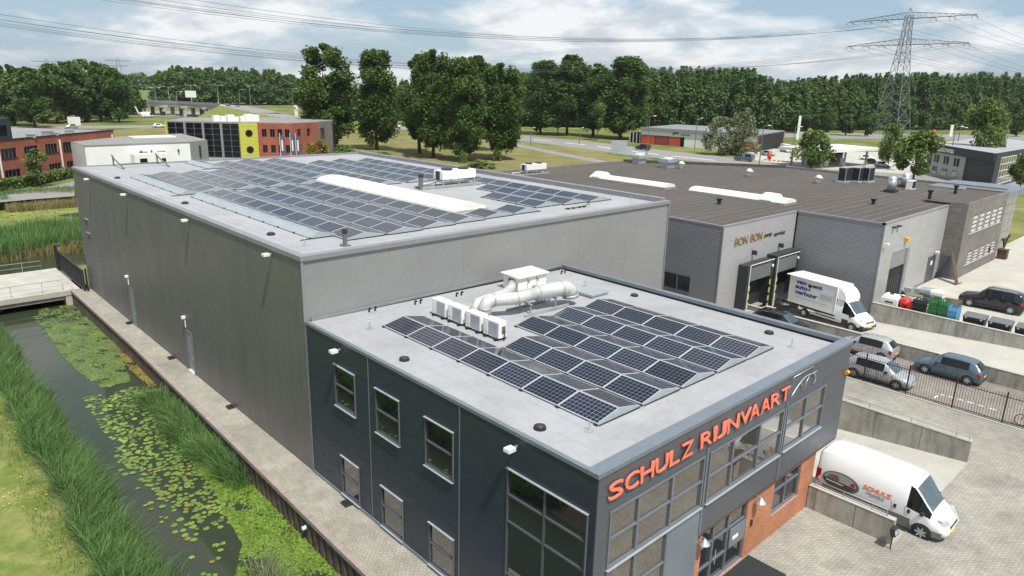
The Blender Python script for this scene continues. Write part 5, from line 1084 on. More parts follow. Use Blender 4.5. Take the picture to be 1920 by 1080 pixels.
for u, v in ((1790, 367), (1741.6, 377), (1637, 383), (1348, 383)):
    p = G(u, v, RZ); t = thing('roof_stack', 'small black pipe on the dark roof %s' % {1790: 'near the brick wing', 1741.6: 'between brick wing and ribbed front', 1637: 'in the middle of the right half', 1348: 'in front of the two skylights'}[u], 'pipe', (p.x, p.y, RZ)); h = .9 if u > 1700 else .35; MB().cyl((0, 0, 0), (0, 0, h), .16, n=10).build('pipe', 'black_metal', t, local=True); MB().cyl((0, 0, h), (0, 0, h+.18), .20, .30, 10).build('cap', 'black_metal', t, local=True)
p = G(1420/2.341+1100, 832/2.341, RZ); box_unit('small_condenser', 'small white condenser with dark front on the dark roof right of the stacks', 'air conditioner', p.x, p.y, [('casing', 'white_metal', (-.6, -.3, .1, .6, .3, 1.0)), ('grille', 'joint', (-.5, -.32, .18, .5, -.301, .92)), ('base', 'galv_dull', (-.7, -.4, 0, .7, .4, .1))])
p = G(1000, 327, RZ); ch2 = dup(ch, (p.x, p.y, RZ), .0, 'white twin-fan chiller on legs on the dark roof edge behind the tall hall')
# yard clutter behind the concrete wall
YZ = .754
def crate_stack(x, y, n, m_, lab, w=.6, d=.8, name='crate', group=None, h=.30):
    for k in range(n):
        t = thing(name, (lab % ['bottom', 'second', 'third', 'fourth', 'fifth', 'sixth', 'topmost'][k if k < n-1 else 6]), 'crate', (x, y, YZ+k*(h+.01)), random.uniform(-.03, .03), group)
        e = .025
        MB().box(-w/2, -d/2, 0, w/2, d/2, e).build('base', m_, t, local=True)
        for s in (-1, 1):
            b = MB()
            for z0, z1 in ((e, .09), (.13, .17), (.21, .245), (.265, h)): b.box(s*(w/2-e), -d/2, z0, s*w/2, d/2, z1)
            for yy_ in np.linspace(-d/2+.03, d/2-.03, 5): b.box(s*(w/2-e+.002), yy_-.025, e, s*(w/2-.002), yy_+.025, h)
            b.build('side', m_, t, local=True); b = MB()
            for z0, z1 in ((e, .09), (.13, .17), (.21, .245), (.265, h)): b.box(-w/2+e, s*(d/2-e), z0, w/2-e, s*d/2, z1)
            for xx in np.linspace(-w/2+.06, w/2-.06, 4): b.box(xx-.025, s*(d/2-e+.002), e, xx+.025, s*(d/2-.002), h)
            b.build('side', m_, t, local=True)
crate_stack(46.75, 5.0, 6, 'green_plastic', 'green plastic crate, %s in the stack left of the other green stack', 1.0, .62, group='green crates')
crate_stack(46.75, 4.32, 6, 'green_plastic', 'green plastic crate, %s in the stack next to the blue crates', 1.0, .62, group='green crates')
crate_stack(46.75, 3.62, 5, 'blue_plastic', 'light blue plastic crate, %s in the blue stack by the yard wall', 1.0, .66, group='blue crates')
crate_stack(46.75, 6.05, 5, 'black_metal', 'black plastic crate, %s in the stack between red boxes and green crates', 1.0, .80, group='black crates')
MB_ = MB()
t = thing('tank', 'white plastic tank with round lid standing against the yard wall corner', 'tank', (46.75, 8.2, YZ)); b = MB(); b.box(-.5, -.62, 0, .5, .62, 1.15).hexa([(-.5, -.62, 1.15), (.5, -.62, 1.15), (.5, .62, 1.15), (-.5, .62, 1.15)], [(-.38, -.45, 1.45), (.38, -.45, 1.45), (.38, .45, 1.45), (-.38, .45, 1.45)]); b.build('body', 'plaster_white', t, local=True); MB().cyl((0, 0, 1.45), (0, 0, 1.52), .16, n=14).build('lid', 'dark_plastic', t, local=True); MB().box(-.508, -.34, .82, -.501, .28, .95).build('print', 'ink_dark', t, local=True)
t = thing('wooden_pallet', 'small wooden pallet between white tank and red boxes', 'pallet', (46.8, 7.15, YZ+.35))
for q in range(5): MB().box(-.5, -.5+.21*q, .11, .5, -.5+.21*q+.15, .14).build('slat', 'wood', t, local=True)
for q in (-.42, 0, .42): MB().box(q-.06, -.5, 0, q+.06, .5, .11).build('runner', 'wood', t, local=True)
tag(MB().box(46.35, 6.70, YZ, 47.3, 7.6, YZ+.345).build('plinth', 'dark_plastic'), 'dark box carrying the small wooden pallet behind the yard wall', 'box')
t = thing('drum', 'red plastic drum on the small wooden pallet', 'drum', (46.9, 7.15, YZ+.495)); MB().cyl((0, 0, 0), (0, 0, .75), .40, n=16).build('body', 'red_paint', t, True, local=True); MB().cyl((0, 0, .75), (0, 0, .80), .42, .38, 16).build('lid', 'red_paint', t, local=True)
t = thing('canister', 'red boxy canister below the drum and beside black crates', 'canister', (46.6, 6.62, YZ)); MB().box(-.3, -.22, 0, .3, .22, 1.15).build('body', 'red_paint', t, local=True); MB().box(-.15, -.05, 1.15, .15, .05, 1.24).build('handle', 'red_paint', t, local=True)
t = thing('tub', 'round grey-green tub standing behind the black crates', 'tub', (47.9, 6.9, YZ)); MB().cyl((0, 0, 0), (0, 0, 1.5), .5, .65, 18).build('body', 'galv_dull', t, True, local=True); MB().cyl((0, 0, 1.5), (0, 0, 1.53), .66, n=18).build('rim', 'leaf_grey', t, local=True)
t = thing('film_roll_stack', 'stack of wrapped white film bundles behind the green crates', 'bundle', (48.4, 5.7, YZ))
for q, (x, y, z) in enumerate(((0, 0, 0), (0, .9, 0), (.2, .4, .75), (0, -.5, .72), (.1, .5, 1.45), (0, -.3, 1.42))): MB().cyl((x, y-.45, z+.38), (x, y+.45, z+.38), .37, .34, 10).build('bundle', 'skylight_white' if q % 2 else 'galv', t, local=True)
t = thing('scrap_heap', 'heap of black and white crates and pipes by the roller door', 'crates', (50.8, 7.9, YZ))
for q in range(16): x, y, z = random.uniform(-1.2, 1.2), random.uniform(-.7, .7), random.uniform(0, 1.1); s = random.uniform(.15, .4); MB().box(x-s, y-s*.7, z, x+s, y+s*.7, z+s*1.2).build('piece', random.choice(['dark_plastic', 'black_metal', 'white_metal', 'galv_dull', 'grey_plastic']), t, local=True)
t = thing('leaning_board', 'brown wooden board leaning by the brick wing door', 'board', (61.4, 7.5, YZ)); MB().hexa([(-.9, -.3, 0), (-.2, -.3, 0), (-.2, -.2, 0), (-.9, -.2, 0)], [(.5, .9, 2.6), (1.2, .9, 2.6), (1.2, 1.0, 2.6), (.5, 1.0, 2.6)]).build('board', 'wood_dark', t, local=True); MB().box(-.2, -.4, 0, .5, -.25, .1).build('foot', 'wood', t, local=True)
t = thing('wooden_box', 'low brown wooden box on the yard behind the green crates', 'box', (50.5, 4.9, YZ)); MB().box(-.9, -.6, 0, .9, .6, .9).build('box', 'wood_dark', t, local=True); MB().box(-.92, -.62, .9, .92, .62, .95).build('lid', 'wood_dark', t, local=True)
for k, y in enumerate((2.2, .55, -1.15, -2.85)):
    t = thing('waste_container', 'black wheeled waste container behind the yard wall, %s from the blue crates' % ['first', 'second', 'third', 'fourth'][k], 'container', (46.95, y, YZ), 0, 'black waste containers'); MB().hexa([(-.40, -.62, .15), (.40, -.62, .15), (.40, .62, .15), (-.40, .62, .15)], [(-.52, -.72, 1.05), (.52, -.72, 1.05), (.52, .72, 1.05), (-.52, .72, 1.05)]).build('body', 'dark_plastic', t, local=True)
    MB().hexa([(-.56, -.76, 1.06), (.56, -.76, 1.06), (.56, .76, 1.06), (-.56, .76, 1.06)], [(-.50, -.72, 1.12), (.50, -.72, 1.22), (.50, .72, 1.22), (-.50, .72, 1.12)]).build('lid', 'grey_plastic', t, local=True)
    for sx in (-.3, .3):
        for sy in (-.5, .5): MB().cyl((sx-.03, sy, .09), (sx+.03, sy, .09), .09, n=10).build('wheel', 'rubber', t, local=True)
    for sy in (-.5, .5): MB().box(-.58, sy-.07, .92, -.53, sy+.07, 1.04).build('grip', 'galv', t, local=True)
tag(MB().hexa([(46.6, -2.2, YZ+1.26), (47.1, -2.3, YZ+1.26), (47.0, -1.8, YZ+1.26), (46.6, -1.8, YZ+1.26)], [(46.7, -2.1, YZ+1.42), (46.95, -2.15, YZ+1.38), (46.9, -1.9, YZ+1.45), (46.7, -1.9, YZ+1.40)]).build('plastic_bag', 'blue_plastic'), 'light blue plastic bag lying on a black waste container', 'bag')
# ================================================================== BRIDGE, GATE, CANAL PLANTS
br = thing('footbridge', 'pale concrete bridge with thin railing crossing the canal', 'bridge', (-8, 61.5, 0))
MB().box(-60, 57.15, -.42, -.7, 66.2, 0.02).build('deck', 'concrete', br); MB().box(-60, 57.3, -.75, -1.9, 66, -.422).build('beam', 'concrete_wall', br)
MB().box(-1.85, 57.2, -2.2, -.75, 66.1, -.44).build('abutment', 'concrete', br)
for y in (57.45, 65.9):
    MB().tube([(-1.9, y, .05), (-1.9, y, .95), (-60, y, .95)], .025, 6).build('handrail', 'galv_dull', br, True); MB().tube([(-1.9, y, .5), (-60, y, .5)], .016, 5).build('mid_rail', 'galv_dull', br)
    for k in range(16): MB().cyl((-3.4-2.2*k, y, .02), (-3.4-2.2*k, y, .95), .02, n=6).build('rail_post', 'galv_dull', br)
gt = thing('sliding_gate', 'dark steel sliding gate closing the bridge end beside the hall', 'gate', (-.55, 60.5, 0))
MB().box(-.62, 56.0, .12, -.48, 65.2, .26).build('bottom_beam', 'black_metal', gt); MB().box(-.60, 56.0, 1.78, -.50, 65.2, 1.86).build('top_rail', 'black_metal', gt)
for k in range(9): MB().box(-.60, 56.0+1.142*k, .26, -.50, 56.08+1.142*k, 1.78).build('stile', 'black_metal', gt)
for k in range(62): MB().cyl((-.55, 56.15+.147*k, .26), (-.55, 56.15+.147*k, 1.80), .020, n=6).build('bar', 'black_metal', gt)
for y in (64.9, 65.5): MB().box(-.75, y-.08, 0, -.60, y+.08, 2.3).build('guide_post', 'black_metal', gt)
MB().box(-.75, 64.82, 2.31, -.35, 65.58, 2.42).build('guide_head', 'black_metal', gt)
MB().box(-.42, 55.9, 0, -.30, 56.05, 2.0).build('catch_post', 'black_metal', gt)
for y in (56.5, 58, 59.5, 61, 62.5): MB().box(-1.2, y, -1.4, -1.06, y+.14, .05).build('pile', 'galv_dull', gt)

def blades(n, xy, z0, h, hv, w, lean, m_, name, label=None, cat=None, curl=.5, kind='stuff', wind=(0.25, 0.1)):
    n = len(xy); H = h*(1+hv*RNG.standard_normal(n)).clip(.35, 1.8); a = RNG.uniform(0, 2*math.pi, n); le = np.abs(RNG.normal(lean, lean*.6, n)); az = RNG.uniform(0, 2*math.pi, n)
    D = np.stack([np.cos(az)*le+wind[0]*lean, np.sin(az)*le+wind[1]*lean], -1); S = np.stack([np.cos(a), np.sin(a)], -1)*(w*RNG.uniform(.6, 1.3, n))[:, None]/2
    z0 = z0 if isinstance(z0, np.ndarray) else np.full(n, z0); V = np.zeros((n, 7, 3))
    for k, (t, ww) in enumerate(((0, 1.0), (.45, .95), (.8, .6))):
        c = xy+D*(H*(t**(1+curl)))[:, None]; V[:, 2*k, :2] = c-S*ww; V[:, 2*k+1, :2] = c+S*ww; V[:, 2*k, 2] = V[:, 2*k+1, 2] = z0+H*t*(1-.12*t*le)
    V[:, 6, :2] = xy+D*H[:, None]; V[:, 6, 2] = z0+H*(1-.22*le).clip(.3)
    b = np.arange(n)[:, None]*7; F4 = np.concatenate([b+np.array([[0, 1, 3, 2]]), b+np.array([[2, 3, 5, 4]])]); F3 = b+np.array([[4, 5, 6]])
    o = link(name, npmesh(name, V.reshape(-1, 3), [F4, F3], m_)); tag(o, label, cat, kind=kind); return o
def scatter(n, x0, x1, y0, y1, f=None):
    P = np.stack([RNG.uniform(x0, x1, n), RNG.uniform(y0, y1, n)], -1)
    return P[f(P)] if f else P
def sm(y, s=0.0): return .35*np.sin(y*.55+s)+.22*np.sin(y*1.37+2*s)+.12*np.sin(y*3.1+s)
def bankz(P): return .10-np.clip((P[:, 0]+9.3)/2.2, 0, 1)**1.2*1.75
# left bank reeds, denser tufts with gaps between
def leftbank(P):
    x, y = P[:, 0], P[:, 1]; e = -7.5+sm(y, .3)*.6; l = -9.45+sm(y, 2.)*.45; tuft = np.sin(x*2.3+y*1.1)*np.sin(y*1.9-x*.7)+np.sin(x*5.1-y*3.7)*.5
    return (x < e) & (x > l) & (RNG.uniform(-1.6, 1.0, len(P)) < tuft+.3)
P = scatter(210000, -10.2, -5.2, 8, 57, leftbank); bz = np.maximum(bankz(P), -1.45)
hh = 1.05+.35*np.sin(P[:, 1]*.4+P[:, 0])
blades(0, P, bz, .74, .38, .020, .65, 'reed', 'reed_bank', 'tall green reeds and grass growing along the left canal bank', 'reeds', wind=(.05, -.05))
P = scatter(12000, -8.8, -6.2, 10, 57, lambda P: P[:, 0] < -7.25+sm(P[:, 1], .3)*.6); P = P[P[:, 0] > -7.9+sm(P[:, 1], .3)*.6]
blades(0, P, -1.4, .85, .3, .03, .45, 'leaf', 'reed_edge', 'dark reed fringe at the left waterline of the canal', 'reeds')
# reed clumps against the sheet piles
P = scatter(26000, -4.2, -1.8, 19.8, 32.5, lambda P: (P[:, 0] > -2.75+sm(P[:, 1]*1.6, 1.)*.7-.25*np.sin((P[:, 1]-19.5)/16.5*math.pi)) & (P[:, 0] < wedge(P[:, 1])-.12) & (RNG.uniform(0, 1, len(P)) < .25+.75*(np.sin(P[:, 1]*1.15+.5) > -.45)))
blades(0, P, -1.38, .95, .38, .024, .7, 'reed', 'reed_clump', 'dark green reeds leaning over the water below the walkway edge', 'reeds', wind=(-.25, 0))
P = scatter(500, -4.9, -3.9, 11.0, 13.5); blades(0, P, -1.4, .9, .3, .03, .5, 'leaf_grey', 'reed_tuft', 'small pale reed tuft in open water at the lower picture edge', 'reeds')
# reed beds beyond the bridge
def pxf(poly, z): return lambda P: inpoly(*projn(np.c_[P, np.full(len(P), z)]), poly)
P = scatter(60000, -22, 14, 76, 93, lambda P: (P[:, 1] > 78.5+.8*np.sin(P[:, 0]*.5)) & (P[:, 1] < 90+1.2*np.sin(P[:, 0]*.4)))
blades(0, P, -1.4, 2.0, .22, .06, .22, 'reed', 'reed_bed', 'broad green reed bed in the water beyond the bridge', 'reeds')
P = scatter(6000, -22, 14, 77.6, 79.6); blades(0, P, -1.4, 1.1, .3, .05, .22, 'reed_tan', 'reed_stalks', 'tan dry reed stalks at the front of the reed bed beyond the bridge', 'reeds')
P = scatter(42000, -30, 16, 110, 122, lambda P: (P[:, 1] > 112+2.5*np.sin(P[:, 0]*.28)+4*(P[:, 0] > 3))); blades(0, P, -1.3, 1.5, .25, .07, .2, 'reed', 'reed_bed', 'far reed bed below the hedge on the other side of the pond', 'reeds')
P = scatter(7000, 2, 16, 109.5, 114, ); blades(0, P, -1.3, 1.0, .25, .06, .2, 'reed_tan', 'reed_stalks', 'tan dry reed stalks at the far pond edge', 'reeds')
# floating leaves
def discs(P, r, z, nseg, m_, tilt=.05, name='floating_leaves'):
    n = len(P); R_ = r*RNG.uniform(.6, 1.25, n); a0 = RNG.uniform(0, 6.28, n); ang_ = np.linspace(0, 2*math.pi, nseg, endpoint=False); V = np.zeros((n, nseg, 3)); ph = RNG.uniform(0, 6.28, n); tl = RNG.uniform(0, tilt, n)
    for k in range(nseg):
        q = a0+ang_[k]; rr = R_*(1+.10*np.sin(3*q+ph)); V[:, k, 0] = P[:, 0]+rr*np.cos(q); V[:, k, 1] = P[:, 1]+rr*np.sin(q); V[:, k, 2] = z+RNG.uniform(0, .012, n)*0+.012+tl*rr*np.sin(q+ph)
    V[:, :, 2] += RNG.uniform(0, .015, n)[:, None]
    return npmesh(name, V.reshape(-1, 3), [np.arange(n*nseg).reshape(n, nseg)], m_)
CAN = lambda P: (P[:, 0] < wedge(P[:, 1])-.15) & (P[:, 0] > -7.4+sm(P[:, 1], .3)*.6)
def region(n, poly, noise=.0, th=-9, fr=1.0):
    P = scatter(n, -6.8, -1.4, 6, 57.4, CAN); k = pxf(poly, WZ)(P); f = np.sin(P[:, 0]*fr*1.9+P[:, 1]*fr*.9)+np.sin(P[:, 1]*fr*1.7-P[:, 0]*fr*1.1+1)+.6*np.sin(P[:, 0]*fr*4.7+P[:, 1]*fr*3.1); return P[k & (f+RNG.normal(0, noise, len(P)) > th)]
dw = [(400, 860), (470, 868), (560, 1000), (660, 1085), (440, 1085), (455, 1020), (420, 960), (395, 900)]
o = link('duckweed', discs(region(150000, dw, .6, -1.25), .05, WZ, 6, 'duckweed', tilt=.6)); tag(o, 'bright green floating plant carpet on the canal beside the sheet piles', 'water plants', kind='stuff')
o = link('duckweed', discs(region(90000, [(470, 868), (440, 960), (385, 900), (330, 830), (290, 780), (360, 760), (420, 800)], .6, -.9), .055, WZ, 6, 'duckweed', tilt=.4)); tag(o, 'thin green floating plants between lily pads and the leaning reeds', 'water plants', kind='stuff')
mt = [(80, 612), (170, 600), (215, 640), (245, 715), (190, 728), (150, 700), (115, 665)]
o = link('water_weed', discs(region(90000, mt, .6, -1.0, 1.6), .075, WZ, 6, 'weedmat')); tag(o, 'dense mid-green floating weed mat on the canal towards the bridge', 'water plants', kind='stuff')
o = link('water_weed', discs(region(12000, [(60, 590), (130, 555), (175, 560), (215, 610), (90, 640)], .7, -.3, 1.6), .11, WZ, 7, 'weedmat')); tag(o, 'scattered floating weed just below the bridge', 'water plants', kind='stuff')
o = link('algae', discs(region(60000, [(180, 595), (215, 612), (330, 720), (340, 760), (300, 740), (240, 690)], .6, -.7, 1.5), .08, WZ, 6, 'algae')); tag(o, 'brownish algae strip on the water along the sheet piles', 'water plants', kind='stuff')
o = link('water_weed', discs(region(14000, [(200, 740), (255, 725), (300, 760), (250, 770)], .6, -1.2, 1.5), .08, WZ, 6, 'weedmat')); tag(o, 'small green weed patch in the middle of the canal', 'water plants', kind='stuff')
# pond cover beyond the bridge
P = scatter(26000, -30, 15, 90, 118); P = P[(np.sin(P[:, 0]*.5)+np.sin(P[:, 1]*.7+P[:, 0]*.2) > -1.2)]; o = link('duckweed', discs(P, .26, WZ, 6, 'pondweed')); tag(o, 'yellow-green duckweed cover on the pond beyond the reed bed', 'water plants', kind='stuff')
# water lilies: the three hundred largest pads singly, the rest as one part
ly = thing('water_lily_patch', 'water lily pads floating on the canal between the two banks', 'water lilies', (-4.2, 22, WZ))
pads = np.concatenate([region(9000, [(150, 745), (290, 730), (330, 790), (400, 850), (440, 960), (420, 1000), (330, 960), (240, 880), (190, 800)], .8, -.7, 1.5), region(3200, [(190, 790), (400, 840), (430, 1080), (380, 1080), (230, 900)], 1.0, .6, 1.2), region(700, [(70, 640), (250, 760), (280, 745), (120, 600)], .9, .6, 2)])
keep = []
for q in pads:
    if all((q[0]-r[0])**2+(q[1]-r[1])**2 > .17**2 for r in keep[-900:]): keep.append(q)
pads = np.array(keep); dist = np.hypot(pads[:, 0]-CX, pads[:, 1]-CY); order = np.argsort(dist); near, rest = pads[order[:300]], pads[order[300:]]
def pad_mesh(seed, m_='lily'):
    r = random.Random(seed); n = 12; v = [(0, 0, .012)]; 
    for i in range(n): a = .22+i*(2*math.pi-.44)/(n-1); q = .13*(1+r.uniform(-.09, .09)); v.append((q*math.cos(a), q*math.sin(a)*.92, .012+r.uniform(0, .014)))
    return MB().add(v, [(0, i, i+1) for i in range(1, n)]).mesh('leaf', m_)
PMs = [pad_mesh(k, 'lily') for k in range(5)]+[pad_mesh(7, 'weedmat'), pad_mesh(8, 'algae')]
for k, q in enumerate(near):
    o = link('leaf', PMs[random.choice((0, 1, 2, 3, 4, 0, 1, 2, 3, 4, 5, 5, 6))], ly, True); o.location = Vector((q[0], q[1], WZ+random.uniform(.0, .02)))-ly.location; o.rotation_euler = (random.uniform(-.04, .04), random.uniform(-.04, .04), random.uniform(0, 6.28)); s = random.uniform(.7, 1.25); o.scale = (s, s, 1)
if len(rest): tag(link('leaf_cover', discs(rest, .125, WZ, 10, 'lily'), ly), kind='stuff')
# yellow flowers and short tufts on the lawn
def lawnf(P): x, y = P[:, 0], P[:, 1]; return (x < -9.6) & (np.sin(x*1.1+y*.6)+np.sin(y*.9-x*.5)+RNG.normal(0, .5, len(P)) > .9)
P = scatter(2600, -20, -9.5, 14, 50, lawnf); o = link('yellow_flowers', discs(P, .035, .22, 5, 'flower', .3)); tag(o, 'scattered small yellow flowers in the mown grass', 'flowers', kind='stuff')
P = scatter(9000, -10.8, -9.2, 14, 57, lambda P: RNG.uniform(0, 1, len(P)) < np.exp((P[:, 0]+12.5)*.0-(np.abs(P[:, 0]+9.8))*1.2)); blades(0, P, .08, .26, .4, .018, .6, 'leaf_light', 'grass_verge', 'longer grass between mown lawn and reeds', 'grass')
P = scatter(420, -.9, -.03, 12, 57, lambda P: (P[:, 0] > -.16)); blades(0, P, .0, .14, .5, .015, .8, 'leaf_light', 'wall_weeds', 'tiny weeds along the foot of the hall wall', 'weeds')
# ================================================================== TREES
def crown_mesh(name, H, rad, n, leaf, m_, seed, base=.12, shape='poplar', lobes=26, ragged=.30):
    r = np.random.default_rng(seed); V = []; C = []
    # clumps on branches through the crown's volume
    t = np.sort(r.uniform(base, 1, lobes)); ax = r.uniform(0, 6.28, lobes)
    if shape == 'poplar': prof = np.interp(t, [base, base+.10, .40, .68, .86, .95, 1], [.50, .85, 1.0, .97, .76, .50, .16])
    elif shape == 'round': prof = np.interp(t, [base, base+.15, .5, .75, .92, 1], [.5, .85, 1.0, .85, .55, .12])
    else: prof = np.interp(t, [base, base+.2, .5, .8, 1], [.75, 1, .95, .72, .2])
    off = rad*prof*np.sqrt(r.uniform(.03, .75, lobes)); cx, cy, cz = np.cos(ax)*off, np.sin(ax)*off, t*H; cr = rad*(.22+.24*r.uniform(0, 1, lobes))*np.clip(prof, .35, 1); ch_ = cr*r.uniform(.9, 1.7, lobes)
    k = r.integers(0, lobes, n); d = r.standard_normal((n, 3)); d /= np.linalg.norm(d, axis=1)[:, None]; rr = r.uniform(.15, 1.0, n)**.5*(1+ragged*r.standard_normal(n)*.6)
    P = np.stack([cx[k]+d[:, 0]*rr*cr[k], cy[k]+d[:, 1]*rr*cr[k], cz[k]+d[:, 2]*rr*ch_[k]], -1); P = P[P[:, 2] < H*1.02]; d = d[:len(P)]; n = len(P)
    nr = d*.7+r.standard_normal((n, 3))*.55; nr[:, 2] += .55; nr /= np.linalg.norm(nr, axis=1)[:, None]; a = np.cross(nr, r.standard_normal((n, 3))); a /= np.linalg.norm(a, axis=1)[:, None]; b = np.cross(nr, a); s = (leaf*r.uniform(.55, 1.35, n))[:, None]
    Q = np.stack([P-a*s-b*s*.55, P+a*s*.2-b*s*.8, P+a*s+b*s*.45, P-a*s*.25+b*s*.8], 1)
    return npmesh(name, Q.reshape(-1, 3), [np.arange(n*4).reshape(n, 4)], m_)
def trunk_mesh(H, r0, seed, top=.75, m_='bark'):
    q = random.Random(seed); b = MB(); b.tube([(0, 0, -.3), (q.uniform(-.2, .2), q.uniform(-.2, .2), H*.2), (q.uniform(-.4, .4), q.uniform(-.4, .4), H*.45), (q.uniform(-.5, .5), q.uniform(-.5, .5), H*top)], [r0*1.15, r0*.85, r0*.6, r0*.15], 8)
    for k in range(9):
        z = H*q.uniform(.15, .65); a = q.uniform(0, 6.28); L_ = H*q.uniform(.08, .16); b.tube([(0, 0, z), (math.cos(a)*L_*.6, math.sin(a)*L_*.6, z+L_*.5), (math.cos(a)*L_, math.sin(a)*L_, z+L_*1.2)], [r0*.3, r0*.2, r0*.06], 5)
    return b.mesh('trunk', m_, True)
POP = [(crown_mesh('crown', 26, 5.6, 22000, .27, 'leaf', 11+i, base=(.14, .11, .17)[i], lobes=(64, 70, 58)[i]), trunk_mesh(26, .42, i)) for i in range(3)]
FARP = [(crown_mesh('crown', 24, 6.0, 7000, .46, 'leaf_far', 31+i, base=.12, lobes=48, shape='round'), trunk_mesh(24, .40, 10+i)) for i in range(3)]
RND = [(crown_mesh('crown', 10, 4.0, 5200, .24, 'leaf_light', 41+i, base=.22, shape='round', lobes=28), trunk_mesh(10, .18, 20+i)) for i in range(2)]
WIL = [(crown_mesh('crown', 10, 4.0, 4200, .22, 'leaf_grey', 51+i, base=.05, shape='bush', lobes=30, ragged=.6), trunk_mesh(10, .16, 24+i)) for i in range(2)]
YNG = [(crown_mesh('crown', 9, 2.2, 1500, .17, 'leaf_light', 61, base=.30, shape='round', lobes=16, ragged=.6), trunk_mesh(9, .10, 27))]
def tree(kind, name, label, u, vb, vt, hwpx, H0, R0, group=None, z=0.0, pos=None, rz=None, zb=0.0):
    p = pos or G(u, vb, zb); H = zat(p.x, p.y, vt)-zb; dist = (p-C0).dot(_f); R_ = hwpx*dist/FPX
    t = thing(name, label, 'tree', (p.x, p.y, zb), random.uniform(0, 6.28) if rz is None else rz, group); s = R_/R0; c, k = kind
    o = link('crown', c, t, True); o.scale = (s, s, H/H0); o = link('trunk', k, t, True); o.scale = (min(s, 1.2), min(s, 1.2), H/H0); return t
pg = 'poplars on the grassy bank behind the hall'
for i, (u, vb, vt, hw, lab) in enumerate(((612, 280, 86, 54, 'largest poplar, leftmost of the row behind the red brick building'), (707, 281, 95, 40, 'slim poplar second from the left in the row behind the hall'), (787, 288, 106, 38, 'poplar third from the left, close to its right neighbour'), (812, 296, 97, 40, 'tall poplar fourth from the left in the row behind the hall'),
        (868, 303, 110, 40, 'poplar in the middle of the row with ivy at its foot'), (893, 282, 108, 40, 'poplar behind the middle of the row'), (935, 299, 122, 42, 'poplar right end of the front row, bushy foot'), (1013, 252, 115, 40, 'farther poplar left of the right-hand group'), (1063, 254, 106, 40, 'farther poplar in the middle of the right-hand group'),
        (1112, 256, 122, 36, 'farther poplar between the two tallest of the right-hand group'), (1163, 260, 108, 50, 'broad poplar at the right end next to the white hall'))):
    tree(POP[i % 3], 'poplar_tree', lab, u, vb, vt, hw*1.08, 26, 5.6, pg)
tree(RND[0], 'young_tree', 'small light green tree in front of the farther poplars', 1046, 254, 168, 24, 10, 4.0); tree(YNG[0], 'young_tree', 'slender light green tree by the poplars at the road', 1119, 264, 182, 16, 9, 2.2)
wg = 'trees of the left-hand wood'
orn2 = ['leftmost', 'second', 'third', 'fourth', 'fifth', 'sixth', 'seventh', 'eighth', 'ninth', 'tenth', 'eleventh', 'twelfth', 'thirteenth', 'rightmost']
for i, (u, vb, vt, hw) in enumerate(((-14, 232, 124, 34), (8, 228, 128, 30), (28, 236, 122, 34), (48, 226, 130, 28), (66, 240, 128, 34), (88, 228, 132, 26), (108, 232, 122, 32), (128, 224, 118, 30), (148, 230, 116, 32), (168, 222, 114, 32), (190, 228, 118, 30), (208, 224, 122, 28), (224, 230, 130, 26), (238, 222, 142, 20))):
    tree(FARP[i % 3], 'woodland_tree', 'dark green broad tree of the left-hand wood, %s in the front line' % orn2[i], u, vb, vt, hw, 24, 6.0, wg)
# far woods that read as one mass
def wood(name, label, pts, kinds, m_='leaf_far', leaf=.95, nper=420, rad=5.5):
    Vs = []; 
    for k, (x, y, H) in enumerate(pts):
        r = RNG; n = nper; L_ = 16; ax = r.uniform(0, 6.28, L_); t = r.uniform(.12, .98, L_); pr = np.interp(t, [0, .2, .6, .85, 1], [.7, 1, .95, .6, .2]); off = rad*pr*.55*r.uniform(.3, 1, L_)
        j = r.integers(0, L_, n); d = r.standard_normal((n, 3)); d /= np.linalg.norm(d, axis=1)[:, None]; q = r.uniform(.6, 1.05, n)[:, None]
        P = np.stack([x+np.cos(ax[j])*off[j], y+np.sin(ax[j])*off[j], t[j]*H], -1)+d*q*np.stack([rad*.42*pr[j], rad*.42*pr[j], H*.11*np.ones(n)], -1); P[:, 2] = np.clip(P[:, 2], .2, H*1.03)
        nr = d*.7+r.standard_normal((n, 3))*.5; nr[:, 2] += .6; nr /= np.linalg.norm(nr, axis=1)[:, None]; a = np.cross(nr, r.standard_normal((n, 3))); a /= np.linalg.norm(a, axis=1)[:, None]; b = np.cross(nr, a); s = (leaf*r.uniform(.55, 1.3, n))[:, None]
        Vs.append(np.stack([P-a*s-b*s*.5, P+a*s*.2-b*s*.8, P+a*s+b*s*.45, P-a*s*.25+b*s*.8], 1).reshape(-1, 3))
    V = np.concatenate(Vs); o = link(name, npmesh(name, V, [np.arange(len(V)).reshape(-1, 4)], m_)); tag(o, label, 'wood', kind='stuff'); return o
def woodline(us, vbf, vtf, depth, rows, H_=None):
    pts = []
    for u in us:
        for k in range(rows):
            uu = u+random.uniform(-7, 7); p = G(uu, vbf(uu), 0); d = (p-Vector((CX, CY, 0))); d.z = 0; dn = d.normalized(); q = p+dn*(depth*(k+random.uniform(-.3, .3))); vt = vtf(uu)+random.uniform(-3.5, 7)
            H = zat(p.x, p.y, vt); H2_ = H*(1+.010*k) if k else H*random.uniform(.86, 1.0); pts.append((q.x, q.y, H2_))
    return pts
pi = np.interp
wood('far_wood', 'dense dark row of trees far behind the overpass', woodline(np.arange(296, 600, 7.5), lambda u: 197, lambda u: pi(u, [290, 305, 330, 480, 545, 565, 600], [150, 136, 128, 134, 138, 148, 150]), 9, 3), None, leaf=.8, nper=900, rad=7)
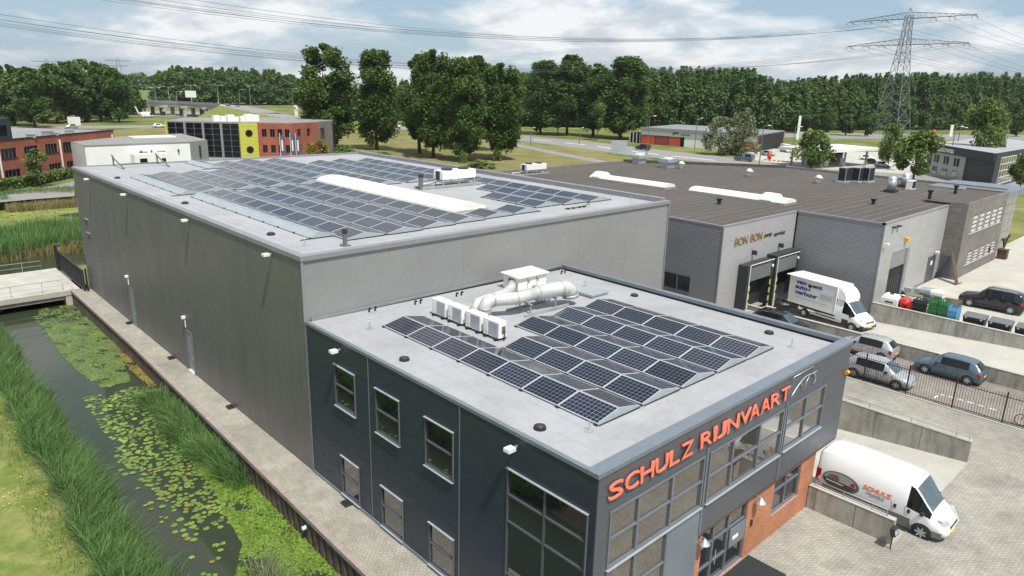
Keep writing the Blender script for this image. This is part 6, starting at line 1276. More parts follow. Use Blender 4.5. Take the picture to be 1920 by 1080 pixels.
wood('far_wood', 'large green wood stretching behind the white and red hall to the right edge', woodline(np.arange(905, 1960, 9), lambda u: pi(u, [900, 1200, 1450, 1600, 1960], [236, 240, 247, 244, 244]), lambda u: pi(u, [900, 960, 1060, 1200, 1330, 1400, 1425, 1450, 1520, 1600, 1700, 1960], [134, 138, 138, 132, 130, 134, 150, 154, 150, 144, 142, 142]), 9, 4), None, leaf=.60, nper=950, rad=5.6)
wood('far_wood', 'low hedge-like wood edge far left behind the road', woodline(np.arange(-40, 260, 14), lambda u: 216, lambda u: 160, 8, 2), None, leaf=1.1, nper=300, rad=6)
wood('far_wood', 'trees far behind the poplar row', woodline(np.arange(590, 920, 11), lambda u: 226, lambda u: pi(u, [590, 700, 760, 920], [165, 165, 150, 140]), 9, 2), None, leaf=.7, nper=700, rad=5.8)
fw2 = woodline(np.arange(-60, 640, 9), lambda u: pi(u, [-60, 640], [160, 178]), lambda u: pi(u, [-60, 640], [131, 149])+random.uniform(-2, 2), 20, 2)
wood('far_wood', 'bluish line of distant trees along the horizon', fw2, None, leaf=2.2, nper=130, rad=14)
# roadside trees near the dark roof
tree(RND[0], 'street_tree', 'bright green street tree standing alone behind the dark roof edge', 1517, 326, 246, 37, 10, 4.0); tree(RND[1], 'street_tree', 'large bright green street tree right behind the roof condensers', 1712, 344, 246, 48, 10, 4.0)
tree(RND[1], 'street_tree', 'tall light green street tree in front of the grey car wash', 1832, 330, 188, 42, 10, 4.0); tree(RND[0], 'street_tree', 'light green street tree before the pylon foot', 1665, 318, 234, 25, 10, 4.0); tree(RND[1], 'street_tree', 'small green tree cut by the right picture edge', 1912, 358, 286, 28, 10, 4.0)
tree(WIL[0], 'willow_tree', 'grey-green willow left of its twin before the white hall', 1347, 290, 220, 33, 10, 4.0); tree(WIL[1], 'willow_tree', 'grey-green willow right of its twin before the white hall', 1390, 291, 205, 33, 10, 4.0)
for i, (u, vb, vt, hw) in enumerate(((1541, 253, 205, 22), (1585, 254, 200, 20), (1626, 256, 206, 15), (1500, 250, 208, 18), (1850, 255, 208, 18), (1905, 256, 206, 18))): tree(FARP[i % 3], 'roadside_tree', 'small dark tree with visible stem on the verge before the right-hand wood, %s from left' % ['second', 'third', 'fourth', 'first', 'fifth', 'sixth'][i], u, vb, vt, hw, 24, 6.0, 'verge trees')
tree(YNG[0], 'young_tree', 'thin young tree before the red brick building at the left', 78, 352, 280, 26, 9, 2.2); tree(WIL[0], 'birch_tree', 'airy young birch in front of the white hall', 216, 326, 270, 30, 10, 4.0)
sb = [crown_mesh('crown', 3, 2.2, 2200, .16, q, 71+i, base=.0, shape='bush', lobes=18) for i, q in enumerate(('leaf_light', 'leaf_yellow'))]
for i, (u, v, h, w, k, lab) in enumerate(((598, 303, 4.5, 6, 1, 'yellowing shrub in front of the red brick corner'), (650, 305, 3.2, 7, 0, 'green shrub between the yellow shrub and the slim poplar'), (640, 300, 3.5, 5, 0, 'green shrub right of the brick corner'), (715, 306, 2.4, 6, 0, 'low green shrub below the slim poplar'), (868, 306, 2.6, 2.2, 0, 'ivy bush round the foot of the middle poplar'), (933, 302, 3.4, 2.4, 0, 'ivy bush round the foot of the right front poplar'), (760, 308, 1.6, 7, 0, 'low green undergrowth behind the hall roof edge'), (900, 315, 1.6, 7, 0, 'low undergrowth near the dark roof edge'))):
    p = G(u, v, 0); t = thing('shrub', lab, 'shrub', (p.x, p.y, 0), i); o = link('crown', sb[k], t, True); o.scale = (w/4.4, w/4.4, h/3)
# ================================================================== ROADS AND FAR GROUND
def ribbon(name, up, lo, m_, z=.02, zf=None, kind='structure', label=None, cat=None):
    b = MB()
    for i in range(len(up)-1):
        q = [G(*lo[i]), G(*lo[i+1]), G(*up[i+1]), G(*up[i])]; b.quad(*[(p.x, p.y, z) for p in q])
    return tag(b.build(name, m_), label, cat, kind=kind)
up = [(700, 233), (893, 247), (1000, 256), (1100, 265), (1185, 275), (1373, 296), (1570, 320), (1850, 335), (2000, 345)]; lo = [(700, 238), (893, 255), (1000, 267), (1100, 280), (1185, 292), (1373, 309), (1570, 327), (1850, 348), (2000, 360)]
ribbon('road', up, lo, 'asphalt', .03)
b = MB()
for (u, v), (u2, v2) in zip([(940, 257), (1000, 262), (1060, 268), (1120, 275), (1185, 284), (1260, 293)], [(975, 260), (1035, 265), (1098, 272), (1160, 281), (1235, 290), (1340, 301)]):
    a, c = G(u, v), G(u2, v2); d = (c-a).normalized(); n = Vector((-d.y, d.x, 0))*.45; b.quad(*[(p.x, p.y, .05) for p in (a-n, c-n, c+n, a+n)])
struct('road_marking', b, 'road_paint')
ribbon('cycle_path', [(890, 262), (960, 268), (1060, 288), (1140, 303)], [(890, 265), (960, 273), (1050, 292), (1120, 305)], 'asphalt', .035)
ribbon('verge', [(560, 240), (700, 243), (893, 258), (1000, 270), (1100, 284), (1185, 296), (1290, 308), (1500, 322)], [(560, 312), (700, 314), (893, 322), (1000, 330), (1100, 330), (1185, 332), (1290, 332), (1500, 332)], 'dry_grass', .012)
ribbon('forecourt', [(1400, 276), (1470, 280), (1560, 285), (1690, 285), (1760, 290), (1960, 292)], [(1400, 298), (1470, 309), (1560, 318), (1690, 326), (1760, 331), (1960, 345)], 'concrete_slab', .014)
ribbon('motorway', [(1400, 248), (1600, 250), (1960, 254)], [(1400, 256), (1600, 260), (1960, 264)], 'asphalt', .02)
ribbon('motorway', [(-40, 213), (120, 210), (260, 207), (420, 210)], [(-40, 224), (120, 221), (260, 217), (420, 220)], 'asphalt', .02)
ribbon('slip_road', [(-40, 238), (100, 237), (310, 234)], [(-40, 242), (100, 242), (310, 239)], 'asphalt', .02)
ribbon('dry_verge', [(130, 245), (310, 241), (330, 242)], [(130, 262), (310, 258), (330, 262)], 'dry_grass', .015)
ribbon('business_street', [(-60, 377), (60, 357), (140, 340)], [(-60, 385), (60, 374), (140, 368)], 'asphalt', .02)
ribbon('back_street', [(140, 300), (330, 290), (560, 292), (640, 296)], [(140, 336), (330, 330), (560, 330), (640, 330)], 'asphalt', .018)
def guard(name, pts, lab, h=.75):
    t = thing(name, lab, 'guard rail', G(*pts[0])); P = [G(*q) for q in pts]
    for a, c in zip(P[:-1], P[1:]): MB().hexa([(a.x, a.y, h-.3), (c.x, c.y, h-.3), (c.x+.1, c.y+.1, h-.3), (a.x+.1, a.y+.1, h-.3)], [(a.x, a.y, h), (c.x, c.y, h), (c.x+.1, c.y+.1, h), (a.x+.1, a.y+.1, h)]).build('beam', 'galv', t)
    for a, c in zip(P[:-1], P[1:]):
        for k in range(6): q = a+(c-a)*k/6; MB().box(q.x-.06, q.y-.06, 0, q.x+.06, q.y+.06, h).build('post', 'galv_dull', t)
guard('guard_rail', [(1400, 255), (1600, 259), (1960, 263)], 'grey guard rail along the motorway on the right')
guard('guard_rail', [(80, 222), (260, 219), (330, 218)], 'grey guard rail along the motorway on the left'); guard('guard_rail', [(80, 213), (260, 210)], 'grey guard rail at the far side of the left motorway')

# ================================================================== FAR BUILDINGS
def V2(p): return Vector((p.x, p.y, 0))
def wall_rect(A, B, t0, t1, z0, z1, off, th, nrm):   # slab on the wall line A->B between fractions/metres
    d = (B-A).normalized(); n = nrm; a = A+d*t0+n*off; c = A+d*t1+n*off; e = n*th
    q = [a, c, c-e, a-e]
    b = MB(); b.prism([(p.x, p.y) for p in q], z0, z1); return b
def outward(A, B): n = Vector(((B-A).y, -(B-A).x, 0)).normalized(); return n if n.dot(V2(C0)-A) > 0 else -n
# --- red brick building at the left
H = 7.3; A, B = V2(G(-60, 269.5, H)), V2(G(212, 244.5, H)); nrm = outward(A, B); Ln = (B-A).length; d = (B-A)/Ln; back = -nrm*22
rb = thing('red_brick_building', 'long red brick two-storey building with dark windows at the left edge', 'building', (A+B)/2)
MB().prism([(p.x, p.y) for p in (A-nrm*.2, B-nrm*.2, B+back, A+back)], 0, H-.3).build('core', 'joint', rb)
wins = []; 
def tOf(u, z): # distance along the wall of a photo column at height z
    best = min(np.linspace(0, Ln, 400), key=lambda t: abs(proj((A+d*t)+Vector((0, 0, z)))[0]-u)); return float(best)
for (u0, u1) in ((3, 32), (46, 72), (86, 108), (119, 141), (151, 171), (181, 199)):
    wins.append((tOf(u0, 5), 4.45, tOf(u1, 5), 6.0)); wins.append((tOf(u0+7, 2), 1.0, tOf(u1+7, 2), 2.6))
wins += [(tOf(-40, 5), 4.45, tOf(-10, 5), 6.0), (tOf(-34, 2), 1.0, tOf(-4, 2), 2.6)]
b = MB()
for r in subtract_holes((0, 0, Ln, H), wins): b.v, b.f, b.m = (lambda q: (b.v+q.v, b.f+[tuple(i+len(b.v) for i in f) for f in q.f], b.m+q.m))(wall_rect(A, B, r[0], r[2], r[1], r[3], 0, .25, nrm))
b.build('brick_wall', 'brick_red', rb)
for t0, z0, t1, z1 in wins:
    if t1-t0 < .3: continue
    w = wall_rect(A, B, t0, t1, z0, z1, -.18, .04, nrm).build('window', 'glass_far', rb); wall_rect(A, B, t0-.1, t1+.1, z0-.12, z0, .08, .2, nrm).build('sill', 'joint', w)
    for k in (1, 2, 3): q = t0+(t1-t0)*k/4; wall_rect(A, B, q-.03, q+.03, z0, z1, -.12, .05, nrm).build('mullion', 'frame_grey', w)
for u in (-2, 113, 211): t0 = tOf(u, 5); wall_rect(A, B, t0-.12, t0+.12, 0, H-.7, .14, .13, nrm).build('downpipe', 'white_metal', rb)
wall_rect(A, B, -.1, Ln+.1, H, H+.15, .1, .5, nrm).build('roof_edge', 'joint', rb)
MB().prism([(p.x, p.y) for p in (A-nrm*.4, B-nrm*.4, B+back, A+back)], H-.29, H-.05).build('roof', 'hall_front', rb)
MB().prism([(p.x, p.y) for p in (B-nrm*.2, B+back, B+back+d*-.3, B-nrm*.2-d*.3)], 0, H).build('end_wall', 'brick_red', rb)
c_ = V2(G(24, 261, H)); MB().prism([(p.x, p.y) for p in (c_, c_-d*14, c_-d*14-nrm*9, c_-nrm*9)], H, H+3.4).build('penthouse', 'office_dark', rb); wall_rect(c_-d*14, c_, 9.6, 13, H+.7, H+2.3, .05, .04, nrm).build('penthouse_window', 'glass_far', rb)
for k in range(8): q = c_+d*(.8+2.2*k)+nrm*.3; MB().cyl((q.x, q.y, H), (q.x, q.y, H+1.0), .03, n=5).build('rail_post', 'galv_dull', rb)
q0, q1 = c_+d*.8+nrm*.3, c_+d*16.2+nrm*.3; MB().cyl((*q0[:2], H+1), (*q1[:2], H+1), .03, n=5).cyl((*q0[:2], H+.5), (*q1[:2], H+.5), .02, n=5).build('roof_rail', 'galv_dull', rb)
for u, v, s in ((90, 254, .8), (58, 258, .6), (102, 254, .5), (131, 250, .6)):
    p = G(u, v, H); MB().box(p.x-s, p.y-s, H-.05, p.x+s, p.y+s, H+.9*s).box(p.x-s*1.2, p.y-s*1.2, H+.9*s, p.x+s*1.2, p.y+s*1.2, H+1.1*s).build('roof_unit', 'galv', rb)
# hedge before it
hb = MB(); hd = thing('hedge', 'clipped green hedge before the red brick building', 'hedge', G(60, 350))
Pp = [G(-50, 366), G(0, 358), G(60, 348), G(134, 332)]; pts = np.concatenate([np.linspace(Pp[i][:2], Pp[i+1][:2], 40) for i in range(3)]); Q = np.repeat(pts, 60, 0)+RNG.uniform(-.9, .9, (len(pts)*60, 2)); n = len(Q); Z = RNG.uniform(.1, 1.5, n); Z[RNG.uniform(0, 1, n) < .35] = 1.5
nr = RNG.standard_normal((n, 3)); nr[:, 2] += .5; nr /= np.linalg.norm(nr, axis=1)[:, None]; a = np.cross(nr, RNG.standard_normal((n, 3))); a /= np.linalg.norm(a, axis=1)[:, None]; bb_ = np.cross(nr, a); P3 = np.c_[Q, Z+RNG.normal(0, .08, n)]; s = .16
link('foliage', npmesh('foliage', np.stack([P3-a*s-bb_*s, P3+a*s-bb_*s, P3+a*s+bb_*s, P3-a*s+bb_*s], 1).reshape(-1, 3), [np.arange(n*4).reshape(n, 4)], 'leaf_light'), hd)
# --- white hall behind the warehouse
H = 6.0; A, B, Cc = V2(G(158, 272.5, H)), V2(G(355, 265.5, H)), V2(G(388, 262, H)); D_ = V2(G(308, 253, H))
wb = thing('white_hall', 'white plastered low hall with flat grey roof behind the tall hall', 'building', (A+B)/2)
nrm = outward(A, B); E_ = A+(D_-B)*.9
MB().prism([(p.x, p.y) for p in (A, B, Cc, D_+(Cc-B), A+(D_-A)*.0-nrm*14)], 0, H-.12).build('walls', 'plaster_white', wb)
MB().prism([(p.x, p.y) for p in (A-nrm*.3, B-nrm*.3, Cc, D_+(Cc-B), A-nrm*13.6)], H-.119, H-.02).build('roof', 'asphalt', wb)
wall_rect(A, B, -.1, (B-A).length+.1, H-.2, H, .08, .4, nrm).build('roof_edge', 'hall_trim', wb); n2 = outward(B, Cc); wall_rect(B, Cc, .02, (Cc-B).length, 0, H, .06, .2, n2).build('grey_wall', 'hall_front', wb)
wall_rect(B, Cc, (Cc-B).length*.48, (Cc-B).length*.54, H-3.2, H-.9, .3, .24, n2).build('bracket', 'dark_plastic', wb)
p = G(285, 257, H); MB().box(p.x-4, p.y-2, H-.02, p.x+4, p.y+2, H+.18).build('rooflight', 'skylight_white', wb)
L_ = (B-A).length
for f0, f1 in ((.48, .57), (.66, .74)): wall_rect(A, B, L_*f0, L_*f1, H-1.6, H-1.45, .18, .12, nrm).build('lamp_bar', 'galv_dull', wb)
for f0 in (.50, .60, .87): wall_rect(A, B, L_*f0, L_*(f0+.012), H-1.9, H-1.3, .3, .25, nrm).build('wall_lamp', 'dark_plastic', wb)
wall_rect(A, B, L_*.40, L_*.72, 0, H-1.75, 2.2, 2.0, nrm).build('porch', 'plaster_white', wb); wall_rect(A, B, L_*.45, L_*.52, H-3.3, H-2.5, 2.26, .05, nrm).build('porch_window', 'glass_far', wb); wall_rect(A, B, L_*.66, L_*.70, H-3.6, H-2.6, 2.26, .05, nrm).build('porch_window', 'glass_far', wb)
# --- glass, yellow and red office
H = 8.0; K = [V2(G(u, v, H)) for u, v in ((310, 227), (447, 230.5), (482, 230.5), (546, 231.6), (595.5, 229), (622, 226.5))]
gy = thing('office_block', 'office block with dark glass front, yellow panel with round windows and red brick wing', 'office', K[2])
Nn = [outward(K[i], K[i+1]) for i in range(5)]; bk_ = -Nn[2]*14
MB().prism([(p.x, p.y) for p in [k-Nn[2]*.3 for k in K]+[K[5]+bk_, K[0]+bk_]], 0, H-.2).build('core', 'joint', gy)
MB().prism([(p.x, p.y) for p in [k-Nn[2]*.1 for k in K]+[K[5]+bk_, K[0]+bk_]], H-.199, H+.12).build('roof', 'asphalt', gy)
L_ = (K[1]-K[0]).length
for g in range(4):
    a0, a1 = L_*g/4+.35, L_*(g+1)/4-.1
    if g: wall_rect(K[0], K[1], L_*g/4-.12, L_*g/4+.34, 0, H-.2, .12, .3, Nn[0]).build('pier', 'steel_grey', gy)
    for c in range(2):
        for r_ in range(6): q0 = a0+(a1-a0)*c/2+.06; q1 = a0+(a1-a0)*(c+1)/2-.06; wall_rect(K[0], K[1], q0, q1, .2+1.27*r_+.07, .2+1.27*(r_+1)-.05, -.05, .06, Nn[0]).build('pane', 'glass_far', gy)
wall_rect(K[0], K[1], .2, L_-.1, 0, H-.2, -.13, .08, Nn[0]).build('curtain_frame', 'steel_grey', gy)
wall_rect(K[0], K[1], -.1, .3, 0, H, .2, .5, Nn[0]).build('end_panel', 'yellow', gy)
L2 = (K[2]-K[1]).length
for r_ in range(10): wall_rect(K[1], K[2], .05, L2-.02, .8*r_+.01, .8*(r_+1)-.015, .1, .35, Nn[1]).build('yellow_panel', 'yellow', gy)
for z in (2.0, 5.7):
    c = K[1]+(K[2]-K[1])*.52+Nn[1]*.08; o = MB().cyl(c+Vector((0, 0, z)), c+Nn[1]*.10+Vector((0, 0, z)), .80, n=24).build('round_window', 'dark_plastic', gy); MB().cyl(c+Nn[1]*.101+Vector((0, 0, z)), c+Nn[1]*.12+Vector((0, 0, z)), .66, n=24).build('pane', 'glass_far', o)
for i, cols in ((2, (.12, .36, .58, .80)), (3, (.2, .56))):
    Lw = (K[i+1]-K[i]).length; hs = [(Lw*c, z0, Lw*c+1.05, z0+1.75) for c in cols for z0 in (1.3, 4.9)]
    b = MB()
    for r in subtract_holes((0, 0, Lw, H-.02), hs): b.v, b.f, b.m = (lambda q: (b.v+q.v, b.f+[tuple(i_+len(b.v) for i_ in f) for f in q.f], b.m+q.m))(wall_rect(K[i], K[i+1], r[0], r[2], r[1], r[3], .06, .3, Nn[i]))
    b.build('brick_wall', 'brick_red', gy)
    for h_ in hs: w = wall_rect(K[i], K[i+1], h_[0], h_[2], h_[1], h_[3], -.10, .05, Nn[i]).build('window', 'glass_far', gy); wall_rect(K[i], K[i+1], (h_[0]+h_[2])/2-.04, (h_[0]+h_[2])/2+.04, h_[1], h_[3], -.06, .05, Nn[i]).build('mullion', 'wood_dark', w)
wall_rect(K[4], K[5], 0, (K[5]-K[4]).length, 0, H, .1, .4, Nn[4]).build('end_wall', 'brick_grey', gy); wall_rect(K[4], K[5], .8, 3.0, 4.0, 6.6, .14, .05, Nn[4]).build('end_window', 'glass_coated', gy)
for k, u in enumerate((405, 418, 432, 442, 455, 466, 478)):
    p = G(u, 227.5, H+.12); s = (.9, .8, 1.0, .7, .8, 1.1, 1.0)[k]; MB().box(p.x-s*.8, p.y-s*.6, H+.12, p.x+s*.8, p.y+s*.6, H+.12+s*1.5).build('roof_unit', 'white_metal', gy)
for u, lab in ((530, 'leftmost of three'), (549, 'middle of three'), (559, 'rightmost of three')):
    p = V2(K[2])+(V2(K[3])-V2(K[2]))*((u-482)/64)+Nn[2]*5; t = thing('banner_flag', 'purple banner flag on a pole before the red brick wing, '+lab, 'flag', (p.x, p.y, 0)); MB().cyl((0, 0, 0), (0, 0, 6.2), .05, n=6).build('pole', 'white_metal', t, local=True)
    b = MB(); b.add([(.08+.35*x+.1*math.sin(z*2), .12*math.sin(x*3+z), 1.6+.55*z-.25*x) for z in range(9) for x in (0, 1, 2, 3)], [(i*4+j, i*4+j+1, i*4+j+5, i*4+j+4) for i in range(8) for j in range(3)]); b.build('cloth', 'flag_purple', t, True, local=True); b = MB(); b.box(.3, -.2, 2.2, .6, .2, 4.6).build('print', 'plaster_white', t, local=True)
# --- overpass
ov = thing('overpass', 'grey concrete motorway overpass far behind on the left', 'bridge', G(330, 215)); zo = 6.5
OP = [G(150, 186, zo), G(253, 188, zo), G(330, 190.5, zo), G(411, 195, zo)]; dn = (V2(OP[3])-V2(OP[1])).normalized(); nn = Vector((-dn.y, dn.x, 0)); nn = nn if nn.dot(V2(C0)-V2(OP[1])) < 0 else -nn
for a, c in zip(OP[:-1], OP[1:]):
    A_, B_2 = V2(a), V2(c); w = nn*14; MB().prism([(p.x, p.y) for p in (A_, B_2, B_2+w, A_+w)], zo-1.6, zo-.9).build('deck', 'concrete', ov); MB().prism([(p.x, p.y) for p in (A_, B_2, B_2+nn*.4, A_+nn*.4)], zo-2.5, zo+.3).build('parapet', 'steel_grey', ov)
for f in (.05, .3, .55, .8):
    q = V2(OP[1])+(V2(OP[3])-V2(OP[1]))*f+nn*2
    for k in (0, 5, 10): p = q+nn*k; MB().box(p.x-.7, p.y-.7, 0, p.x+.7, p.y+.7, zo-1.82).build('pier', 'concrete', ov)
    MB().prism([(p.x, p.y) for p in (q-dn*.8-nn*1.5, q+dn*.8-nn*1.5, q+dn*.8+nn*12, q-dn*.8+nn*12)], zo-2.8, zo-1.81).build('crossbeam', 'concrete', ov)
em_ = thing; R0, R1, R2 = V2(OP[3]), V2(G(480, 212, 4.0)), V2(G(600, 232, 1.0))
def bank(P0, P1, z0, z1, w0=12, w1=12): 
    d_ = (P1-P0).normalized(); n_ = Vector((-d_.y, d_.x, 0)); n_ = n_ if n_.dot(V2(C0)-P0) < 0 else -n_
    return [P0-n_*z0*2.2, P1-n_*z1*2.2, P1, P0], [P0+n_*w0, P1+n_*w1]
b = MB(); br2 = MB()
for P0, P1, z0, z1 in ((R0, R1, zo-.7, 4.0), (R1, R2, 4.0, .6)):
    f4, bk2 = bank(P0, P1, z0, z1); b.quad((*f4[0][:2], 0), (*f4[1][:2], 0), (*f4[2][:2], z1), (*f4[3][:2], z0)); br2.quad((*P0[:2], z0+.02), (*P1[:2], z1+.02), (*bk2[1][:2], z1+.02), (*bk2[0][:2], z0+.02))
b.quad((*(R0-dn*9)[:2], 0), (*bank(R0, R1, zo-.7, 4)[0][0][:2], 0), (*R0[:2], zo-.7), (*(R0-dn*.5)[:2], zo-.9))
struct('embankment', b, 'lawn'); struct('ramp_road', br2, 'asphalt')
# --- white and red hall on the right
H = 5.3; A, B, Cc = V2(G(1201, 269)), V2(G(1417, 286)), V2(G(1468, 275)); nrm = outward(A, B); L_ = (B-A).length; n2 = outward(B, Cc); L2 = (Cc-B).length
rh = thing('red_white_hall', 'white and red industrial hall with sliding doors beyond the road', 'building', (A+B)/2); bk_ = (Cc-B)
MB().prism([(p.x, p.y) for p in (A-nrm*.15, B-nrm*.15, B+bk_-nrm*.15, A+bk_)], 0, H-.3).build('core', 'joint', rh); MB().prism([(p.x, p.y) for p in (A, B, B+bk_, A+bk_)], H-.299, H+.02).build('roof', 'hall_trim', rh)
wall_rect(A, B, -.2, L_+.2, H-.8, H+.15, .5, .6, nrm).build('fascia', 'steel_grey', rh); wall_rect(A, B, 0, L_, 3.0, H-.82, 0, .14, nrm).build('white_band', 'plaster_white', rh)
for f0, f1, m_ in ((0, .02, 'red_panel'), (.02, .135, 'red_panel'), (.14, .255, 'letter_side'), (.26, .365, 'red_panel'), (.37, .395, 'glass_far'), (.40, .52, 'plaster_white'), (.52, .80, 'plaster_white'), (.80, .99, 'red_panel')): wall_rect(A, B, L_*f0, L_*f1-.08, 0, 2.98, .02, .16, nrm).build('wall_panel', m_, rh)
wall_rect(B, Cc, 0, .9, 0, H, .03, .2, n2).build('corner_panel', 'red_panel', rh); wall_rect(B, Cc, .95, L2-1.0, 0, H-.3, .0, .15, n2).build('side_wall', 'bb_clad_dark', rh); wall_rect(B, Cc, L2-.95, L2, 0, H, .03, .2, n2).build('corner_panel', 'red_panel', rh)
c = A+(B-A)*.37+nrm*.05; me = textmesh('Gbm', 1, .1, .02, .03, 'green_plastic', 4.2, 1.1); bpy.data.meshes.remove(me)
b = MB(); 
for k in range(3): b.tube([c+(B-A).normalized()*(1.0*math.cos(a)*(1-.25*k)-2)+Vector((0, 0, 3.75+.55*math.sin(a)*(1-.25*k))) for a in np.linspace(.2, 3.6, 9)], .13, 5)
b.build('green_emblem', 'green_plastic', rh); 
for k in range(4): q = c+(B-A).normalized()*(.2+.8*k); MB().box(q.x-.2, q.y-.2, 3.5, q.x+.2, q.y+.2, 3.9).build('emblem_block', 'green_plastic', rh)
A2 = V2(G(1176, 266)); wall_rect(A2, A, 0, (A-A2).length-.2, 0, 3.2, -1.0, 4, outward(A2, A)).build('glass_porch', 'glass_far', rh)
for k in range(4): wall_rect(A2, A, (A-A2).length*k/4, (A-A2).length*k/4+.25, 0, 3.2, -.9, .2, outward(A2, A)).build('porch_post', 'plaster_white', rh)
# --- filling station and car wash
H = 4.6; P0, P1 = G(1541, 282, H), G(1650, 277, H)
gs = thing('filling_station', 'filling station canopy on thin posts beyond the road', 'canopy', V2(P0)); A, B = V2(P0), V2(P1); nrm = outward(A, B); L_ = (B-A).length
MB().prism([(p.x, p.y) for p in (A, B, B-nrm*12, A-nrm*12)], H-.7, H).build('canopy', 'plaster_white', gs)
for f in (.12, .5, .88):
    for k in (1.5, 10): q = A+(B-A)*f-nrm*k; MB().box(q.x-.2, q.y-.2, 0, q.x+.2, q.y+.2, H-.7).build('post', 'steel_grey', gs)
wall_rect(A, B, L_*.25, L_*.95, 0, H-.72, -9, .4, nrm).build('shop_wall', 'bb_clad', gs); wall_rect(A, B, L_*.40, L_*.92, .3, 2.9, -8.9, .1, nrm).build('shop_window', 'glass_far', gs); wall_rect(A, B, L_*.28, L_*.36, 0, 2.6, -8.9, .1, nrm).build('shop_door', 'plaster_white', gs)
for f in (.35, .62): q = A+(B-A)*f-nrm*4; MB().box(q.x-.5, q.y-.35, .02, q.x+.5, q.y+.35, 1.9).build('pump', 'plaster_white', gs)
H = 7.0; A, B, Cc = V2(G(1742, 268, H)), V2(G(1868, 288, H)), V2(G(1975, 270, H)); nrm = outward(A, B); L_ = (B-A).length
cw = thing('car_wash', 'dark grey car wash building with white autowas lettering at the right edge', 'building', (A+B)/2); n2 = outward(B, Cc); bk_ = Cc-B
MB().prism([(p.x, p.y) for p in (A-nrm*.2, B-nrm*.2, Cc-nrm*.2, A+bk_)], 0, H-.4).build('core', 'office_dark', cw); MB().prism([(p.x, p.y) for p in (A, B, Cc, A+bk_)], H-.399, H-.1).build('roof', 'roof_membrane', cw)
wall_rect(A, B, 0, L_, H-1.7, H, .3, .6, nrm).build('fascia', 'office_dark', cw); wall_rect(A, B, L_*.10, L_*.62, 0, H-1.72, .05, .3, nrm).build('grey_wall', 'bb_clad', cw); wall_rect(B, Cc, 0, (Cc-B).length, 0, H, .1, .3, n2).build('side_wall', 'office_dark', cw)
for k in range(3):
    for z0 in (.4, 3.0): o = wall_rect(A, B, L_*(.14+.16*k), L_*(.14+.16*k)+2.2, z0, z0+1.7, .12, .06, nrm).build('window', 'glass_coated', cw); wall_rect(A, B, L_*(.14+.16*k)+1.05, L_*(.14+.16*k)+1.15, z0, z0+1.7, .15, .05, nrm).build('mullion', 'plaster_white', o)
o = wall_rect(B, Cc, 4, 16, .5, 6.0, .16, .05, n2).build('side_window', 'glass_coated', cw)
for k in range(7): wall_rect(B, Cc, 4+2*k, 4.15+2*k, .5, 6.0, .22, .05, n2).build('mullion', 'plaster_white', o)
for k in range(5): wall_rect(B, Cc, 4, 16, .5+1.35*k, .62+1.35*k, .2, .05, n2).build('transom', 'plaster_white', o)
dx = (B-A).normalized(); q = A+dx*L_*.19+nrm*.36; place('lettering', textmesh('autowas', 1, 0, .02, .02, 'plaster_white', 7.2, 1.15), cw, dx, (0, 0, 1), q+Vector((0, 0, H-1.45))-cw.location)

# ================================================================== PYLON AND CABLES
pb = G(1668, 252, 0); pc = Vector((pb.x, pb.y, 0)); HP = zat(pc.x, pc.y, 14); toC = (V2(C0)-pc).normalized()
py = thing('power_pylon', 'tall steel lattice power pylon with two cross arms beyond the road', 'pylon', pc)
# arm direction slightly turned: right end farther
ar = Vector((toC.y, -toC.x, 0)); ar = ar if ar.dot(_r) > 0 else -ar; ar = (ar*.86+toC*.45).normalized(); fw_ = Vector((-ar.y, ar.x, 0))
def pw(f): return float(np.interp(f, [0, .42, .60, .80, .94, 1], [6.2, 3.4, 2.4, 1.5, 1.2, .1]))
def node(f, s, t): return Vector((0, 0, HP*f))+ar*pw(f)*s+fw_*pw(f)*t
lv = [0, .12, .24, .36, .48, .58, .655, .72, .80, .88, .94]
legs = MB(); cs = [(1, 1), (1, -1), (-1, -1), (-1, 1)]
for s, t in cs:
    b = MB()
    for a, c in zip(lv[:-1], lv[1:]): b.cyl(node(a, s, t), node(c, s, t), .16, n=5, caps=False)
    b.build('leg', 'pylon', py, local=True)
for f0, f1 in zip(lv[:-1], lv[1:]):
    b = MB()
    for k in range(4): (s, t), (s2, t2) = cs[k], cs[(k+1) % 4]; b.cyl(node(f0, s, t), node(f1, s2, t2), .10, n=4, caps=False).cyl(node(f0, s2, t2), node(f1, s, t), .10, n=4, caps=False).cyl(node(f1, s, t), node(f1, s2, t2), .08, n=4, caps=False)
    b.build('bracing', 'pylon', py, local=True)
b = MB()
for s, t in cs: b.cyl(node(.94, s, t), Vector((0, 0, HP)), .09, n=4, caps=False)
b.build('peak', 'pylon', py, local=True)
TIPS = []
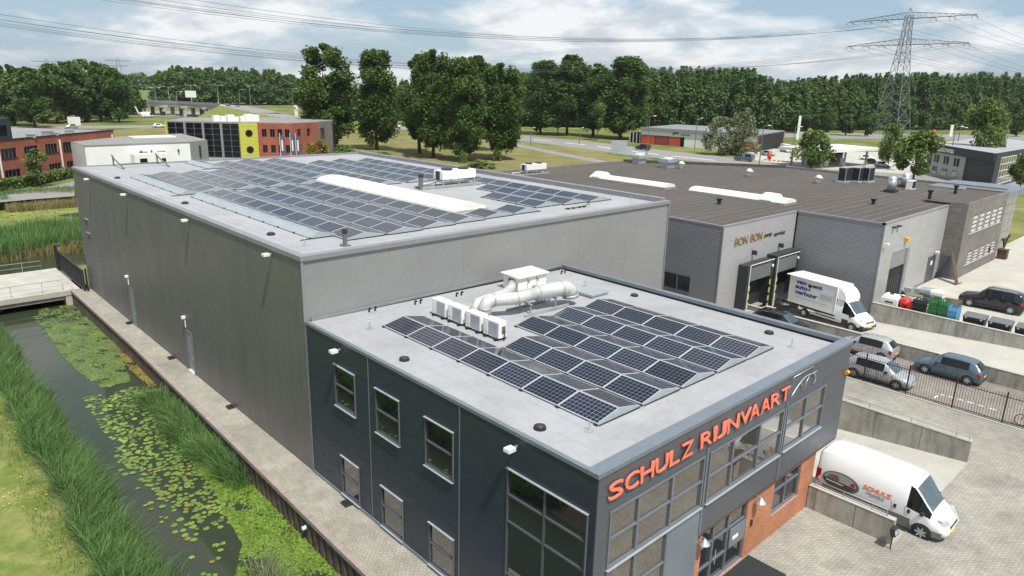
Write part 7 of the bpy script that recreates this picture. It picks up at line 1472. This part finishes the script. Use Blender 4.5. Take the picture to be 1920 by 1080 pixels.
for f, Lh in ((.915, 28.0), (.715, 27.0)):
    for sd in (-1, 1):
        b = MB(); z = HP*f; n = 9; hgt = HP*.045
        for q in (-1, 1):
            lo_ = [Vector((0, 0, z))+ar*sd*(1.2+(Lh-1.2)*k/n)+fw_*q*1.2*(1-k/n) for k in range(n+1)]; up_ = [p+Vector((0, 0, hgt*(1-k/n)+.15)) for k, p in enumerate(lo_)]
            for k in range(n): b.cyl(lo_[k], lo_[k+1], .14, n=4, caps=False).cyl(up_[k], up_[k+1], .10, n=4, caps=False).cyl(lo_[k], up_[k], .06, n=4, caps=False).cyl(lo_[k], up_[k+1], .06, n=4, caps=False)
        b.build('cross_arm', 'pylon', py, local=True)
        for fr in (.38, .66, .97):
            r_ = Vector((0, 0, z))+ar*sd*Lh*fr; o = MB()
            for dd_ in (-1, 1): o.cyl(r_, r_+fw_*dd_*3.2-Vector((0, 0, .7)), .13, n=6)
            o.build('insulator', 'cable', py, local=True); TIPS.append(pc+r_)
            o = MB(); o.tube([r_+fw_*3.2*math.cos(a)+Vector((0, 0, -.7-1.6*math.sin(a))) for a in np.linspace(0, math.pi, 9)], .045, 4); o.build('jumper', 'cable', py, local=True)
# conductors to the next tower, out of frame to the left and nearer, and onwards to the right
cg = 'high-voltage conductors'
def conductor(a, c, sag, lab):
    pts = [a+(c-a)*t+Vector((0, 0, -4*sag*t*(1-t))) for t in np.linspace(0, 1, 36)]; b = MB(); b.tube([p-a for p in pts], .05, 5); o = b.build('power_cable', 'cable'); o.location = a; tag(o, lab, 'cable', cg)
LEFT = V2(G(-330, 262, 0)); rel = LEFT-pc; sidev = Vector((-rel.y, rel.x, 0)).normalized(); sidev = sidev if sidev.dot(toC) > 0 else -sidev
for i, tp in enumerate(TIPS):
    arm = 'upper' if i < 6 else 'lower'; off = (tp-pc); al = off.dot(ar); e = LEFT+sidev*(-al*1.0)+Vector((0, 0, off.z-4+(i % 3)*1.2))
    nm = ['inner', 'middle', 'outer'][i % 3]; sd = 'left' if (i // 3) % 2 == 0 else 'right'
    conductor(tp-fw_*3.2*0-Vector((0, 0, .7)), e, 15, '%s conductor from the %s half of the %s pylon arm running left' % (nm, sd, arm))
    e2 = pc-rel*.9+sidev*(-al)+Vector((0, 0, off.z)); conductor(tp-Vector((0, 0, .7)), e2, 14, '%s conductor from the %s half of the %s pylon arm running right' % (nm, sd, arm))
# faint far pylons above the left wood
for u, lab in ((95, 'left'), (228, 'right')):
    p = G(u, 172, 0); t = thing('power_pylon', 'faint distant pylon above the left wood, %s one' % lab, 'pylon', (p.x, p.y, 0)); hz = zat(p.x, p.y, 108 if u > 100 else 110); b = MB()
    for s in (-1, 1): b.cyl((s*5, 0, 0), (s*.8, 0, hz), .35, .25, 5)
    b.build('mast', 'pylon', t, local=True); MB().box(-13, -.3, hz*.9, 13, .3, hz*.92).box(-9, -.3, hz*.75, 9, .3, hz*.77).build('cross_arm', 'pylon', t, local=True)

# ================================================================== LAMP POSTS, SIGNS, TRAFFIC
def lamp(u, vb, vt, lab, zb=0.0, double=True, arm=2.0, group='tall street lamps', m_='galv'):
    p = G(u, vb, zb); h = zat(p.x, p.y, vt)-zb; t = thing('street_lamp', lab, 'street lamp', (p.x, p.y, zb), 0, group); MB().cyl((0, 0, 0), (0, 0, h), .14, .08, 7).build('pole', m_, t, local=True)
    for s in ((-1, 1) if double else (1,)): q = _r*s*arm; MB().cyl((0, 0, h-.05), (q.x, q.y, h+.12), .06, n=5).build('arm', m_, t, local=True); e = q*1.35; MB().hexa([(q.x-.15, q.y-.15, h+.08), (e.x+.15, e.y-.15, h+.08), (e.x+.15, e.y+.15, h+.08), (q.x-.15, q.y+.15, h+.08)], [(q.x-.1, q.y-.1, h+.22), (e.x+.1, e.y-.1, h+.2), (e.x+.1, e.y+.1, h+.2), (q.x-.1, q.y+.1, h+.22)]).build('lamp_head', 'white_metal', t, local=True)
for i, (u, vb, vt, zb) in enumerate(((280, 217, 165, 0), (293, 192, 164, 6), (318, 192, 163, 6), (360, 192, 160, 6), (411, 203, 160, 4), (470, 200, 160, 2), (550, 205, 166, 2))): lamp(u, vb, vt, 'tall double street lamp by the overpass, %s from left' % orn[i], zb)
lamp(335, 222, 172, 'single street lamp post below the overpass', 0, False); lamp(450, 196, 168, 'single street lamp by the far wood', 2, False)
for i, (u, vb, vt) in enumerate(((1212, 297, 218), (1302, 280, 222), (1423, 312, 236), (1483, 305, 238), (1775, 330, 238), (1786, 318, 240))): lamp(u, vb, vt, 'dark street lamp on the road beyond the dark roof, %s from left' % orn[i], 0, False, 1.2, 'dark road lamps', 'grey_plastic')
lamp(995, 272, 240, 'thin lamp post beside the poplars on the verge', 0, False, .8, 'verge lamps', 'grey_plastic'); lamp(1086, 270, 240, 'thin lamp post between poplars and white hall', 0, False, .8, 'verge lamps', 'grey_plastic')
def sign(u, vb, vt, w, h, m_, lab, zb=0.0, name='road_sign', posts=1):
    p = G(u, vb, zb); z1 = zat(p.x, p.y, vt); t = thing(name, lab, 'sign', (p.x, p.y, zb)); hx = _r.x*w/2; hy = _r.y*w/2
    MB().hexa([(-hx, -hy, z1-h-zb), (hx, hy, z1-h-zb), (hx-.08*_r.y, hy+.08*_r.x, z1-h-zb), (-hx-.08*_r.y, -hy+.08*_r.x, z1-h-zb)], [(-hx, -hy, z1-zb), (hx, hy, z1-zb), (hx-.08*_r.y, hy+.08*_r.x, z1-zb), (-hx-.08*_r.y, -hy+.08*_r.x, z1-zb)]).build('board', m_, t, local=True)
    for s in ((0,) if posts == 1 else (-.8, .8)): MB().cyl((hx*s-.1*_r.y, hy*s+.1*_r.x, 0), (hx*s-.1*_r.y, hy*s+.1*_r.x, z1-zb-.1), .07, n=6).build('post', 'galv_dull', t, local=True)
sign(359, 194, 170, 5.0, 3.0, 'plaster_white', 'white roadside board on the overpass', 6.0); sign(140, 236, 219, 4.5, 3.0, 'plaster_white', 'white square board before the left wood'); sign(163, 228, 207, 2.4, 6.0, 'ink_blue', 'tall blue banner sign before the left wood', posts=2)
sign(307, 226, 209, 2.2, 1.6, 'office_dark', 'small dark sign board left of the dark glass office'); sign(1160, 288, 263, 4.4, 3.8, 'frame_pale', 'pale billboard on two posts beside the road', posts=2); sign(1506, 290, 247, 4.0, 1.6, 'deflector', 'pale name sign above the trees at the filling station'); sign(1495, 262, 217, 1.0, 9.0, 'plaster_white', 'tall narrow white pillar sign before the right wood'); sign(1780, 268, 234, 1.2, 4.5, 'plaster_white', 'white pillar sign beside the car wash')
sign(556, 222, 197, 1.5, 7, 'plaster_white', 'narrow white sign post by the slip road', 1.0); sign(400, 216, 205, 3, 1.2, 'deflector', 'small pale sign below the overpass')
gp = thing('sign_gantry', 'white sign gantry over the motorway below the overpass', 'gantry', G(262, 217)); p0, p1 = G(262, 217), G(222, 214); hz = zat(p0.x, p0.y, 200); MB().cyl((0, 0, 0), (-1.5, 0, hz), .35, n=6).build('post', 'white_metal', gp, local=True); q = V2(p1)-V2(p0); MB().cyl((-1.5, 0, hz), (q.x-1.5, q.y, hz), .35, n=6).build('beam', 'white_metal', gp, local=True)
# cars and vans on the roads
def hdg(u0, v0, u1, v1): a, c = G(u0, v0), G(u1, v1); return math.atan2(c.y-a.y, c.x-a.x)
def on_road(fn, u, v, rz, lab, paint, z=.03, **k): p = G(u, v); return fn(lab, paint, (p.x, p.y, z), rz, **k)
rr_ = hdg(1373, 302, 1185, 284)
on_road(suv, 1205, 281, rr_, 'black car driving on the road before the white and red hall', 'black_paint')
p = G(1395, 302); panel_van('dark grey van driving on the road left of the green street tree', (p.x, p.y, .03), rr_, 4.9, 1.9, 1.95, paint='blue_paint', windows=True)
on_road(hatchback, 1878, 340, hdg(1850, 341, 1570, 323)+math.pi, 'bright blue car on the road at the right picture edge', 'bright_blue_paint')
on_road(hatchback, 1440, 292, hdg(1400, 290, 1470, 296), 'silver car parked at the side of the white and red hall', 'silver_paint', .02, estate=True)
p = G(1473, 285); panel_van('white van parked right of the white and red hall', (p.x, p.y, .02), hdg(1440, 280, 1480, 290), 5.4, 2.0, 2.4)
for u, v, m_, lab in ((1555, 300, 'white_paint', 'white car at the filling station forecourt, leftmost'), (1636, 308, 'black_paint', 'dark car at the filling station pumps'), (1655, 314, 'silver_paint', 'silver-green car in front of the filling station'), (1625, 300, 'white_paint', 'white car under the filling station canopy')): on_road(hatchback, u, v, hdg(1555, 300, 1640, 305), lab, m_, .02)
on_road(hatchback, 742, 239, hdg(700, 236, 893, 251), 'white car on the road seen between two poplars', 'white_paint', .04); on_road(hatchback, 298, 239, hdg(100, 239, 310, 236), 'white car on the slip road left of the dark glass office', 'white_paint', .03); on_road(hatchback, 134, 241, hdg(310, 236, 100, 239), 'silver car on the slip road above the red brick building', 'silver_paint', .03)
p = G(275, 221); panel_van('white van on the motorway below the overpass', (p.x, p.y, .03), hdg(120, 216, 260, 212), 6.0, 2.1, 2.5)
for u, v, z, m_, lab in ((428, 200, 5.4, 'black_paint', 'dark car on the overpass ramp, left of two'), (446, 203, 4.8, 'black_paint', 'dark car on the overpass ramp, right of two'), (262, 187.5, 6.0, 'silver_paint', 'grey car on the overpass')):
    p = G(u, v, z); hatchback(lab, m_, (p.x, p.y, z-.1), hdg(430, 200, 480, 212))
on_road(suv, 1750, 250, 0.3, 'orange vehicle on the far motorway', 'orange_paint', .03); on_road(hatchback, 1519, 246, .2, 'yellow car on the far motorway', 'yellow_paint', .03)
bs = thing('barrier', 'red and white striped barrier before the forecourt', 'barrier', G(1430, 304)); a, c = G(1428, 303), G(1488, 308); n = 14
for k in range(n): p0, p1 = a+(c-a)*k/n, a+(c-a)*(k+.96)/n; MB().cyl((p0.x, p0.y, .55), (p1.x, p1.y, .55), .14, n=6).build('segment', 'red_paint' if k % 2 else 'white_metal', bs)
for k in range(5): p0 = a+(c-a)*k/4; MB().cyl((p0.x, p0.y, 0), (p0.x, p0.y, .55), .05, n=6).build('post', 'galv', bs)
p = G(1442, 299); t = thing('waste_bin', 'red bin standing on the forecourt by the striped barrier', 'bin', (p.x, p.y, .02)); MB().cyl((0, 0, 0), (0, 0, 1.6), .5, .55, 12).build('body', 'red_paint', t, True, local=True); MB().cyl((0, 0, 1.6), (0, 0, 1.95), .58, .3, 12).build('lid', 'red_paint', t, local=True)
# ================================================================== AIR
def haze():
    m = bpy.data.materials.new('haze'); m.use_nodes = True; N = m.node_tree.nodes; N.clear(); o = N.new('ShaderNodeOutputMaterial'); v = N.new('ShaderNodeVolumePrincipled')
    v.inputs['Density'].default_value = 0.00007; v.inputs['Color'].default_value = (0.95, 0.97, 1.0, 1); v.inputs['Anisotropy'].default_value = 0.3
    m.node_tree.links.new(v.outputs[0], o.inputs['Volume']); M['haze'] = m
    tag(MB().box(-2600, -700, -3.6, 3600, 4100, 80).build('haze', 'haze'), 'thin pale summer haze over the whole place', 'haze', kind='stuff')
haze()
